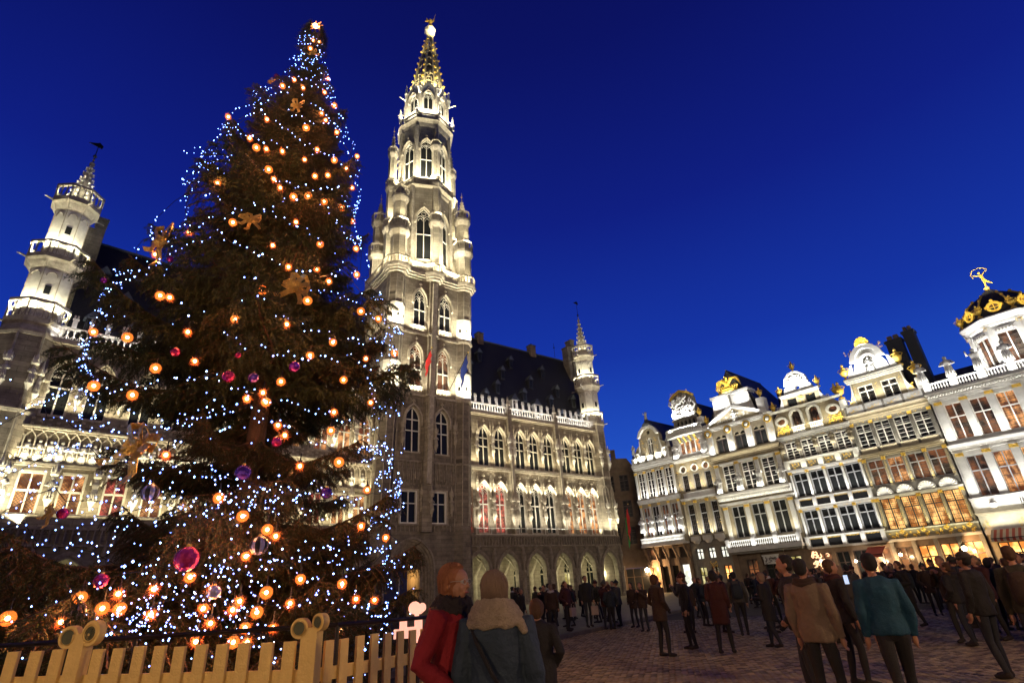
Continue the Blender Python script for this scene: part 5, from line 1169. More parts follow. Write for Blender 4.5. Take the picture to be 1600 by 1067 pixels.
for x in (.35, 3.8, 6.6, 9.3): b = MB(); b.box(x - .25, x + .25, -1.2, -.85, 4.6, 5.75, 'house_white'); put(b, 'balcony_pier', h3)
b = MB(); b.wall(rect(0, W, 0, 4.3), [rect(1.7, 3.1, .02, 3.3), rect(4.0, 5.8, .02, 3.2), rect(7.0, 8.5, .02, 3.3)], .05, 'house_brown', reveal=.4); b.box(.1, .8, -.2, .05, 0, 4.0, 'house_brown'); b.box(3.3, 3.8, -.2, .05, 0, 4.0, 'house_brown'); b.box(6.1, 6.7, -.2, .05, 0, 4.0, 'house_brown'); put(b, 'ground_front', h3)
rowwin(h3, T(0, .05, 0), [2.4], .02, 1.4, 3.26, 'room_dim', fm='frame_dark'); rowwin(h3, T(0, .05, 0), [7.75], .02, 1.5, 3.26, 'room_yellow', fm='frame_dark'); rowwin(h3, T(0, .05, 0), [4.9], .02, 1.8, 3.16, 'glass_dark', fm='frame_dark')
b = MB(); b.box(-.9, .9, -.1, .1, 2.6, 3.6, 'house_white'); b.box(-1.0, 1.0, -.2, .15, 3.5, 3.65, 'house_white'); b = put(b, 'door_hood', h3, T(5.1, -.35, 0)); orn(h3, 5.1, 3.0, 1.3, .8, 'iron', 41, y=-.5, n=14)
# ---- 4: ornate house with shell-topped gable and oculi
h4 = house('guild_house', 'richly gilded guild house with two round-arched gable windows, oval oculi and a white shell top', 22.85); W = 8.3; xs = [1.2, 3.15, 5.1, 7.05]
F4 = [rect(x - .8, x + .8, 5.25, 8.0) for x in xs] + [rect(x - .8, x + .8, 9.6, 12.35) for x in xs] + [rect(x - .78, x + .78, 14.0, 16.1) for x in xs]
wall(h4, rect(0, W, 3.9, 16.9), F4, 'house_grey')
body(h4, W, 16.9, ridge=21.5)
rowwin(h4, I, xs, 5.25, 1.6, 2.75, 'glass_dark', fm='frame_grey'); rowwin(h4, I, xs, 9.6, 1.6, 2.75, 'glass_dark', fm='frame_grey'); rowwin(h4, I, xs, 14.0, 1.56, 2.1, 'glass_dark', fm='frame_white', bars=3)
for x in (.2, 2.18, 4.13, 6.08, 8.05):
    pilaster(h4, x, 5.1, 8.3, .3, 'house_white', rnd=True); pilaster(h4, x, 9.45, 12.7, .3, 'house_white', rnd=True); orn(h4, x, 15.1, .34, 2.2, 'gold', 15, y=-.15, n=12); fstat(h4, x, 14.9, 1.4, 'house_cream', 1, -.3)
    b = MB(); b.box(x - .22, x + .22, -.55, .02, 3.95, 5.1, 'house_white'); put(b, 'pedestal', h4); b = MB(); b.box(x - .2, x + .2, -.4, .02, 8.4, 9.4, 'house_white'); put(b, 'pedestal', h4); orn(h4, x, 8.85, .3, .5, 'gold', 4, y=-.44, n=5); orn(h4, x, 4.5, .3, .5, 'gold', 4, y=-.6, n=5)
    b = MB(); b.box(x - .3, x + .3, -.4, .02, 12.75, 13.7, 'house_white'); put(b, 'pedestal', h4)
for x in xs:
    b = MB(); b.box(x - .75, x + .75, -.2, .0, 4.05, 5.0, 'iron'); put(b, 'dark_panel', h4); b = MB(); b.box(x - .75, x + .75, -.12, .0, 8.5, 9.3, 'iron'); put(b, 'dark_panel', h4)
    b = MB()
    for i in range(11): b.tube([(x - .7 + i * .14, -.24, 5.0), (x - .7 + i * .14, -.22, 4.82)], .035, 'gold', 4); b.tube([(x - .7 + i * .14, -.16, 9.3), (x - .7 + i * .14, -.15, 9.12)], .03, 'gold', 4)
    put(b, 'gilt_fringe', h4, kind='stuff'); orn(h4, x, 13.2, .9, .7, 'gold', 17, y=-.2, n=11, th=.15)
ledge(h4, 0, W, 8.05, .4, .35); ledge(h4, 0, W, 9.2, .25, .3); ledge(h4, 0, W, 12.45, .35, .4); ledge(h4, 0, W, 13.6, .3, .5); ledge(h4, 0, W, 16.4, .5, .5); ledge(h4, 0, W, 3.8, .2, .5); ledge(h4, 0, W, 4.95, .18, .6)
ax = [2.85, 4.95]
wall(h4, [(0, 16.9), (W, 16.9), (W, 19.2), (7.4, 20.0), (5.95, 20.2), (1.95, 20.2), (.7, 20.0), (0, 19.2)], [arch(x, 1.0, 17.8, 19.2, 19.7, 6) for x in ax] + [ell(.95, 18.75, .5, .38, 12), ell(7.1, 18.75, .5, .38, 12)], 'house_cream', 'gable_wall', back=.8)
rowwin(h4, I, ax, 17.8, 1.0, 1.88, 'room_dim', round_top=True, fm='frame_dark')
for x in ax:
    b = MB(); b.band(arch_top(x, 1.6, 19.2, 20.0, 8, 1.4), arch_top(x, 1.05, 19.2, 19.72, 8, 1.4), -.3, .02, 'house_white'); put(b, 'arch_moulding', h4)
    link(balustrade_mb(1.5, .85, 'house_white', .2, 'classic').mesh('balustrade'), 'balustrade', h4, T(x - .75, -.45, 16.95), kind='stuff')
for x in (.95, 7.1):
    b = MB(); b.band(ell(0, 0, .78, .62), ell(0, 0, .5, .38), -.3, .02, 'house_white', True); b = put(b, 'oculus', h4, T(x, 0, 18.75)); p = MB(); e_ = ell(0, 0, .5, .38); p.add([(a, .2, c) for a, c in e_], [tuple(range(len(e_)))], 'room_dim'); put(p, 'pane', b)
    orn(h4, x, 17.6, 1.5, 1.1, 'gold', 51, y=-.12, n=26, th=.2)
for x in (2.0, 3.9, 5.8): orn(h4, x, 17.8, .34, 1.2, 'gold', 52, y=-.2, n=8)
wall(h4, [(1.7, 20.2), (6.2, 20.2), (6.2, 21.6), (1.7, 21.6)], [rect(2.25, 3.4, 20.35, 21.4), rect(4.5, 5.65, 20.35, 21.4)], 'house_cream', 'gable_wall', back=.8)
p = MB(); p.box(2.2, 5.7, .3, .38, 20.3, 21.45, 'glass_dark'); put(p, 'gable_lights', h4); orn(h4, 3.95, 20.9, .7, 1.0, 'gold', 53, y=-.1, n=12)
ledge(h4, 1.6, 6.3, 21.55, .35, .45); ledge(h4, 0, W, 20.0 - .05, .3, .4)
for x, s_ in ((.75, 1), (7.15, -1)): scroll(h4, x, 20.3, x + s_ * .95, 21.9, 'house_white')
b = MB(); b.slab([(2.1, 21.9), (5.8, 21.9), (5.5, 22.7), (5.0, 23.0), (4.95, 23.7), (4.5, 24.1), (3.95, 24.3), (3.4, 24.1), (2.95, 23.7), (2.9, 23.0), (2.4, 22.7)], -.1, .5, 'house_white', [ell(3.95, 22.5, .33, .28, 10)]); put(b, 'shell_gable', h4)
b = MB()
for i in range(9): a = pi * (i + .5) / 9; b.tube([(3.95 + .25 * cos(a), -.14, 23.1 + .2 * sin(a)), (3.95 + .95 * cos(a), -.24, 23.1 + 1.0 * sin(a))], [.06, .13], 'house_white', 5)
b.band([(2.5, 22.95), (2.7, 23.9), (3.3, 24.45), (3.95, 24.65), (4.6, 24.45), (5.2, 23.9), (5.4, 22.95)], [(2.85, 22.95), (3.0, 23.7), (3.4, 24.15), (3.95, 24.3), (4.5, 24.15), (4.9, 23.7), (5.05, 22.95)], -.35, .3, 'house_white'); put(b, 'shell_moulding', h4)
urn(h4, 3.95, 24.6, 1.5, y=.1); urn(h4, 1.6, 21.9, 1.5, y=.1); urn(h4, 6.3, 21.9, 1.5, y=.1); urn(h4, .3, 20.1, 1.6, y=.1); urn(h4, 7.9, 20.1, 1.7, y=.1)
orn(h4, 3.95, 21.2, 3.0, .25, 'gold', 54, y=-.3, n=10)
b = MB(); b.box(.3, 1.1, 2.5, 3.3, 17, 23.6, 'slate'); put(b, 'chimney', h4)
b = MB(); b.wall(rect(0, W, 0, 3.9), [rect(.4, 2.2, .02, 3.3), rect(2.6, 4.0, .02, 3.3), rect(4.4, 6.0, .02, 3.3), rect(6.4, 8.0, .02, 3.3)], .05, 'house_brown', reveal=.4); put(b, 'ground_front', h4)
for c, w_, pn in ((1.3, 1.8, 'room_dim'), (3.3, 1.4, 'glass_dark'), (5.2, 1.6, 'glass_dark'), (7.2, 1.6, 'room_dim')): rowwin(h4, T(0, .05, 0), [c], .02, w_, 3.28, pn, fm='frame_dark')
# ---- 5: house with tall windows and grand shell gable
h5 = house('guild_house', 'gilded guild house with amber-lit windows, white shell band and gable topped by a golden shell', 31.1); W = 7.9; xs = [1.15, 3.05, 5.0, 6.85]
wall(h5, rect(0, W, 3.9, 17.4), [rect(x - .78, x + .78, 4.95, 8.1) for x in xs] + [rect(x - .78, x + .78, 9.5, 12.2) for x in xs] + [rect(x - .78, x + .78, 13.6, 16.25) for x in xs], 'house_grey')
body(h5, W, 17.4, ridge=22.0)
rowwin(h5, I, xs, 4.95, 1.56, 3.15, 'room_amber', fm='frame_dark', bars=4); rowwin(h5, I, xs, 9.5, 1.56, 2.7, ['room_dim', 'room_orange', 'room_dim', 'room_dim'], fm='frame_grey', bars=4); rowwin(h5, I, xs, 13.6, 1.56, 2.65, 'glass_dark', fm='frame_white', bars=3)
for x in (.15, 2.1, 4.02, 5.92, 7.7):
    pilaster(h5, x, 4.85, 8.3, .3, 'house_cream', rnd=True); orn(h5, x, 6.3, .3, 2.4, 'gold', 61, y=-.25, n=11); pilaster(h5, x, 9.35, 12.5, .3, 'house_cream', rnd=True); orn(h5, x, 10.7, .28, 2.2, 'gold', 62, y=-.22, n=10); pilaster(h5, x, 13.45, 16.6, .3, 'house_grey')
for x in xs:
    b = MB()
    for i in range(9): a = pi * (i + .5) / 9; b.tube([(x, -.15, 8.45), (x + .72 * cos(a), -.3, 8.45 + .8 * sin(a))], [.06, .14], 'house_white', 5)
    b.band(arch_top(x, 1.6, 8.5, 9.3, 8, .01), arch_top(x, 1.3, 8.5, 9.15, 8, .01), -.25, .0, 'house_white'); put(b, 'shell_relief', h5); orn(h5, x, 13.3, 1.5, .3, 'gold', 63, y=-.2, n=9); orn(h5, x, 4.4, 1.6, .8, 'gold', 64, y=-.45, n=18, th=.2)
    b = MB(); b.box(x - .8, x + .8, -.3, .0, 12.98, 13.5, 'house_cream'); put(b, 'window_apron', h5)
ledge(h5, 0, W, 8.1, .3, .35); ledge(h5, 0, W, 12.45, .5, .5, m='house_cream'); ledge(h5, 0, W, 16.6, .8, .6, m='house_cream'); ledge(h5, 0, W, 3.75, .25, .6); ledge(h5, 0, W, 4.7, .2, .5)
b = MB(); b.box(0, W, -.35, .1, 3.98, 4.72, 'house_cream'); put(b, 'frieze_band', h5)
b = MB(); b.box(0, W, -.3, .5, 17.42, 18.4, 'house_white'); put(b, 'panel_band', h5)
for i in range(4): orn(h5, 1.0 + i * 1.95, 17.9, 1.3, .5, 'gold', 65, y=-.34, n=10)
for i in range(5): b = MB(); b.box(.05 + i * 1.93 - .02, .25 + i * 1.93, -.38, -.3, 17.42, 18.4, 'house_grey'); put(b, 'panel_pier', h5)
wall(h5, rect(1.5, 6.6, 18.4, 21.0), [rect(1.95, 3.55, 18.5, 20.5), rect(4.35, 5.95, 18.5, 20.5)], 'house_cream', 'gable_wall', back=.9)
rowwin(h5, I, [2.75, 5.15], 18.5, 1.6, 2.0, 'glass_dark', fm='frame_white', bars=2)
for x in (1.7, 3.95, 6.3): orn(h5, x, 19.6, .3, 2.1, 'gold', 66, y=-.15, n=11)
for x, s_ in ((.1, 1), (7.9, -1)): scroll(h5, x, 18.4, x + s_ * 1.35, 21.0, 'house_white'); orn(h5, x + s_ * .95, 18.95, .6, .8, 'gold', 67, y=-.15, n=12); b = MB(); b.box(x - .35, x + .35, -.35, .4, 18.4, 19.5 if s_ > 0 else 19.7, 'house_white'); put(b, 'plinth', h5); urn(h5, x, 19.6, 2.2, y=0)
ledge(h5, 1.1, 6.9, 21.0, .55, .6)
b = MB(); b.slab([(2.1, 21.5), (5.9, 21.5), (5.6, 22.8), (5.3, 23.3), (5.2, 24.0), (4.6, 24.6), (4.0, 24.8), (3.4, 24.6), (2.8, 24.0), (2.7, 23.3), (2.4, 22.8)], -.1, .6, 'house_white', [arch(4.0, 1.0, 21.8, 23.2, 23.7, 6)]); put(b, 'crest_gable', h5)
b = MB(); b.band([(2.2, 23.3), (2.5, 24.2), (3.2, 24.95), (4.0, 25.15), (4.8, 24.95), (5.5, 24.2), (5.8, 23.3)], [(2.8, 23.3), (3.0, 24.0), (3.5, 24.5), (4.0, 24.65), (4.5, 24.5), (5.0, 24.0), (5.2, 23.3)], -.5, .3, 'house_white'); b.band(arch_top(4, 1.8, 23.1, 24.0, 8, .8), arch_top(4, 1.3, 23.1, 23.75, 8, .8), -.25, -.1, 'house_white'); put(b, 'crest_moulding', h5)
b = MB(); b.box(3.3, 4.7, .3, .5, 21.5, 24, 'house_white'); put(b, 'niche_back', h5); fstat(h5, 4.0, 21.75, 1.8, 'house_white', 4, -.05)
b = MB()
for i in range(9): a = pi * (i + .5) / 9; b.tube([(4.0, -.1, 25.0), (4.0 + .75 * cos(a), -.15, 25.1 + .95 * sin(a))], [.1, .17], 'gold', 5)
b.ball((4.0, -.15, 25.0), .3, 'gold', 7, 5); put(b, 'golden_shell', h5)
for sg in (-1, 1): orn(h5, 4.0 + sg * 1.5, 24.4, 1.0, .8, 'gold', 68, y=-.35, n=12); b = MB(); b.slab([(4 + sg * 1.9, 21.5), (4 + sg * 2.7, 21.5), (4 + sg * 2.0, 23.2), (4 + sg * 1.8, 23.2)][::sg], .0, .3, 'house_white'); put(b, 'raking_strut', h5)
for x in (1.2, 6.75): urn(h5, x, 21.55, 2.1, y=0)
b = MB(); b.wall(rect(0, W, 0, 3.75), [rect(.35, 1.9, .02, 3.2), rect(2.3, 3.8, .02, 3.2), rect(4.2, 5.7, .02, 3.2), rect(6.1, 7.6, .02, 3.2)], .05, 'house_brown', reveal=.4); put(b, 'ground_front', h5)
for c, pn in ((1.12, 'room_dim'), (3.05, 'shop_amber'), (4.95, 'shop_amber'), (6.85, 'shop_amber')): rowwin(h5, T(0, .05, 0), [c], .02, 1.5, 3.18, pn, fm='frame_dark')
for x in (.15, 2.1, 4.0, 5.9, 7.75): b = MB(); b.box(x - .18, x + .18, -.12, .05, 0, 3.75, 'house_grey'); put(b, 'ground_pier', h5)
# ---- 6: big corner house with balustrade, statues and dome
h6 = house('domed_corner_house', 'large white corner house with roof balustrade, stone statues and a dark gilded dome', 39.15); W = 15; xs = [1.65, 3.75, 5.85, 8.3, 10.5, 12.7]
wall(h6, rect(0, W, 3.6, 17.0), [rect(x - .75, x + .75, 7.05, 10.95) for x in xs] + [rect(x - .75, x + .75, 12.6, 16.3) for x in xs], 'house_white')
body(h6, W, 17.0, depth=14)
rowwin(h6, I, xs, 7.05, 1.5, 3.9, ['room_dim', 'room_orange', 'room_amber'], fm='frame_grey', bars=2, tr=.62); rowwin(h6, I, xs, 12.6, 1.5, 3.7, ['room_dim', 'room_dim', 'room_orange'], fm='frame_white', bars=4, tr=.62)
for x in (.55, 2.7, 4.8, 6.95, 9.4, 11.6, 13.8): pilaster(h6, x, 7.0, 11.4, .62, 'house_white', d=.2, flute=False); pilaster(h6, x, 12.55, 16.75, .62, 'house_white', d=.2, flute=False)
ledge(h6, 0, W, 11.4, .75, .55); ledge(h6, -.1, W, 16.7, .35, .3); ledge(h6, -.1, W, 17.1, .55, .8, dent=True); ledge(h6, 0, W, 5.3, .3, .5)
b = MB(); b.box(0, 3.6, -.5, .1, 5.62, 6.75, 'house_white'); b.box(-.05, W, -.6, .1, 6.75, 6.95, 'house_white'); b.box(5.8, 6.8, -.5, .1, 5.62, 6.75, 'house_white'); b.ball((1.6, -.5, 6.2), .35, 'house_white', 8, 5); put(b, 'white_parapet', h6)
link(balustrade_mb(2.2, 1.1, 'house_white', .22, 'classic').mesh('balustrade'), 'balustrade', h6, T(3.6, -.4, 5.64), kind='stuff'); link(balustrade_mb(6, 1.1, 'house_white', .22, 'classic').mesh('balustrade'), 'balustrade', h6, T(6.8, -.4, 5.64), kind='stuff')
bal6 = balustrade_mb(1.75, 1.0, 'house_white', .22, 'classic').mesh('balustrade')
for i in range(6): link(bal6, 'balustrade', h6, T(.65 + i * 2.35, -.5, 17.65), kind='stuff'); b = MB(); b.box(.0 + i * 2.35, .62 + i * 2.35, -.75, -.25, 17.65, 18.8, 'house_white'); put(b, 'balustrade_pier', h6)
for i in range(4): fstat(h6, .3 + i * 2.35 - (.1 if i == 0 else 0), 18.82, 2.2, 'house_white', i + 1, -.45)
b = MB(); b.add([(0, 1, 17.1), (W, 1, 17.1), (W, 5, 20.8), (0, 5, 20.8), (0, 12, 17.1), (W, 12, 17.1)], [(0, 1, 2, 3), (3, 2, 5, 4), (0, 3, 4)], 'slate'); put(b, 'roof', h6)
DX, DY, DR = 8.05, 4.0, 3.35
b = MB()
for k in range(8):
    an = -pi / 2 + k * pi / 4; Fk = T(DX, DY, 0) @ RZ(an + pi / 2) @ T(0, -DR * cos(pi / 8), 0); hw = DR * sin(pi / 8)
    g = MB(); g.wall(rect(-hw, hw, 17.2, 23.3), [rect(-.85, .85, 19.0, 22.3)], 0, 'house_white', reveal=.3); put(g, 'drum_wall', h6, Fk)
    if sin(an) < .5:
        ms = cross_window(1.7, 3.3, 'room_dim', fm='frame_white', bars=5, tr=.985); f = link(ms[0], 'window', h6, Fk @ T(0, 0, 19.0)); link(ms[1], 'pane', f)
    q = MB(); q.box(-hw - .1, -hw + .28, -.16, .05, 18.6, 23.0, 'house_white'); q.box(hw - .28, hw + .1, -.16, .05, 18.6, 23.0, 'house_white'); q.box(-.5, .5, -.12, .0, 22.45, 22.7, 'house_white')
    for i in range(6): q.box(-.75 + i * .27, -.62 + i * .27, -.14, 0, 22.42, 22.6, 'house_grey')
    put(q, 'drum_pilasters', h6, Fk); put(foliate_mb(.5, .4, 'gold', 3, 9, .15), 'gilt_capital', h6, Fk @ T(hw, -.2, 22.9))
b.lathe([(DR, 23.0), (DR + .15, 23.15), (DR + .2, 23.4), (DR + .5, 23.6), (DR + .65, 23.9), (DR + .4, 24.1)], 8, 'house_white', DX, DY, a0=-pi / 2 + pi / 8); put(b, 'drum_cornice', h6)
b = MB(); b.lathe([(DR + .3, 24.1), (DR + .1, 24.35), (DR - .1, 24.9), (DR - .55, 25.7), (DR - 1.15, 26.4), (DR - 1.8, 26.95), (DR - 2.3, 27.3), (.75, 27.45), (.6, 27.7), (.3, 27.9)], 8, 'slate', DX, DY, a0=-pi / 2 + pi / 8); put(b, 'dome', h6)
b = MB()
for k in range(8):
    a = -pi / 2 + pi / 8 + k * pi / 4
    b.tube([(DX + r_ * cos(a), DY + r_ * sin(a), z) for r_, z in ((DR + .15, 24.4), (DR - .05, 24.95), (DR - .5, 25.75), (DR - 1.1, 26.45), (DR - 1.75, 27.0))], .09, 'gold', 5)
    for r_, z in ((DR, 24.8), (DR - .35, 25.5), (DR - .9, 26.3), (DR - 1.6, 26.95)): b.ball((DX + r_ * cos(a), DY + r_ * sin(a), z), .16, 'gold', 5, 4)
put(b, 'gilt_rib', h6, kind='stuff')
for k in range(8):
    a = -pi / 2 + pi / 8 + k * pi / 4; urn(h6, DX + (DR + .25) * cos(a), 24.15, 1.5, y=DY + (DR + .25) * sin(a))
    an = -pi / 2 + k * pi / 4; Fk = T(DX, DY, 0) @ RZ(an + pi / 2) @ T(0, -DR * cos(pi / 8) + .1, 24.95) @ SC(.85)
    g = MB(); g.band(ell(0, 0, .75, .7), ell(0, 0, .48, .45), -.3, .35, 'gold', True); g.box(-.04, .04, -.1, 0, -.45, .45, 'gold'); g.box(-.45, .45, -.1, 0, -.04, .04, 'gold'); g.ball((0, -.2, .85), .2, 'gold', 6, 4); g.ball((-.75, -.2, .1), .2, 'gold', 6, 4); g.ball((.75, -.2, .1), .2, 'gold', 6, 4)
    e_ = ell(0, 0, .5, .47); g.add([(x, .02, z) for x, z in e_], [tuple(range(len(e_)))], 'room_dim'); put(g, 'gilt_dormer', h6, Fk)
def runner():
    b = MB(); b.lathe([(.35, 0), (.2, .3), (.28, .5), (.1, .6)], 8, 'gold'); b.tube([(0, 0, .6), (.05, 0, 1.05), (.1, 0, 1.5)], [.06, .1, .14], 'gold', 6); b.tube([(.1, 0, 1.5), (.35, 0, 1.15), (.65, .1, .85)], [.14, .1, .05], 'gold', 6)
    b.tube([(.1, 0, 1.45), (.05, 0, 1.8), (0, 0, 2.15)], [.15, .14, .18], 'gold', 7); b.ball((-.03, 0, 2.42), .14, 'gold', 7, 5)
    b.tube([(.12, 0, 2.1), (.4, 0, 2.3), (.62, 0, 2.45)], [.07, .06, .05], 'gold', 5); b.tube([(-.12, 0, 2.1), (-.4, 0, 2.2), (-.6, 0, 2.35)], [.07, .06, .05], 'gold', 5)
    b.tube([(-.65, 0, 2.0), (-.75, 0, 2.5), (-.45, 0, 2.95), (.1, 0, 3.0), (.5, 0, 2.8), (.75, 0, 2.5)], .05, 'gold', 5); return b
put(runner(), 'gilded_dancing_statue', h6, T(DX, DY, 27.75) @ SC(1.0))
b = MB(); b.wall(rect(0, W, 0, 5.3), [rect(.9, 2.7, 4.0, 5.0), rect(3.3, 5.0, 4.0, 5.0), rect(.6, 3.6, .02, 2.9), rect(4.1, 7.6, .02, 2.9), rect(8.5, 12, .02, 2.9)], .05, 'house_cream', reveal=.4); put(b, 'ground_front', h6)
for c, w_, z, h, pn in ((1.8, 1.8, 4.0, 1.0, 'room_amber'), (4.15, 1.7, 4.0, 1.0, 'room_dim'), (2.1, 3.0, .02, 2.88, 'shop_amber'), (5.85, 3.5, .02, 2.88, 'shop_amber'), (10.25, 3.5, .02, 2.88, 'shop_amber')): rowwin(h6, T(0, .05, 0), [c], z, w_, h, pn, fm='frame_dark', mull=3)
for x in (.35, 3.0, 5.4): orn(h6, x, 4.5, .5, .9, 'gold', 71, y=-.12, n=12)
for sx3 in (-1.6, 1.6): area(HH @ T(39.15 + DX + sx3, DY - 2.2, 27.1) @ Matrix.Rotation(pi - .5, 4, 'X') @ Matrix.Rotation(sx3 * .3, 4, 'Y'), .3, .3, 130, (1, .88, .6))
# awnings and shop fittings
def awning(x0, x1, z, m1, m2, label):
    aw = thing('awning', label, 'awning', HH @ T(x0, 0, z)); n = int((x1 - x0) / .22); a, c = MB(), MB()
    for i in range(n):
        X0 = i * (x1 - x0) / n; X1 = X0 + (x1 - x0) / n; m = a if i % 2 else c; mm = m1 if i % 2 else m2
        m.add([(X0, 0, .9), (X1, 0, .9), (X1, -1.9, .1), (X0, -1.9, .1), (X0, -1.9, -.18), (X1, -1.9, -.18)], [(0, 3, 2, 1), (3, 4, 5, 2)], mm)
    put(a, 'red_stripes', aw, kind='stuff'); put(c, 'pale_stripes', aw, kind='stuff'); f = MB(); f.tube([(0, -1.9, .1), (x1 - x0, -1.9, .1)], .035, 'iron', 5); put(f, 'front_bar', aw)
mat('awn_red', (.30, .05, .03), .9, noise=.15, bump=0); mat('awn_pale', (.42, .36, .28), .9, noise=.15, bump=0)
awning(39.7, 46.8, 3.1, 'awn_red', 'awn_pale', 'striped red and beige awning over the lit shopfront under the domed corner house')
awning(28.9, 30.6, 2.6, 'awn_red', 'awn_red', 'small plain dark red awning over a shop door beside the ornate lit emblem')
# ornate wrought emblem glowing on house 4
em = thing('shop_emblem', 'glowing scrolled metal emblem hanging over a shop front under the gilded house', 'shop sign', HH @ T(24.0, -.5, 2.5))
mat('emblem_glow', (.8, .5, .3), .5, noise=0, emit=(1, .62, .35), estr=1.6)
put(foliate_mb(1.7, 1.9, 'emblem_glow', 81, 20, .12), 'scrollwork', em); b = MB(); b.ball((0, -.15, 0), .22, 'room_pale', 8, 5); put(b, 'centre_lamp', em)
# ---- the street between town hall and the guild houses
bs = thing('brown_house', 'dark brown brick house standing in the unlit street beyond the town hall corner', 'house', T(15.9, 88.5, 0) @ RZ(radians(-12)))
b = MB(); hs_ = [rect(-4.6 + i * 2.3, -3.2 + i * 2.3, 7 + j * 4.0, 9.6 + j * 4.0) for i in range(4) for j in range(3)]
b.wall([(-6, 0), (4.5, 0), (4.5, 18.6), (2.5, 18.8), (1.6, 20.2), (-.8, 20.4), (-1.6, 19), (-6, 18.4)], hs_ + [rect(-4.4, -2.0, .02, 3.6), rect(-1, 2.4, .02, 3.6)], 0, 'house_brown', reveal=.4, back=7); put(b, 'front_wall', bs)
for i in range(4):
    for j in range(3):
        ms = cross_window(1.4, 2.6, 'glass_dark', fm='frame_dark', bars=2); f = link(ms[0], 'window', bs, T(-3.9 + i * 2.3, 0, 7 + j * 4.0)); link(ms[1], 'pane', f)
for z in (5.2, 6.2, 10.3, 14.3, 18.0): b = MB(); b.box(-6, 4.5, -.25, .0, z, z + .3, 'house_brown'); put(b, 'ledge', bs)
for c, w_ in ((-3.2, 2.4), (.7, 3.4)): ms = cross_window(w_, 3.56, 'glass_dark', fm='house_brown', mull=2); f = link(ms[0], 'shop_window', bs, T(c, 0, .02)); link(ms[1], 'pane', f)
b = MB(); b.box(-1.0, -.2, 3, 3.8, 18, 22.5, 'house_brown'); b.box(2.6, 3.2, 3, 3.6, 18, 21, 'house_brown'); put(b, 'chimney', bs)
for i, (x, y, w_, h_) in enumerate(((9, 100, 12, 20), (47, 66, 10, 20.5), (54, 57, 12, 22))):
    o_ = thing('rear_house', ('dark house block closing the street behind the brown house', 'unlit building with paired chimneys behind the gilded gables', 'unlit building behind the domed corner house')[i], 'building', T(x, y, 0) @ RZ([-.3, A2, A2][i])); b = MB(); b.box(-w_ / 2, w_ / 2, 0, 8, 0, h_ - 3, 'house_brown'); put(b, 'body', o_); b = MB(); b.add([(-w_ / 2, 0, h_ - 3), (w_ / 2, 0, h_ - 3), (w_ / 2, 4, h_), (-w_ / 2, 4, h_), (-w_ / 2, 8, h_ - 3), (w_ / 2, 8, h_ - 3)], [(0, 1, 2, 3), (3, 2, 5, 4), (0, 3, 4), (1, 5, 2)], 'slate'); put(b, 'roof', o_)
for i, (x, y, zt_, w_) in enumerate(((37.6, 3.2, 25.2, .8), (39.2, 3.4, 25.8, .55))):
    o_ = tag(put((lambda b: (b.box(-w_, w_, -.6, .6, 0, zt_ - 16, 'slate'), b.box(-w_ - .1, w_ + .1, -.7, .7, zt_ - 16, zt_ - 15.7, 'slate'), b.box(-w_ * .7, -w_ * .1, -.3, .3, zt_ - 15.7, zt_ - 15.1, 'house_brown'), b.box(w_ * .1, w_ * .7, -.3, .3, zt_ - 15.7, zt_ - 15.1, 'house_brown'), b)[-1])(MB()), 'chimney_stack', None, HH @ T(x, y, 16)), ('broad dark chimney stack behind the golden shell gable', 'slimmer brick chimney stack nearest the stone statues')[i], 'chimney')
# ---- lamps that burn in front of the houses
mat('lamp_glow', (1, .8, .5), .5, noise=0, emit=(1, .72, .38), estr=45)
mat('lamp_glow_w', (1, .9, .8), .5, noise=0, emit=(1, .86, .62), estr=40)
def wall_lamp(P, label, col, pw, m='lamp_glow', r=.16):
    o_ = thing('wall_lantern', label, 'lamp', T(*P) @ RZ(A2)); b = MB(); b.ball((0, 0, 0), r, m, 8, 6); put(b, 'bulb', o_)
    b = MB(); b.lathe([(r * 1.5, r * 1.1), (r * .3, r * 2)], 6, 'iron'); b.tube([(0, .9, .1), (0, .4, .5), (0, 0, r * 2)], .03, 'iron', 5)
    for k in range(4): a = k * pi / 2 + .7; b.tube([(r * 1.3 * cos(a), r * 1.3 * sin(a), r * 1.1), (r * .9 * cos(a), r * .9 * sin(a), -r * 1.5)], .015, 'iron', 4)
    put(b, 'lantern_cage', o_); point(Vector(P) + Vector((0, -.35, -.3)), pw, col, .12)
def HP(s, y, z): return tuple(HH @ Vector((s, y, z)))
wall_lamp(HP(.4, -1.0, 3.1), 'glaring lamp at the street corner under the narrowest white house', (1, .60, .27), 1900, r=.30)
wall_lamp(HP(29.3, -1.0, 2.3), 'bright lamp on the shopfront under the ornate gilded house', (1, .68, .36), 800, r=.24)
wall_lamp(HP(37.3, -.8, 2.6), 'bright lamp by the amber shop windows nearest the striped awning', (1, .60, .27), 700, r=.22)
wall_lamp(HP(31.9, -.8, 2.5), 'smaller lamp between two dark shopfronts under the house with the golden shell', (1, .60, .27), 300, r=.15)
wall_lamp(HP(27.6, -.9, 2.2), 'white lamp beside the scrolled emblem', (1, .85, .7), 160, r=.13, m='lamp_glow_w')
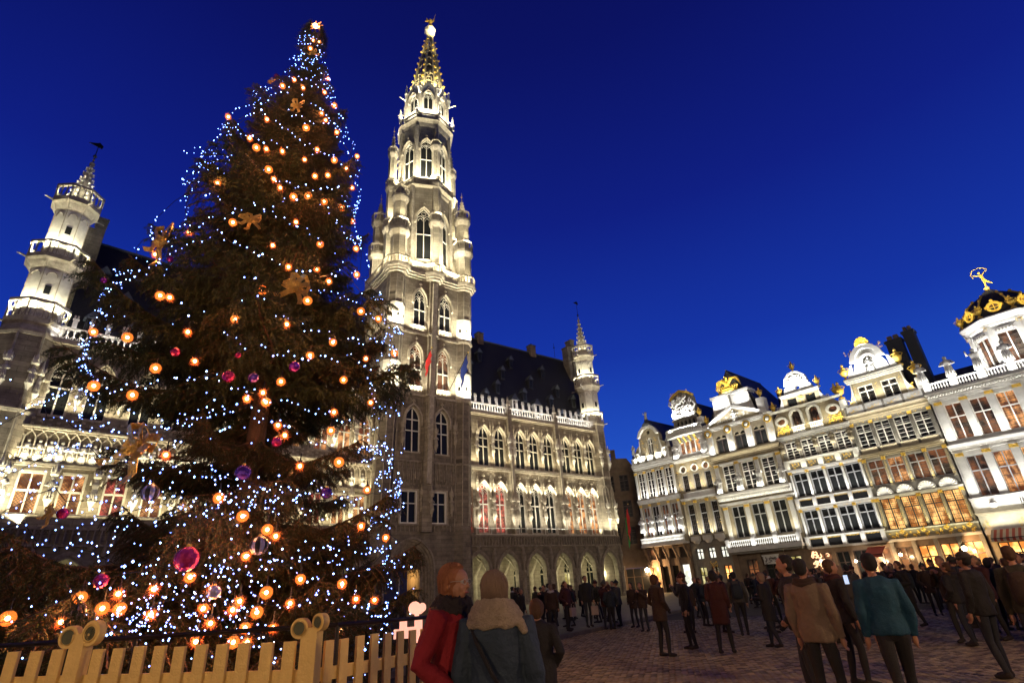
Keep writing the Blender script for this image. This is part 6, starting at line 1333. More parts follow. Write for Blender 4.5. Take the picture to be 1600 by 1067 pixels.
# ---- floodlights along the ledges
hl = [ # (x centre, z, width, power, colour, y)
 (3.7, 7.4, 6.8, 230, COOLW, -.8), (3.7, 12.75, 6.8, 150, COOLW, -.45), (3.7, 18.2, 5.5, 210, (1, .97, .85), -.75),
 (10.3, 6.8, 5.2, 150, (1, .97, .85), -.6), (10.3, 12.6, 5.2, 140, (1, .95, .8), -.75), (10.3, 17.4, 5.0, 90, (1, .95, .9), -.6), (10.3, 21.2, 4.6, 230, COOLW, -1.0),
 (18, 5.9, 8.8, 190, (1, .94, .72), -.85), (18, 11.45, 8.8, 190, (1, .96, .82), -.85), (18, 16.55, 9, 200, COOLW, -.7), (18, 20.6, 7, 160, COOLW, -.95), (17.7, 22.5, 5, 180, COOLW, -.3), (17.7, 24.8, 3, 90, (1, .9, .6), -.6),
 (27, 5.2, 7.8, 170, COOLW, -.75), (27, 9.5, 7.8, 170, COOLW, -.6), (27, 14.0, 7.8, 110, (1, .95, .8), -.75), (27, 17.0, 7.8, 170, (1, .93, .68), -.8), (26.8, 20.4, 5, 120, COOLW, -.6), (26.8, 22.0, 4, 210, COOLW, -.8),
 (35, 5.0, 7.4, 100, (1, .92, .6), -.75), (35, 9.4, 7.4, 110, (1, .93, .7), -.6), (35, 13.1, 7.4, 130, (1, .96, .82), -.75), (35, 16.0, 7.4, 60, (1, .96, .82), -.7), (35, 18.5, 7, 190, (1, .95, .75), -.75), (35.1, 21.6, 5, 260, COOLW, -.85), (35.1, 24.9, 1.5, 40, (1, .85, .45), -.7),
 (44.5, 7.0, 11, 260, (1, .97, .90), -.9), (44.5, 12.3, 11, 260, (1, .97, .90), -.85), (44.5, 17.7, 11, 260, (1, .97, .92), -1.1), (35, 4.1, 7.4, 60, (1, .9, .5), -1.0), (27, 4.0, 7.8, 70, COOLW, -1.0), (18, 4.7, 8.8, 110, COOLW, -1.5), (3.7, 6.4, 6.8, 90, COOLW, -1.35), (42.5, 5.7, 6, 130, COOLW, -1.1)]
hl += [(42.5, 3.95, 6.5, 110, (1, .9, .6), -.75), (35, 8.3, 7.4, 45, (1, .95, .8), -.75), (35, 17.0, 7.6, 60, COOLW, -.9), (27, 8.2, 7.8, 50, COOLW, -.7), (27, 12.7, 7.8, 60, (1, .93, .7), -.7), (18, 10.2, 9, 70, (1, .94, .75), -.95), (18, 15.7, 9, 40, (1, .94, .75), -.8), (10.3, 15.2, 5.2, 60, (1, .94, .75), -.5), (44.5, 11.5, 11, 60, COOLW, -.9)]
for x, z, wd, pw, c, y in hl: hul(x, z, wd, pw * 1.0, c, y, 16)
for k in range(8):
    a = -pi / 2 + k * pi / 4
    if sin(a) < .5:
        uplight(HH @ T(39.15 + DX, DY, 0) @ RZ(a + pi / 2), 0, -DR - .7, 18.9, 2.4, 260, (1, .97, .92), 12); uplight(HH @ T(39.15 + DX, DY, 0) @ RZ(a + pi / 2), 0, -DR - .75, 24.2, 1.2, 30, (1, .85, .5), 25)

# festoons and small gilt bosses that catch the uplights under the window sills
for hs, xs_, zs_ in ((h1, [1.05, 2.65, 4.3, 5.95], (12.35,)), (h2, [1.15, 2.95, 4.75], (16.45, 11.3)), (h3, [2.15, 4.87, 7.57], (10.25, 15.5, 16.15)), (h4, [1.2, 3.15, 5.1, 7.05], (8.2, 12.6, 16.3)), (h5, [1.15, 3.05, 5.0, 6.85], (12.7, 16.45)), (h6, [1.65, 3.75, 5.85, 8.3], (11.15, 16.55))):
    for z in zs_:
        for i, x in enumerate(xs_): orn(hs, x, z, 1.1, .26, 'gold' if hs is not h6 else 'house_white', 90 + i % 3, y=-.12, n=9, th=.16)
# ================================================================ SQUARE, KERB, COBBLES
def lin(p, q, t): return p + (q - p) * t
m_ = bpy.data.materials.new('cobble'); m_.use_nodes = True; t_ = m_.node_tree; b_ = t_.nodes['Principled BSDF']
g_ = t_.nodes.new('ShaderNodeNewGeometry'); n_ = t_.nodes.new('ShaderNodeTexNoise'); n_.inputs['Scale'].default_value = 3.0; n_.inputs['Detail'].default_value = 5
r_ = t_.nodes.new('ShaderNodeValToRGB'); r_.color_ramp.elements[0].color = (.085, .070, .038, 1); r_.color_ramp.elements[1].color = (.34, .285, .16, 1); r_.color_ramp.elements[0].position = .3; r_.color_ramp.elements[1].position = .75
mx_ = t_.nodes.new('ShaderNodeMix'); mx_.data_type = 'FLOAT'; mx_.inputs['Factor'].default_value = .5
t_.links.new(g_.outputs['Position'], n_.inputs['Vector']); t_.links.new(g_.outputs['Random Per Island'], mx_.inputs['A']); t_.links.new(n_.outputs['Fac'], mx_.inputs['B']); t_.links.new(mx_.outputs['Result'], r_.inputs[0]); t_.links.new(r_.outputs[0], b_.inputs['Base Color'])
b_.inputs['Roughness'].default_value = .5; b_.inputs['Specular IOR Level'].default_value = .3; MT['cobble'] = m_
bp_ = t_.nodes.new('ShaderNodeBump'); n2_ = t_.nodes.new('ShaderNodeTexNoise'); n2_.inputs['Scale'].default_value = 40; bp_.inputs['Strength'].default_value = .4; bp_.inputs['Distance'].default_value = .01
t_.links.new(g_.outputs['Position'], n2_.inputs['Vector']); t_.links.new(n2_.outputs['Fac'], bp_.inputs['Height']); t_.links.new(bp_.outputs[0], b_.inputs['Normal'])
mat('joint_sand', (.05, .042, .026), .9, noise=.4, scale=5, bump=.3)
b = MB(); b.add([(-900, -300, 0), (900, -300, 0), (900, 1500, 0), (-900, 1500, 0)], [(0, 1, 2, 3)], 'joint_sand'); ground = put(b, 'ground', None, kind='structure')
def cobble(seed):
    r = random.Random(seed); hx, hy, h = .062, .044, .022; b = MB(); k = .72
    b.add([(-hx, -hy, -.01), (hx, -hy, -.01), (hx, hy, -.01), (-hx, hy, -.01), (-hx, -hy, h * .5), (hx, -hy, h * .5), (hx, hy, h * .5), (-hx, hy, h * .5)] + [(-hx * k, -hy * k, h + r.uniform(-.004, .004)), (hx * k, -hy * k, h + r.uniform(-.004, .004)), (hx * k, hy * k, h + r.uniform(-.004, .004)), (-hx * k, hy * k, h)],
          [(0, 1, 5, 4), (1, 2, 6, 5), (2, 3, 7, 6), (3, 0, 4, 7), (4, 5, 9, 8), (5, 6, 10, 9), (6, 7, 11, 10), (7, 4, 8, 11), (8, 9, 10, 11)], 'cobble'); return b
CB = [cobble(i) for i in range(4)]; CM = [c.mesh('cobble') for c in CB]
KA, KB = Vector((.3, 19.6, 0)), Vector((5.2, 27.6, 0)); kd = (KB - KA).normalized()
def side(x, y): return (kd.x * (y - KA.y) - kd.y * (x - KA.x))     # >0 on the raised side
rc = random.Random(3); cand = []
ang = .35; ca, sa = cos(ang), sin(ang)
for i in range(-40, 330):
    for j in range(30, 330):
        u = i * .135 + (j % 2) * .066; v = j * .102; x, y = u * ca - v * sa, u * sa + v * ca
        D = hypot(x, y); az_ = math.degrees(atan2(x, y))
        if D < 3.4 or D > 27 or az_ < -6 or az_ > 50: continue
        if D > 13 and rc.random() < 0: continue
        if side(x, y) > -.1: continue
        cand.append((D, x + rc.uniform(-.006, .006), y + rc.uniform(-.006, .006), ang + rc.uniform(-.06, .06), rc.uniform(.85, 1.1)))
# the 300 nearest ones that the picture shows, one by one; the rest as one bed of stones
def inview(x, y):
    d = Vector((x, y, 0)) - EYE; X, Y, Z_ = d.dot(cR), d.dot(cU), d.dot(FWD)
    return Z_ > 0 and abs(X / Z_ * 830.7) < 800 and abs(Y / Z_ * 830.7) < 533 and X / Z_ * 830.7 > 30
cand = [c for c in cand if c[0] > 6.2]
cand.sort(key=lambda c: (not inview(c[1], c[2]), c[0]))
for k, (D, x, y, a, s_) in enumerate(cand[:300]): link(CM[k % 4], 'cobblestone', ground, T(x, y, .0) @ RZ(a) @ SC(s_, s_, s_))
V, F_ = [], []
for k, (D, x, y, a, s_) in enumerate(cand[300:]):
    c = CB[k % 4]; n0 = len(V); c1, s1 = cos(a) * s_, sin(a) * s_
    V.extend([(x + vx * c1 - vy * s1, y + vx * s1 + vy * c1, vz) for vx, vy, vz in c.v]); F_.extend([tuple(q + n0 for q in f) for f in c.f])
me = bpy.data.meshes.new('cobble_bed'); me.from_pydata(V, [], F_); me.materials.append(MT['cobble']); link(me, 'cobble_bed', ground, kind='stuff')
mat('kerb_stone', (.12, .10, .085), .7, noise=.4, scale=3, bump=.4)
mat('paving', (.15, .125, .08), .6, noise=.5, scale=2, bump=.5)
kr = put((lambda b: (b.slab([(-18, -.001), (60, -.001), (60, .13), (-18, .13)], 0, .3, 'kerb_stone'), b)[-1])(MB()), 'kerb', None, T(KA.x, KA.y, 0) @ RZ(atan2(kd.y, kd.x)), kind='structure')
b = MB(); b.add([(-18, .3, .126), (60, .3, .126), (60, 45, .126), (-18, 45, .126)], [(0, 1, 2, 3)], 'paving'); put(b, 'pavement', None, T(KA.x, KA.y, 0) @ RZ(atan2(kd.y, kd.x)), kind='structure')
# manhole plate on the right
mh = at_dist(1480, 1040, 10.5); o_ = thing('drain_cover', 'pale rectangular metal cover set in the cobbles near the right edge', 'drain cover', T(mh.x, mh.y, .02) @ RZ(-.4)); b = MB(); b.box(-.35, .35, -.12, .12, -.01, .03, 'kerb_stone')
for i in range(6): b.box(-.3 + i * .1, -.25 + i * .1, -.09, .09, .03, .038, 'frame_grey')
put(b, 'cover', o_)
# ================================================================ CHRISTMAS TREE
TX, TY = 13 * sin(radians(-27.0)), 13 * cos(radians(-27.0)); TH_ = 19.2
CRL = [(0.6, 4.6), (2.5, 4.7), (4.2, 4.2), (5.6, 3.5), (7.2, 3.65), (8.6, 2.95), (10, 2.7), (11.6, 2.45), (13.0, 2.05), (14.4, 1.5), (15.6, .98), (16.6, .60), (17.6, .38), (19.3, .05)]
CRR = [(0.6, 3.1), (2.5, 3.2), (4.2, 3.0), (5.6, 2.7), (7.2, 3.05), (8.6, 2.5), (10, 2.1), (12, 1.85), (13.2, 1.7), (14.4, 1.4), (15.6, 1.02), (16.6, .65), (17.6, .40), (19.3, .05)]
LEFT_A = radians(207)          # azimuth of the crown's fuller side
def tab(L_, z):
    if z <= L_[0][0]: return L_[0][1]
    for (a, p), (b2, q) in zip(L_, L_[1:]):
        if z <= b2: return p + (q - p) * (z - a) / (b2 - a)
    return .05
def crown_r(z, a=None):
    l, r = tab(CRL, z), tab(CRR, z)
    if a is None: return (l + r) / 2
    f = .5 + .5 * cos(a - LEFT_A); return r + (l - r) * f
tree = thing('christmas_tree', 'towering dark Christmas tree strung with blue-white and orange lights behind the yellow fence', 'christmas tree', T(TX, TY, 0))
mat('bark', (.10, .06, .04), .9, noise=.5, scale=4, bump=.8, streak=True)
mat('needles', (.030, .046, .020), .65, noise=.45, scale=6, bump=0, col2=(.020, .026, .014), spec=.3)
mat('needles_lamplit', (.10, .055, .028), .7, noise=.4, scale=6, bump=0, spec=.3)  # browner needles: the orange lamp glow is put into the colour
b = MB(); b.tube([(0, 0, 0), (0, 0, 3), (.03, 0, 8), (0, .02, 13), (0, 0, TH_)], [.26, .23, .16, .09, .015], 'bark', 10); put(b, 'trunk', tree, smooth=True)
def branch_mesh(seed, hang):
    """unit branch along +x: stem, side twigs, hanging twiglets and needles"""
    r = random.Random(seed); b = MB(); segs = []
    def z_(x): return -.10 * sin(pi * x) * (1 + hang) - .05 * hang * x + .10 * x * x * (1 - hang * .6)
    stem = [(i / 10, .02 * sin(i * 1.1 + seed), z_(i / 10)) for i in range(11)]
    b.tube(stem, [.014 * (1 - .85 * i / 10) for i in range(11)], 'bark', 5)
    segs += [(Vector(p), Vector(q), 1) for p, q in zip(stem[2:], stem[3:])]
    n = 40
    for i in range(n):
        x = .10 + .88 * i / n + r.uniform(-.01, .01); sd = 1 if i % 2 else -1; L = (.40 * (1 - x) ** .75 + .07) * r.uniform(.65, 1.15)
        a = radians(r.uniform(42, 66)) * sd; p = Vector((x, .02 * sin(x * 11 + seed), z_(x))); d = Vector((cos(a), sin(a), r.uniform(-.25, .12)))
        pts = [p]; m = 6
        for k in range(m): d = (d + Vector((0, 0, -.10 * hang * r.uniform(.4, 1.6)))).normalized(); pts.append(pts[-1] + d * L / m)
        b.tube([tuple(q) for q in pts], .0035, 'bark', 3, caps=False); segs += [(q, s_, .9) for q, s_ in zip(pts, pts[1:])]
        for k in range(1, m + 1):
            for s2 in (-1, 1):
                q = pts[k] + (pts[k - 1] - pts[k]) * r.random(); l2 = L * .34 * (1 - k / (m + 2)) + .03; a2 = a + s2 * radians(r.uniform(35, 60))
                e = Vector((cos(a2), sin(a2), -.35 - .9 * hang * r.random())).normalized(); q2 = q + e * l2 * r.uniform(.7, 1.3); q3 = q2 + Vector((e.x * .5, e.y * .5, -.5 - hang)).normalized() * l2 * .6
                segs += [(q, q2, .8), (q2, q3, .75)]
    V, F, Mi = [], [], []; mats = []
    for p, q, s_ in segs:
        d = q - p; L = d.length
        if L < 1e-5: continue
        d /= L; a = d.orthogonal().normalized(); c = d.cross(a); nn = max(2, int(L / .0062))
        for k in range(nn):
            for w_ in range(3):
                t = (k + r.random()) / nn; o = p + d * L * t; th = r.random() * 6.283; u = a * cos(th) + c * sin(th)
                ln = .019 * s_ * r.uniform(.7, 1.3); tip = o + (d * .75 + u).normalized() * ln; wv = d.cross(u) * .0021
                k0 = len(V); V += [tuple(o - wv), tuple(o + wv), tuple(tip)]; F.append((k0, k0 + 1, k0 + 2))
    mname = 'needles'; b.add(V, F, mname)
    if seed != 2:
        mi = b.mi('needles_lamplit'); b.m = [mi if (i > len(b.m) - len(F) and r.random() < .3) else m for i, m in enumerate(b.m)]
    return b.mesh('branch')
BM = [branch_mesh(i, h) for i, h in enumerate((.2, .5, .8, 1.0, .65))]
rt = random.Random(11); nb = 0; ga = 0.
zz = .9
camdir = atan2(-TY, -TX)
while zz < 18.7:
    per = 6 if zz < 14 else 5
    thin = 3.5 < zz < 6.7
    for k in range(per):
        ga += 2.39996; a = ga + rt.uniform(-.2, .2); R = crown_r(zz, a); R = crown_r(min(19, zz + R * .42 * min(1, (zz / 18) ** 1.6)), a) if zz > 8 else R; rel = abs((a - camdir + pi) % (2 * pi) - pi)
        if thin and rel < 2.2 and rt.random() < .8: continue
        L = R * (rt.uniform(.6, .9) if rt.random() < .5 else rt.uniform(.92, 1.14)) * (.85 if thin else 1.06); el = lin(-.10, .46, min(1, (zz / 18) ** 1.6)) + rt.uniform(-.12, .12); L /= max(.7, cos(el))
        hz = 3 if zz < 6 else (2 if zz < 10 else (4 if zz < 14 else rt.choice([0, 1])))
        mesh_ = BM[rt.choice([hz, hz, rt.randrange(5)])]
        M = T(0, 0, zz + rt.uniform(-.15, .15)) @ RZ(a) @ Matrix.Rotation(-el, 4, 'Y') @ Matrix.Rotation(rt.uniform(-.35, .35), 4, 'X') @ SC(L, L * (1.0 if L > 2 else 1.15), L)
        if nb < 299: link(mesh_, 'branch', tree, M); nb += 1
    zz += .37 if zz < 12 else .30
for k in range(3): link(BM[0], 'branch', tree, T(0, 0, 17.9) @ RZ(k * 2.1) @ Matrix.Rotation(-1.35, 4, 'Y') @ SC(1.2)); nb += 1
# -------- orange globe lamps, one by one
OR = []
def pts(ox, oy, k, L): OR.extend([(ox + a / k, oy + c / k) for a, c in L])
pts(200, 20, 2.807, [(835, 62), (812, 122), (800, 158), (838, 128), (730, 295), (768, 330), (678, 322), (877, 290), (863, 350), (905, 407), (850, 442), (867, 472), (916, 525), (781, 505), (440, 457), (610, 468), (534, 551), (563, 592), (607, 598), (677, 608), (775, 645), (830, 601), (905, 647), (1005, 630), (958, 683), (877, 713), (820, 717), (617, 688), (392, 748), (668, 768), (726, 808), (790, 803), (860, 828), (938, 855), (983, 768), (986, 915), (737, 918), (460, 920), (268, 962), (635, 1020), (843, 1015), (1000, 1035), (640, 730), (120, 1060)])
pts(140, 380, 2.54, [(725, 10), (913, 8), (1058, 22), (902, 103), (790, 95), (950, 152), (1060, 125), (1077, 270), (1146, 300), (1210, 436), (1097, 458), (1008, 542), (875, 445), (966, 393), (783, 322), (577, 302), (685, 186), (280, 208), (318, 215), (390, 352), (150, 374), (15, 352), (418, 468), (262, 496), (17, 566), (170, 602), (625, 617), (688, 593), (760, 549), (700, 630), (748, 722), (775, 762), (958, 743), (1116, 632), (835, 884), (513, 1010), (303, 840), (990, 868), (1102, 978), (865, 228), (970, 670)])
pts(300, 780, 3.717, [(295, 97), (438, 175), (487, 213), (313, 330), (982, 155), (1125, 222), (277, 590), (118, 520), (157, 510), (236, 640), (377, 655), (308, 745), (470, 745), (497, 765), (432, 540), (953, 577), (1060, 583), (570, 603), (872, 490), (630, 462), (240, 828), (320, 828), (865, 762), (66, 632), (35, 670), (108, 718), (272, 745)])
pts(0, 780, 3.718, [(45, 690), (355, 712), (595, 632), (695, 635), (722, 665), (878, 668), (688, 548), (893, 520), (935, 525), (468, 570), (1185, 632), (1150, 668), (1225, 715), (1138, 825), (1105, 450)])
def on_crown(px, py, kk=.97, extra=0.):
    d = pix_ray(px, py); h = hypot(d.x, d.y); best = None
    for i in range(420):
        D = 7.5 + i * .02; P = EYE + d * (D / h); q = hypot(P.x - TX, P.y - TY) - crown_r(P.z, atan2(P.y - TY, P.x - TX)) * kk
        if best is None or q < best[0]: best = (q, P)
        if q <= 0: return P
    return best[1]
mat('bulb_core', (1, .8, .6), .4, noise=0, emit=(1.0, .72, .40), estr=40)
mat('halo_spikes', (.20, .045, .010), .6, noise=0)
gm = bpy.data.materials.new('tinted_halo'); gm.use_nodes = True; gt = gm.node_tree; gt.nodes.clear(); go = gt.nodes.new('ShaderNodeOutputMaterial'); gmx = gt.nodes.new('ShaderNodeMixShader'); gtr = gt.nodes.new('ShaderNodeBsdfTransparent'); gem = gt.nodes.new('ShaderNodeEmission'); gem.inputs['Color'].default_value = (1, .24, .035, 1); gem.inputs['Strength'].default_value = 1.8; gtr.inputs['Color'].default_value = (1, .8, .6, 1); gmx.inputs[0].default_value = .45
gt.links.new(gtr.outputs[0], gmx.inputs[1]); gt.links.new(gem.outputs[0], gmx.inputs[2]); gt.links.new(gmx.outputs[0], go.inputs[0]); MT['tinted_halo'] = gm
mat('bulb_halo', (1, .4, .15), .4, noise=0, emit=(1.0, .27, .05), estr=2.6)
b = MB(); b.ball((0, 0, 0), .028, 'bulb_core', 8, 6); OB1 = b.mesh('bulb', True)
OBL = bpy.data.lights.new('lamp_light', 'POINT'); OBL.energy = 42; OBL.color = (1, .40, .13); OBL.shadow_soft_size = .045
b = MB(); b.ball((0, 0, 0), .074, 'tinted_halo', 14, 9); OB0 = b.mesh('globe', True)  # glowing shell added to imitate the halo round each bulb
b = MB(); rr_ = random.Random(4)
for k in range(70):      # added spikes round the bulb, shaped to imitate its halo
    z = 1 - 2 * (k + .5) / 70; a = k * 2.4; q = sqrt(1 - z * z); c = Vector((q * cos(a), q * sin(a), z)); t1 = c.orthogonal().normalized() * .005
    p = c * .05; e2 = c * rr_.uniform(.085, .14) + Vector((0, 0, -.01)); b.add([tuple(p - t1), tuple(p + t1), tuple(e2)], [(0, 1, 2)], 'halo_spikes')
OB2 = b.mesh('halo_spikes')
b = MB(); b.lathe([(.03, .03), (.03, .09), (.012, .1), (.008, .22)], 6, 'iron'); OB3 = b.mesh('socket')
ORP = []
for i, (x, y) in enumerate(OR):
    P = on_crown(x, y, 1.0)
    if any((P - q).length < .12 for q in ORP): continue
    ORP.append(P)
ORP.sort(key=lambda p: -p.z)
def zone(P):
    e = Vector((cos(radians(-27)), -sin(radians(-27)), 0)); u = (P.x - TX) * e.x + (P.y - TY) * e.y; R = max(.3, crown_r(P.z)); f = u / R
    s_ = 'left edge' if f < -.7 else ('left flank' if f < -.25 else ('middle' if f < .25 else ('right flank' if f < .7 else 'right edge')))
    return s_
rows_ = {}
for P in ORP: rows_.setdefault((int(P.z / 1.5), zone(P)), []).append(P)
def ordinal(n):
    o1 = ['', 'first', 'second', 'third', 'fourth', 'fifth', 'sixth', 'seventh', 'eighth', 'ninth', 'tenth', 'eleventh', 'twelfth', 'thirteenth', 'fourteenth', 'fifteenth', 'sixteenth', 'seventeenth', 'eighteenth', 'nineteenth', 'twentieth']
    if n <= 20: return o1[n]
    if n % 10 == 0: return {30: 'thirtieth', 40: 'fortieth', 50: 'fiftieth', 60: 'sixtieth'}[n]
    return {2: 'twenty', 3: 'thirty', 4: 'forty', 5: 'fifty', 6: 'sixty'}[n // 10] + '-' + o1[n % 10]
zn = {}; rg0 = random.Random(31)
for P in ORP:
    z = zone(P); zn[z] = zn.get(z, 0) + 1; n = zn[z]
    o_ = thing('globe_lamp', 'orange globe lamp, %s from the top on the %s of the Christmas tree' % (ordinal(n), z), 'lamp', T(*P), 'orange globe lamps on the Christmas tree'); link(OB1, 'bulb', o_); lo_ = bpy.data.objects.new('lamp_light', OBL); COL.objects.link(lo_); lo_.location = P; link(OB0, 'globe', o_, SC(rg0.uniform(.68, 1.22))); link(OB2, 'halo_spikes', o_, kind='stuff'); link(OB3, 'socket', o_)
# -------- garlands of blue-white diodes
mat('led_white', (.8, .9, 1), .4, noise=0, emit=(.17, .34, 1.0), estr=20)
mat('led_dim', (.6, .7, 1), .4, noise=0, emit=(.12, .24, 1.0), estr=9)
def led(b, p, r, m): x, y, z = p; b.add([(x - r, y, z), (x + r, y, z), (x, y - r, z), (x, y + r, z), (x, y, z - r), (x, y, z + r)], [(0, 2, 5), (2, 1, 5), (1, 3, 5), (3, 0, 5), (2, 0, 4), (1, 2, 4), (3, 1, 4), (0, 3, 4)], m)
rg = random.Random(5); face = atan2(-TY, -TX); ng = 0
def crown_pt(a, z, k=1.0): R = crown_r(z, a) * k * (.93 + .15 * max(0, cos(a - atan2(-TY, -TX))) ** .7); return Vector((TX + R * cos(a), TY + R * sin(a), z))
hts = [18.4, 17.9, 17.3, 16.8, 16.2, 15.6, 14.9, 14.2, 13.5, 12.7, 11.9, 11.0, 10.2, 9.3, 8.4, 7.5, 6.8, 6.2, 5.2, 4.6, 4.0, 3.4, 2.9, 2.3, 1.8, 1.4]
for gi, z0 in enumerate(hts):
    b = MB(); wire = []; n = 0
    a = face - 1.75 + rg.uniform(-.1, .1); a1 = face + 1.75; sw = rg.choice([2, 3, 3, 4]) if z0 < 14 else 2; amp = rg.uniform(.35, 1.0) * min(1, crown_r(z0) / 2); tilt = rg.uniform(-.9, .9) * min(1, crown_r(z0) / 2.5); step = .10 if z0 > 6 else .09; ph = rg.uniform(0, 6)
    while a < a1:
        t = (a - face + 1.75) / 3.5; z = z0 + tilt * (t - .5) - amp * abs(sin(pi * sw * t + gi)) ** .8 + .06 * sin(a * 37); R = max(.25, crown_r(max(.7, z), a))
        P = crown_pt(a, max(.5, z), 1.0 + .05 * sin(a * 5 + gi)); wire.append(tuple(P)); 
        if rg.random() < (.92 if sin(a * 3.3 + ph) > -.35 else .25): 
            J = Vector((rg.uniform(-.05, .05), rg.uniform(-.05, .05), rg.uniform(-.05, .05))); led(b, P + J, rg.uniform(.009, .013) if rg.random() < .85 else rg.uniform(.015, .022), 'led_white' if rg.random() < .62 else 'led_dim')
        a += step / R
    o_ = thing('light_garland', ('garland of blue-white diodes, %s from the top of the Christmas tree' % ordinal(gi + 1)), 'string lights', None, 'diode garlands on the Christmas tree')
    put(b, 'diodes', o_, kind='stuff'); wb = MB(); wb.tube(wire[::3], .006, 'iron', 3, caps=False); put(wb, 'wire', o_)
# clusters of diodes where garlands bunch together
for ci, (px, py, rr, n, lab) in enumerate(((200, 700, 1.0, 70, 'dense bunch of diodes on the left middle boughs'), (240, 790, .9, 70, 'dense bunch of diodes above the magenta bauble'), (335, 790, .8, 60, 'dense bunch of diodes by the trunk, lower middle'), (150, 830, .8, 50, 'bunch of diodes on the lowest left bough'), (250, 950, .9, 110, 'thick tangle of diodes just above the fence, left'), (180, 960, .7, 90, 'thick tangle of diodes over the first fence post'), (395, 890, .9, 80, 'bunch of diodes low in the middle, under the silver bauble'), (540, 880, .7, 70, 'bunch of diodes near the right-hand lower edge'), (430, 780, .7, 60, 'bunch of diodes in the right lower boughs'), (330, 960, .9, 80, 'tangle of diodes behind the fence between the posts'), (480, 65, .25, 26, 'diodes crowded round the very top'), (475, 95, .35, 36, 'diodes crowded just under the top'), (590, 700, .5, 50, 'trail of diodes down the right edge'), (330, 660, .6, 40, 'bunch of diodes beside the trunk in the thin part'), (600, 640, .4, 30, 'small trail of diodes at the far right boughs'), (330, 250, .5, 40, 'diodes on the upper left shoulder'), (120, 620, .6, 40, 'diodes on the outermost left bough'), (570, 950, .5, 40, 'diodes by the lit portal, low right edge'), (60, 770, .7, 40, 'diodes at the left edge of the picture, low'))):
    o_ = thing('light_cluster', lab + ' of the Christmas tree', 'string lights', None, 'bunched diodes on the Christmas tree'); C_ = on_crown(px, py, 1.0); b = MB()
    for i in range(int(n * .75)):
        q = Vector((rg.gauss(0, rr * .6), rg.gauss(0, .18), rg.gauss(0, rr * .3))); led(b, C_ + q, rg.uniform(.008, .016), 'led_white' if rg.random() < .6 else 'led_dim')
    put(b, 'diodes', o_, kind='stuff')
# -------- baubles and ribbons
mat('foil_gold', (.80, .50, .12), .28, metal=.85, noise=.3, scale=9, bump=.9, bscale=9)
for n_, c_ in (('purple', (.16, .015, .26)), ('magenta', (.38, .02, .13)), ('silver', (.40, .36, .40)), ('violet', (.09, .03, .26))): mat('bauble_' + n_, c_, .22, metal=.6, noise=.2, scale=8, bump=.2)
def bauble(px, py, r, colr, label, striped=False):
    r = r * .6
    P = on_crown(px, py, 1.03); o_ = thing('bauble', label, 'bauble', T(*P)); b = MB(); k = 12
    for i in range(k):
        a0 = 2 * pi * i / k; b.lathe([(max(1e-4, r * sin(pi * j / 8)) * (1 if i % 2 else .96), -r * cos(pi * j / 8)) for j in range(9)], 2, 'bauble_' + colr if not (striped and i % 2) else 'iron', a0=a0, a1=a0 + 2 * pi / k)
    put(b, 'ball', o_, smooth=False); c = MB(); c.lathe([(r * .2, r * .96), (r * .2, r * 1.15), (.01, r * 1.16)], 8, 'gold'); c.tube([(0, 0, r * 1.1), (0, 0, r * 1.7)], .008, 'iron', 4); put(c, 'cap', o_)
for q in (((432, 120), .13, 'purple', 'small purple bauble near the top of the tree'), ((460, 573), .17, 'purple', 'glossy purple bauble in the right middle of the tree'), ((357, 588), .17, 'magenta', 'reddish purple bauble beside the trunk at mid height'), ((396, 590), .15, 'violet', 'dark violet bauble just right of the reddish one at mid height'), ((380, 738), .2, 'violet', 'large violet bauble hanging low beside the trunk'), ((510, 770), .16, 'violet', 'violet bauble in the dark right lower boughs'), ((292, 873), .27, 'magenta', 'largest magenta bauble low on the left of the tree'), ((158, 907), .15, 'magenta', 'small magenta bauble above the first fence post'), ((432, 690), .14, 'magenta', 'pinkish bauble amid orange lamps in the lower middle'), ((162, 438), .1, 'purple', 'tiny purple bauble out on the far left twig'), ((266, 405), .1, 'purple', 'tiny purple bauble under the golden ribbon figure'), ((98, 802), .12, 'magenta', 'magenta bauble at the low far left'), ((274, 550), .13, 'magenta', 'dim magenta bauble in the dark left boughs'), ((372, 555), .09, 'magenta', 'small red bauble high on the trunk side')): bauble(*q[0], *q[1:])
bauble(405, 852, .22, 'silver', 'striped silver and black bauble low in the middle', True); bauble(335, 925, .15, 'silver', 'pale silver bauble below a pair of orange lamps'); bauble(235, 770, .2, 'silver', 'dark banded silver bauble in the lower left boughs', True); bauble(122, 955, .16, 'silver', 'pale bauble right behind the first fence post', True)
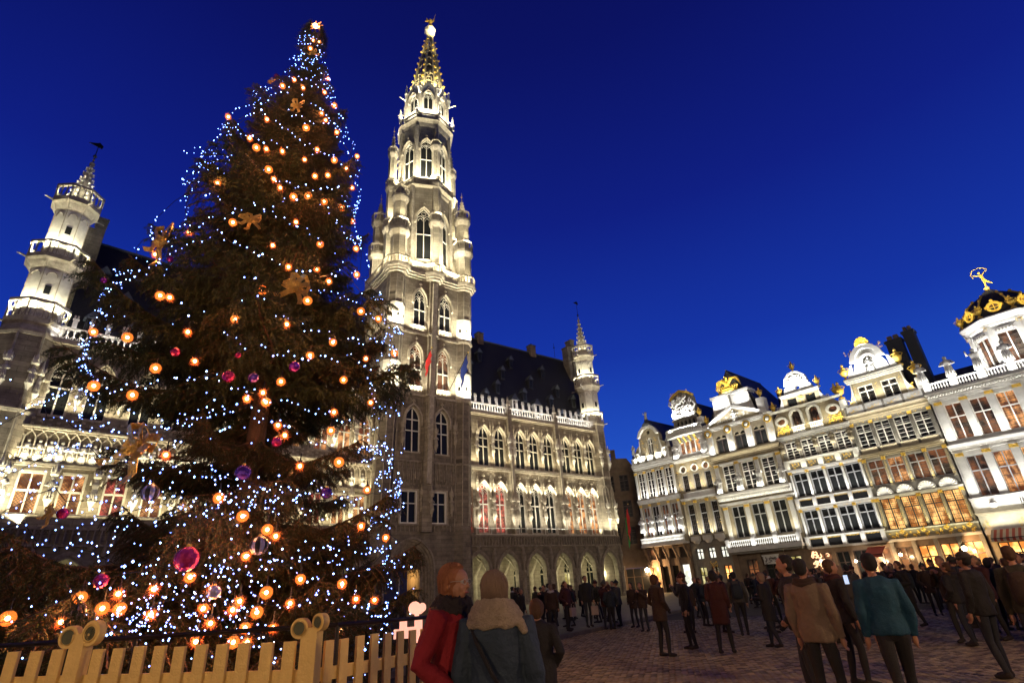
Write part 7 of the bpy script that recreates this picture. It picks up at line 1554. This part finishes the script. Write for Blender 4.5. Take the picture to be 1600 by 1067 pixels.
def ribbon(px, py, s_, seed, label):
    s_ = s_ * .70
    P = on_crown(px, py, 1.06); r = random.Random(seed); o_ = thing('ribbon_bow', label, 'ribbon', T(*P) @ RZ(r.uniform(-.6, .6)) @ SC(s_))
    for k in range(7):
        a = k * .95 + r.uniform(-.3, .3); L = r.uniform(.7, 1.15); b = MB(); u = Vector((cos(a), r.uniform(-.5, .1), sin(a))).normalized(); v = Vector((-u.z, .3, u.x)).normalized() * .17; w_ = Vector((0, -.12, 0))
        if k < 4: p = [Vector((0, 0, 0)), u * L * .4 + w_ + v, u * L + v * .4, u * L * .7 - v * 1.6 - w_, Vector((0, -.05, 0))]
        else: p = [Vector((0, 0, 0)), u * L * .5 + w_, u * L * .9, u * L * 1.2 + w_ - v]
        for q, t in zip(p, p[1:]):
            n = (t - q).cross(v).normalized() * .012; b.add([tuple(q - v * .8 - n), tuple(q + v * .8 - n), tuple(t + v * .8 - n), tuple(t - v * .8 - n), tuple(q - v * .8 + n), tuple(q + v * .8 + n), tuple(t + v * .8 + n), tuple(t - v * .8 + n)], [(0, 1, 2, 3), (7, 6, 5, 4), (0, 3, 7, 4), (1, 5, 6, 2)], 'foil_gold')
        put(b, 'ribbon_loop' if k < 4 else 'ribbon_tail', o_)
    b = MB(); b.ball((0, -.1, 0), .13, 'foil_gold', 7, 5); put(b, 'knot', o_)
for q in (((257, 375), .62, 1, 'large golden ribbon figure sticking out on the upper left of the tree'), ((463, 452), .5, 2, 'folded golden ribbon in the right middle of the tree'), ((222, 695), .65, 3, 'big golden ribbon with bell on the left middle boughs'), ((466, 166), .36, 4, 'golden ribbon loop near the top of the tree'), ((490, 85), .24, 5, 'small golden ribbon just under the tip'), ((392, 345), .34, 6, 'golden ribbon ball beside an orange lamp, upper middle'), ((80, 800), .22, 7, 'thin golden ribbon at the low far left'), ((425, 128), .2, 8, 'tiny golden ribbon beside the small purple bauble')): ribbon(*q[0], *q[1:])
# top ornament
P = Vector((TX, TY, 19.25)); o_ = thing('tree_topper', 'glowing starry ornament on the very tip of the Christmas tree', 'tree topper', T(*P)); b = MB()
for k in range(8): a = k * pi / 4; b.tube([(0, 0, 0), (.26 * cos(a), 0, .26 * sin(a))], [.04, .006], 'bulb_halo', 5)
b.ball((0, 0, 0), .08, 'bulb_core', 8, 5); put(b, 'star', o_)
# ================================================================ PICKET FENCE
mat('fence_paint', (.78, .57, .19), .6, noise=.25, scale=5, bump=.25, streak=True); mat('ear_dark', (.10, .11, .06), .7, noise=.3, scale=9, bump=.1)
def azp(azd, D): return Vector((D * sin(radians(azd)), D * cos(radians(azd)), 0))
FP = [azp(-46, 7.6), azp(-37.0, 6.2), azp(-20.1, 4.95), azp(-6.5, 6.6)]; FZ = [1.41, 1.39, 1.345, 1.30]
fence = thing('picket_fence', 'yellow wooden picket fence with round-eared posts in front of the Christmas tree', 'fence')
for a, c, za, zc, pit in ((FP[0], FP[1], FZ[0], FZ[1], .215), (FP[1], FP[2], FZ[1], FZ[2], .185), (FP[2], FP[3], FZ[2], FZ[3], .165)):
    L = (c - a).length; n = int(L / pit); an = atan2(c.y - a.y, c.x - a.x)
    for i in range(1, n):
        p = a.lerp(c, i / n); z = za + (zc - za) * i / n + RND.uniform(-.008, .008); w_ = pit * .27
        b = MB(); b.box(-w_, w_, -.012, .012, .06, z, 'fence_paint'); put(b, 'picket', fence, T(p.x, p.y, 0) @ RZ(an + RND.uniform(-.02, .02)) @ Matrix.Rotation(RND.uniform(-.008, .008), 4, 'Y'))
    for dz in (.235, 1.0):
        b = MB(); z0, z1 = za - dz, zc - dz; b.add([(0, .013, z0 - .045), (L, .013, z1 - .045), (L, .013, z1 + .045), (0, .013, z0 + .045), (0, .045, z0 - .045), (L, .045, z1 - .045), (L, .045, z1 + .045), (0, .045, z0 + .045)], [(0, 1, 2, 3), (4, 7, 6, 5), (0, 4, 5, 1), (3, 2, 6, 7), (0, 3, 7, 4), (1, 5, 6, 2)], 'fence_paint'); put(b, 'rail', fence, T(a.x, a.y, 0) @ RZ(an))
def ear_post(P, zt, an, ears):
    b = MB(); b.box(-.065, .065, -.05, .05, 0, zt, 'fence_paint'); p = put(b, 'post', fence, T(P.x, P.y, 0) @ RZ(an))
    for x, z, r, pic, tn in ears:
        M = T(x, -.02, z) @ RZ(tn) @ Matrix.Rotation(pi / 2, 4, 'X'); e_ = MB(); e_.lathe([(r, -.03), (r, .03)], 20, 'fence_paint', M=M); e_.lathe([(r * .66, .03), (r * .70, .042), (r * .74, .03)], 20, 'fence_paint', M=M); q = put(e_, 'round_ear', p)
        d = MB(); d.lathe([(r * .62, .031), (r * .62, .034)], 20, 'ear_dark' if not pic else 'fence_paint', M=M)
        if pic: d.lathe([(r * .50, .034), (r * .50, .036), (r * .55, .036), (r * .55, .034)], 18, 'ear_dark', M=M); d.lathe([(r * .30, .034), (r * .25, .040)], 12, 'ear_dark', M=M @ T(-.003, .006, 0)); d.lathe([(r * .12, .041), (r * .12, .043)], 10, 'fence_paint', M=M @ T(.0, -.008, 0)); d.tube([(0, 0, .038), (.02, .03, .038)], .008, 'ear_dark', 4, M=M)
        put(d, 'ear_disc', q)
an1 = atan2((FP[2] - FP[1]).y, (FP[2] - FP[1]).x)
ear_post(FP[1], 1.50, an1, [(-.10, 1.48, .085, False, .1), (.11, 1.50, .095, True, -.1)])
ear_post(FP[2], 1.44, an1, [(-.085, 1.44, .072, False, .0), (.075, 1.475, .062, False, -.3)])
# dark metal barrier behind the pickets
bar = thing('metal_barrier', 'low black metal crowd barrier running just behind the yellow picket fence', 'barrier'); off = Vector((-.05, .75, 0))
Q = [FP[0] + off, FP[1] + off, FP[2] + off, FP[3] + off * 1.1]
b = MB(); b.tube([(p.x, p.y, 1.42 if i < 3 else 1.38) for i, p in enumerate(Q)], .022, 'iron', 6); put(b, 'top_rail', bar); b = MB(); b.tube([(p.x, p.y, .25) for p in Q], .018, 'iron', 6); put(b, 'bottom_rail', bar)
for a, c in zip(Q, Q[1:]):
    n = int((c - a).length / .55)
    for i in range(n): p = a.lerp(c, i / n); b = MB(); b.tube([(0, 0, 0), (0, 0, 1.41 if i % 3 == 0 else 1.40)], .018 if i % 3 == 0 else .008, 'iron', 5); put(b, 'upright', bar, T(p.x, p.y, 0))
# red litter and boards beyond the fence, lit white figures at the fence end
mat('lit_pink', (1, .7, .6), .5, noise=0, emit=(1, .50, .38), estr=.85)
P = at_dist(652, 955, 9.0); o_ = thing('bone_sign', 'glowing white bone-shaped sign standing behind the red coat', 'sign', T(P.x, P.y, P.z - .22) @ RZ(.1)); o_.scale = (.62, .62, .62); b = MB(); b.slab([(-.06, -.3), (.05, -.3), (.04, .30)] + [(-.06 + .15 * cos(t * .5 - .6), .43 + .15 * sin(t * .5 - .6)) for t in range(1, 10)] + [(-.06, .3)], -.03, .03, 'lit_pink'); b.slab([(.02, .3), (.09, .3)] + [(.12 + .09 * cos(t * .5 - 1.2), .44 + .10 * sin(t * .5 - 1.2)) for t in range(0, 10)], -.028, .028, 'lit_pink'); put(b, 'lit_panel', o_); b = MB(); b.box(-.02, .02, -.02, .02, (-P.z + .22) / .62, -.3, 'iron'); put(b, 'stand', o_)
P = at_dist(638, 967, 8.8); o_ = thing('castle_sign', 'low glowing white castle-shaped sign beside the bone-shaped one', 'sign', T(P.x, P.y, P.z - .1) @ RZ(.1)); b = MB(); b.slab([(-.2, -.14), (.2, -.14), (.2, .12), (.1, .12), (.1, .0), (-.02, .0), (-.02, .12), (-.12, .12), (-.12, -.02), (-.2, -.02)], -.03, .03, 'lit_pink'); put(b, 'lit_panel', o_); b = MB(); b.box(-.02, .02, -.02, .02, -P.z + .1, -.14, 'iron'); put(b, 'stand', o_)
# portal booth: dark blue cabin in front of the gate
P = at_dist(603, 930, 34); o_ = thing('booth', 'dark blue cabin standing in front of the lit gate of the tower', 'booth', T(P.x, P.y, .13) @ RZ(A1)); mat('booth_blue', (.03, .035, .09), .5, noise=.3, scale=2, bump=.1)
b = MB(); b.box(-.9, .9, -.8, .8, 0, 2.9, 'booth_blue'); put(b, 'cabin', o_); b = MB(); b.box(-1, 1, -.9, .9, 2.9, 3.05, 'iron'); put(b, 'roof', o_); b = MB(); b.box(.35, .42, -.86, -.8, .4, 2.6, 'frame_grey'); b.box(-.6, -.53, -.86, -.8, .4, 2.6, 'frame_grey'); put(b, 'frame', o_)
for n_, c_ in (('skin', (.32, .17, .11)), ('denim', (.014, .017, .026)), ('black_cloth', (.012, .012, .014)), ('shoe', (.02, .016, .014)), ('hair_brown', (.06, .032, .018)), ('hair_grey', (.20, .145, .10)), ('hair_red', (.24, .10, .045)), ('coat_red', (.20, .008, .016)), ('coat_navy', (.012, .020, .030)), ('coat_grey', (.045, .043, .04)), ('coat_beige', (.14, .105, .075)), ('coat_teal', (.004, .045, .085)), ('coat_brown', (.032, .019, .013)), ('coat_maroon', (.040, .010, .010)), ('coat_olive', (.026, .025, .016)), ('scarf_cream', (.50, .42, .30)), ('fur_dark', (.015, .012, .014)), ('bag_white', (.3, .24, .22)), ('bag_black', (.01, .01, .012)), ('hat_white', (.4, .4, .4)), ('flesh_lip', (.35, .10, .08))):
    mat(n_, c_, .85 if n_ != 'skin' else .5, noise=.18, scale=7, bump=.25, bscale=60)
def body_mats(me, trouser='denim'):
    me = me.copy(); 
    for n in ('skin', trouser, 'shoe', 'black_cloth'): me.materials.append(MT[n])
    idx = []
    for p in me.polygons:
        c = p.center; idx.append(2 if c.z < .10 else (1 if c.z < .93 and hypot(c.x, 0) < .20 and not (abs(c.x) > .165 and c.z > .6) else (0 if (c.z > 1.44 or abs(c.x) > .17 or c.y < -.2) else 3)))
    me.polygons.foreach_set('material_index', idx); return me
def with_mat(me, n): q = me.copy(); q.materials.append(MT[n]); return q
BMc, CMc, HMc = {}, {}, {}
def bag_mesh(m):
    b = MB(); b.box(-.14, .14, -.05, .05, -.42, -.12, m); b.tube([(-.09, 0, -.12), (-.06, 0, .0), (.06, 0, .0), (.09, 0, -.12)], .010, m, 5); return b.mesh('bag')
BG = {}
EXC = {}
def EXTRA(t, kind):
    k = (id(t), kind)
    if k in EXC: return EXC[k]
    b = MB(); R3 = t['R3']; nm, m = kind
    if nm == 'hat':
        b.ball((0, 0, 0), .102, m, 14, 8, M=R3 @ T(0, .016, .055) @ SC(.92, 1.05, .86)); b.ball((0, 0, 0), .028, m, 7, 5, M=R3 @ T(0, .02, .155))
        b.tube([tuple(R3 @ Vector((.094 * cos(a * pi / 8), .016 + .107 * sin(a * pi / 8), .04 + .01 * sin(a * pi / 8)))) for a in range(17)], .017, m, 6)
    elif nm == 'scarf':
        for z, r_ in ((1.44, .10), (1.475, .085)): b.tube([(r_ * 1.1 * cos(a * pi / 8), .0 + r_ * sin(a * pi / 8), z + .012 * sin(a)) for a in range(17)], .032, m, 7)
        b.tube([(.05, -.10, 1.43), (.06, -.165, 1.32), (.05, -.175, 1.15)], [.035, .04, .035], m, 7)
    else:
        b.lathe([(.02, .98), (.13, 1.0), (.15, 1.1), (.15, 1.28), (.12, 1.37), (.02, 1.40)], 12, m, 0, .21, sy=.55)
        for sd in (-1, 1): b.tube([(sd * .09, .20, 1.36), (sd * .11, .05, 1.45), (sd * .12, -.12, 1.36), (sd * .13, -.10, 1.2), (sd * .13, .1, 1.08)], .014, m, 5)
    EXC[k] = (b.mesh(nm, True), nm); return EXC[k]
def person(P, facing, ti, coat, trouser, hair, label, s=1., group=None, bag=None, extra=None):
    t = TEMPL[ti]; kb = (ti, trouser)
    if kb not in BMc: BMc[kb] = body_mats(t['body'], trouser)
    if (ti, coat) not in CMc: CMc[(ti, coat)] = with_mat(t['coat'], coat)
    if (ti, hair) not in HMc: HMc[(ti, hair)] = with_mat(t['hair'], hair)
    o_ = thing('person', label, 'person', T(P[0], P[1], P[2]) @ RZ(facing) @ SC(s), group); link(BMc[kb], 'body', o_); link(CMc[(ti, coat)], 'coat', o_); link(HMc[(ti, hair)], 'hair', o_)
    if extra:
        e1, e2 = EXTRA(t, extra); link(e1, e2, o_)
    if bag:
        if bag not in BG: BG[bag] = bag_mesh(bag)
        H = t['arms'][1][2]; bo = tag(link(BG[bag], 'shopping_bag', None, T(P[0], P[1], P[2]) @ RZ(facing) @ SC(s) @ T(H.x, H.y - .01, H.z - .07)), ('pale' if 'white' in bag else 'dark') + ' carrier bag held by the ' + label, 'bag')
        bo['label'] = 'pale carrier bag held by the %s' % ('tall person before the brightly lit arch' if 'tall' in label[:6] else 'stooping person in the maroon hooded coat')
    return o_
def gz(x, y): return .126 if side(x, y) > .3 else .02
# ---- the crowd, in three bands
rp = random.Random(21)
CT = ['coat_brown', 'coat_navy', 'black_cloth', 'coat_grey', 'coat_maroon', 'coat_olive', 'black_cloth', 'coat_brown']
CN = {'coat_brown': 'brown', 'coat_navy': 'navy', 'black_cloth': 'black', 'coat_grey': 'grey', 'coat_maroon': 'maroon', 'coat_olive': 'olive'}
def band(lst, where, group):
    lst.sort()
    for k, (az_, D, ti) in enumerate(lst):
        x, y = D * sin(radians(az_)), D * cos(radians(az_)); c = rp.choice(CT); s_ = rp.uniform(.88, .99)
        ex = rp.choice([None, None, ('hat', 'coat_grey'), ('hat', 'coat_maroon'), ('scarf', 'coat_brown'), ('scarf', 'hat_white'), ('backpack', 'coat_grey'), ('backpack', 'coat_navy'), ('hat', 'coat_navy')])
        person((x, y, gz(x, y)), rp.uniform(-pi, pi), ti, c, rp.choice(['denim', 'black_cloth']), rp.choice(['hair_brown', 'hair_brown', 'hair_grey', 'black_cloth']), '%s coat%s, %s from the left in the %s' % (CN[c], {'hat': ' and knitted hat', 'scarf': ' and scarf', 'backpack': ' with a backpack'}[ex[0]] if ex else '', ordinal(k + 1), where), s_, group, extra=ex)
band([(rp.uniform(-3.4, 10.8), rp.uniform(21, 33), rp.randrange(6)) for _ in range(36)], 'crowd before the arcade', 'people standing before the arcade')
band([(rp.uniform(11.5, 27), rp.uniform(19, 42), rp.randrange(6)) for _ in range(40)], 'crowd before the guild houses', 'people standing before the guild houses')
band([(rp.uniform(27, 43), rp.uniform(14.5, 32), rp.randrange(6)) for _ in range(58)], 'right-hand crowd', 'people in the right-hand crowd')
def at_az(az_, D): x, y = D * sin(radians(az_)), D * cos(radians(az_)); return (x, y, gz(x, y))
person(at_az(5.5, 24.0), .3, 0, 'black_cloth', 'denim', 'black_cloth', 'tall person in long black coat, back turned, before the brightly lit arch', 1.08, bag='bag_white')
person(at_az(3.5, 22.5), .8, 5, 'coat_maroon', 'black_cloth', 'hair_brown', 'stooping person in maroon hooded coat left of the tall black-coated one', .98, bag='bag_white')
person(at_az(12.1, 14.5), 2.0, 1, 'coat_brown', 'black_cloth', 'hair_brown', 'person in brown coat walking away, nearest of the group at the middle', extra=('scarf', 'coat_grey'))
person(at_az(14.6, 15.8), -1.7, 0, 'black_cloth', 'black_cloth', 'hair_brown', 'person in black jacket and knitted hat striding beside the brown-coated walker', 1.0, extra=('hat', 'coat_maroon'))
person(at_az(17.4, 14.6), 2.6, 3, 'coat_maroon', 'black_cloth', 'black_cloth', 'person in dark maroon coat behind the striding black jacket')
person(at_az(19.2, 18.5), 2.9, 2, 'coat_grey', 'black_cloth', 'black_cloth', 'person in grey jacket with a backpack before the pediment house', .98, extra=('backpack', 'coat_navy'))
person(at_az(21.5, 15.5), -2.5, 3, 'black_cloth', 'denim', 'hair_grey', 'small grey-haired person in black coat near the grey jacket', .93)
person(at_az(24.9, 7.9), 2.4, 0, 'coat_beige', 'black_cloth', 'black_cloth', 'person in pale beige coat with brown scarf crossing the square', 1.0, extra=('scarf', 'coat_brown'))
person(at_az(27.2, 10.5), 1.6, 0, 'black_cloth', 'black_cloth', 'hair_brown', 'person in black jacket with scarf beside the beige coat', 1.0, extra=('scarf', 'coat_maroon'))
person(at_az(23.8, 8.6), -2.0, 5, 'black_cloth', 'denim', 'black_cloth', 'person in black hooded coat just behind the beige coat', 1.04)
person(at_az(30.2, 7.9), 2.9, 2, 'coat_teal', 'black_cloth', 'black_cloth', 'person in bright teal-blue hooded coat, back turned', 1.0)
person(at_az(39.4, 10.6), 2.5, 2, 'coat_olive', 'denim', 'hair_brown', 'person in olive coat with backpack at the right edge in front of the crowd', 1.0, extra=('backpack', 'coat_brown'))
person(at_az(36.6, 11.4), -2.8, 0, 'black_cloth', 'denim', 'black_cloth', 'person in black coat and grey hat between the teal coat and the olive coat', .98, extra=('hat', 'coat_grey'))
person(at_az(.6, 6.6), 2.9, 1, 'black_cloth', 'black_cloth', 'hair_brown', 'short person in black coat partly hidden behind the blue jacket', .86)
# ---- the two women close by
def hair_mesh(fg, m, seed):
    """the hair mass with combed locks laid over it"""
    me = fg['hair']; R3 = fg['R3']; r = random.Random(seed); b = MB(); b.add([tuple(v.co) for v in me.vertices], [tuple(p.vertices) for p in me.polygons], m)
    for k in range(420):
        ph = r.uniform(-.25, pi + .25) if r.random() < .75 else r.uniform(0, 2 * pi); front = sin(ph) < -.2; L = .45 if front else r.uniform(.85, 1.08); t0 = r.uniform(.0, .5); pts_ = []
        for i in range(7):
            t = (t0 + (L - t0) * i / 6) * 2.15; rr = .093 + .004 * sin(k * 1.7 + i) + .006 * sin(k * 7.3) + (.006 if t > 1.5 else 0); f = sin(min(t, 1.5)) if t < 1.5 else 1.0 - .10 * (t - 1.5)
            z = .045 + .098 * cos(t) if t < 1.57 else .045 - .14 * (t - 1.57); pts_.append(tuple(R3 @ Vector((rr * .93 * f * cos(ph + .05 * i * sin(k)), .022 + rr * 1.04 * f * sin(ph + .05 * i * sin(k)), z))))
        b.tube(pts_, [.0015, .0038, .0042, .0042, .004, .0032, .001], m, 4, caps=False)
    return b.mesh('hair', True)
P = at_az(-7.3, 4.4); wr = thing('person', 'woman in long red coat with black fur collar and glasses, turned towards the blue jacket', 'person', T(P[0], P[1], 0) @ RZ(radians(60)) @ SC(1.045))
link(body_mats(red['body'], 'black_cloth'), 'body', wr); link(with_mat(red['coat'], 'coat_red'), 'coat', wr); link(hair_mesh(red, 'hair_red', 1), 'hair', wr)
link(with_mat(FURM, 'fur_dark'), 'fur_collar', wr)
b = MB(); R3 = red['R3']
for s in (-1, 1): b.tube([tuple(R3 @ Vector((s * .034 + .023 * cos(a * pi / 7), -.100, .006 + .018 * sin(a * pi / 7)))) for a in range(15)], .0022, 'frame_grey', 4); b.tube([tuple(R3 @ Vector((s * .056, -.100, .010))), tuple(R3 @ Vector((s * .082, -.04, .012))), tuple(R3 @ Vector((s * .084, .02, .005)))], .002, 'frame_grey', 4)
b.tube([tuple(R3 @ Vector((-.012, -.103, .008))), tuple(R3 @ Vector((.012, -.103, .008)))], .0022, 'frame_grey', 4); put(b, 'glasses', wr)
b = MB()
for s in (-1, 1): b.ball((0, 0, 0), .0125, 'hat_white', 10, 8, M=R3 @ T(s * .033, -.078, .006)); b.ball((0, 0, 0), .006, 'black_cloth', 8, 6, M=R3 @ T(s * .033, -.088, .006))
put(b, 'eyes', wr); b = MB(); b.tube([tuple(R3 @ Vector((x, -.101 + .25 * abs(x), -.062))) for x in (-.022, -.008, .008, .022)], .005, 'flesh_lip', 6); put(b, 'lips', wr)
P = at_az(-3.35, 4.15); wb = thing('person', 'woman seen from behind in dark blue jacket and thick cream knitted scarf', 'person', T(P[0], P[1], 0) @ RZ(radians(172)) @ SC(1.0))
link(body_mats(blu['body'], 'denim'), 'body', wb); mat('coat_blue', (.020, .038, .062), .8, noise=.2, scale=7, bump=.3, bscale=40); link(with_mat(blu['coat'], 'coat_blue'), 'coat', wb)
link(hair_mesh(blu, 'hair_grey', 2), 'hair', wb)
mat('knit', (.50, .42, .30), .95, noise=.25, scale=30, bump=1.0, bscale=120); link(with_mat(SCARFM, 'knit'), 'scarf', wb)
b = MB(); b.tube([(.16, .07, 1.40), (.10, .165, 1.30), (.0, .178, 1.12), (-.10, .165, .98), (-.17, .10, .86)], .014, 'bag_black', 6); b.box(-.30, -.10, .04, .16, .62, .88, 'bag_black'); tag(put(b, 'shoulder_bag', None, wb.matrix_world.copy()), 'black shoulder bag on a strap across the back of the blue jacket', 'bag')
# ---- a few phone screens glow
mat('screen_glow', (.4, .6, 1), .3, noise=0, emit=(.55, .7, 1), estr=.9)
for k, (px, py, D, lab) in enumerate(((1322, 905, 9.0, 'glowing phone screen held up left of the teal coat'),)):
    P = at_dist(px, py, D); o_ = thing('phone', lab, 'phone', T(*P) @ RZ(-.5)); b = MB(); b.box(-.03, .03, 0, .008, -.06, .06, 'bag_black'); put(b, 'case', o_); b = MB(); b.box(-.026, .026, -.003, -.0005, -.055, .055, 'screen_glow'); put(b, 'screen', o_)
# added lanterns out of view, fill light for near figures and fence
def fill_lantern(P, label, pw, col=(1, .60, .30)):
    o_ = thing('fill_lantern', label, 'fill lamp', T(*P)); b = MB(); b.lathe([(.16, 0), (.14, .5), (.07, .7), (.05, 4.2), (.09, 4.3)], 8, 'iron'); put(b, 'post', o_); b = MB(); b.lathe([(.10, 4.3), (.22, 4.9)], 6, 'lamp_glow'); put(b, 'lantern', o_); b = MB(); b.lathe([(.30, 4.9), (.05, 5.2), (.01, 5.4)], 6, 'iron'); put(b, 'cap', o_); point((P[0], P[1], 4.0), pw, col, .3)
fill_lantern((7, -9, 0), 'added fill lantern with amber light, unseen behind the photographer', 2600)
fill_lantern((-9, -7, 0), 'added fill lantern with amber light, unseen, left behind the photographer', 2600)
fill_lantern((9.5, 3.2, 0), 'added fill lantern with amber light, unseen, just right of the view', 1100)

# added fill floodlights, unseen behind the photographer, brighten the fronts softly
def aimed(loc, target, sx_, sy_, pw, col, sp_): return area(T(*loc) @ (Vector(loc) - Vector(target)).to_track_quat('Z', 'Y').to_matrix().to_4x4(), sx_, sy_, pw, col, 'fill_floodlight', radians(sp_))
aimed((-16, -26, 15), (-14, 57, 26), 5, 1.2, 1300, (1, .72, .46), 50)
aimed((14, -24, 15), (4, 66, 22), 5, 1.2, 1100, (1, .72, .46), 50)
aimed((26, -8, 16), tuple(HH @ Vector((24, 0, 15))), 5, 1.2, 1200, (1, .88, .68), 55)

# small or dim glowing surfaces are seen but need not be sampled as lamps (keeps the picture clean)
for n_, m_ in MT.items():
    if n_.startswith(('room_', 'led_', 'shop_', 'bulb', 'tinted', 'emblem', 'lit_', 'screen', 'lamp_glow')) or n_ == 'gilt': m_.cycles.emission_sampling = 'NONE'
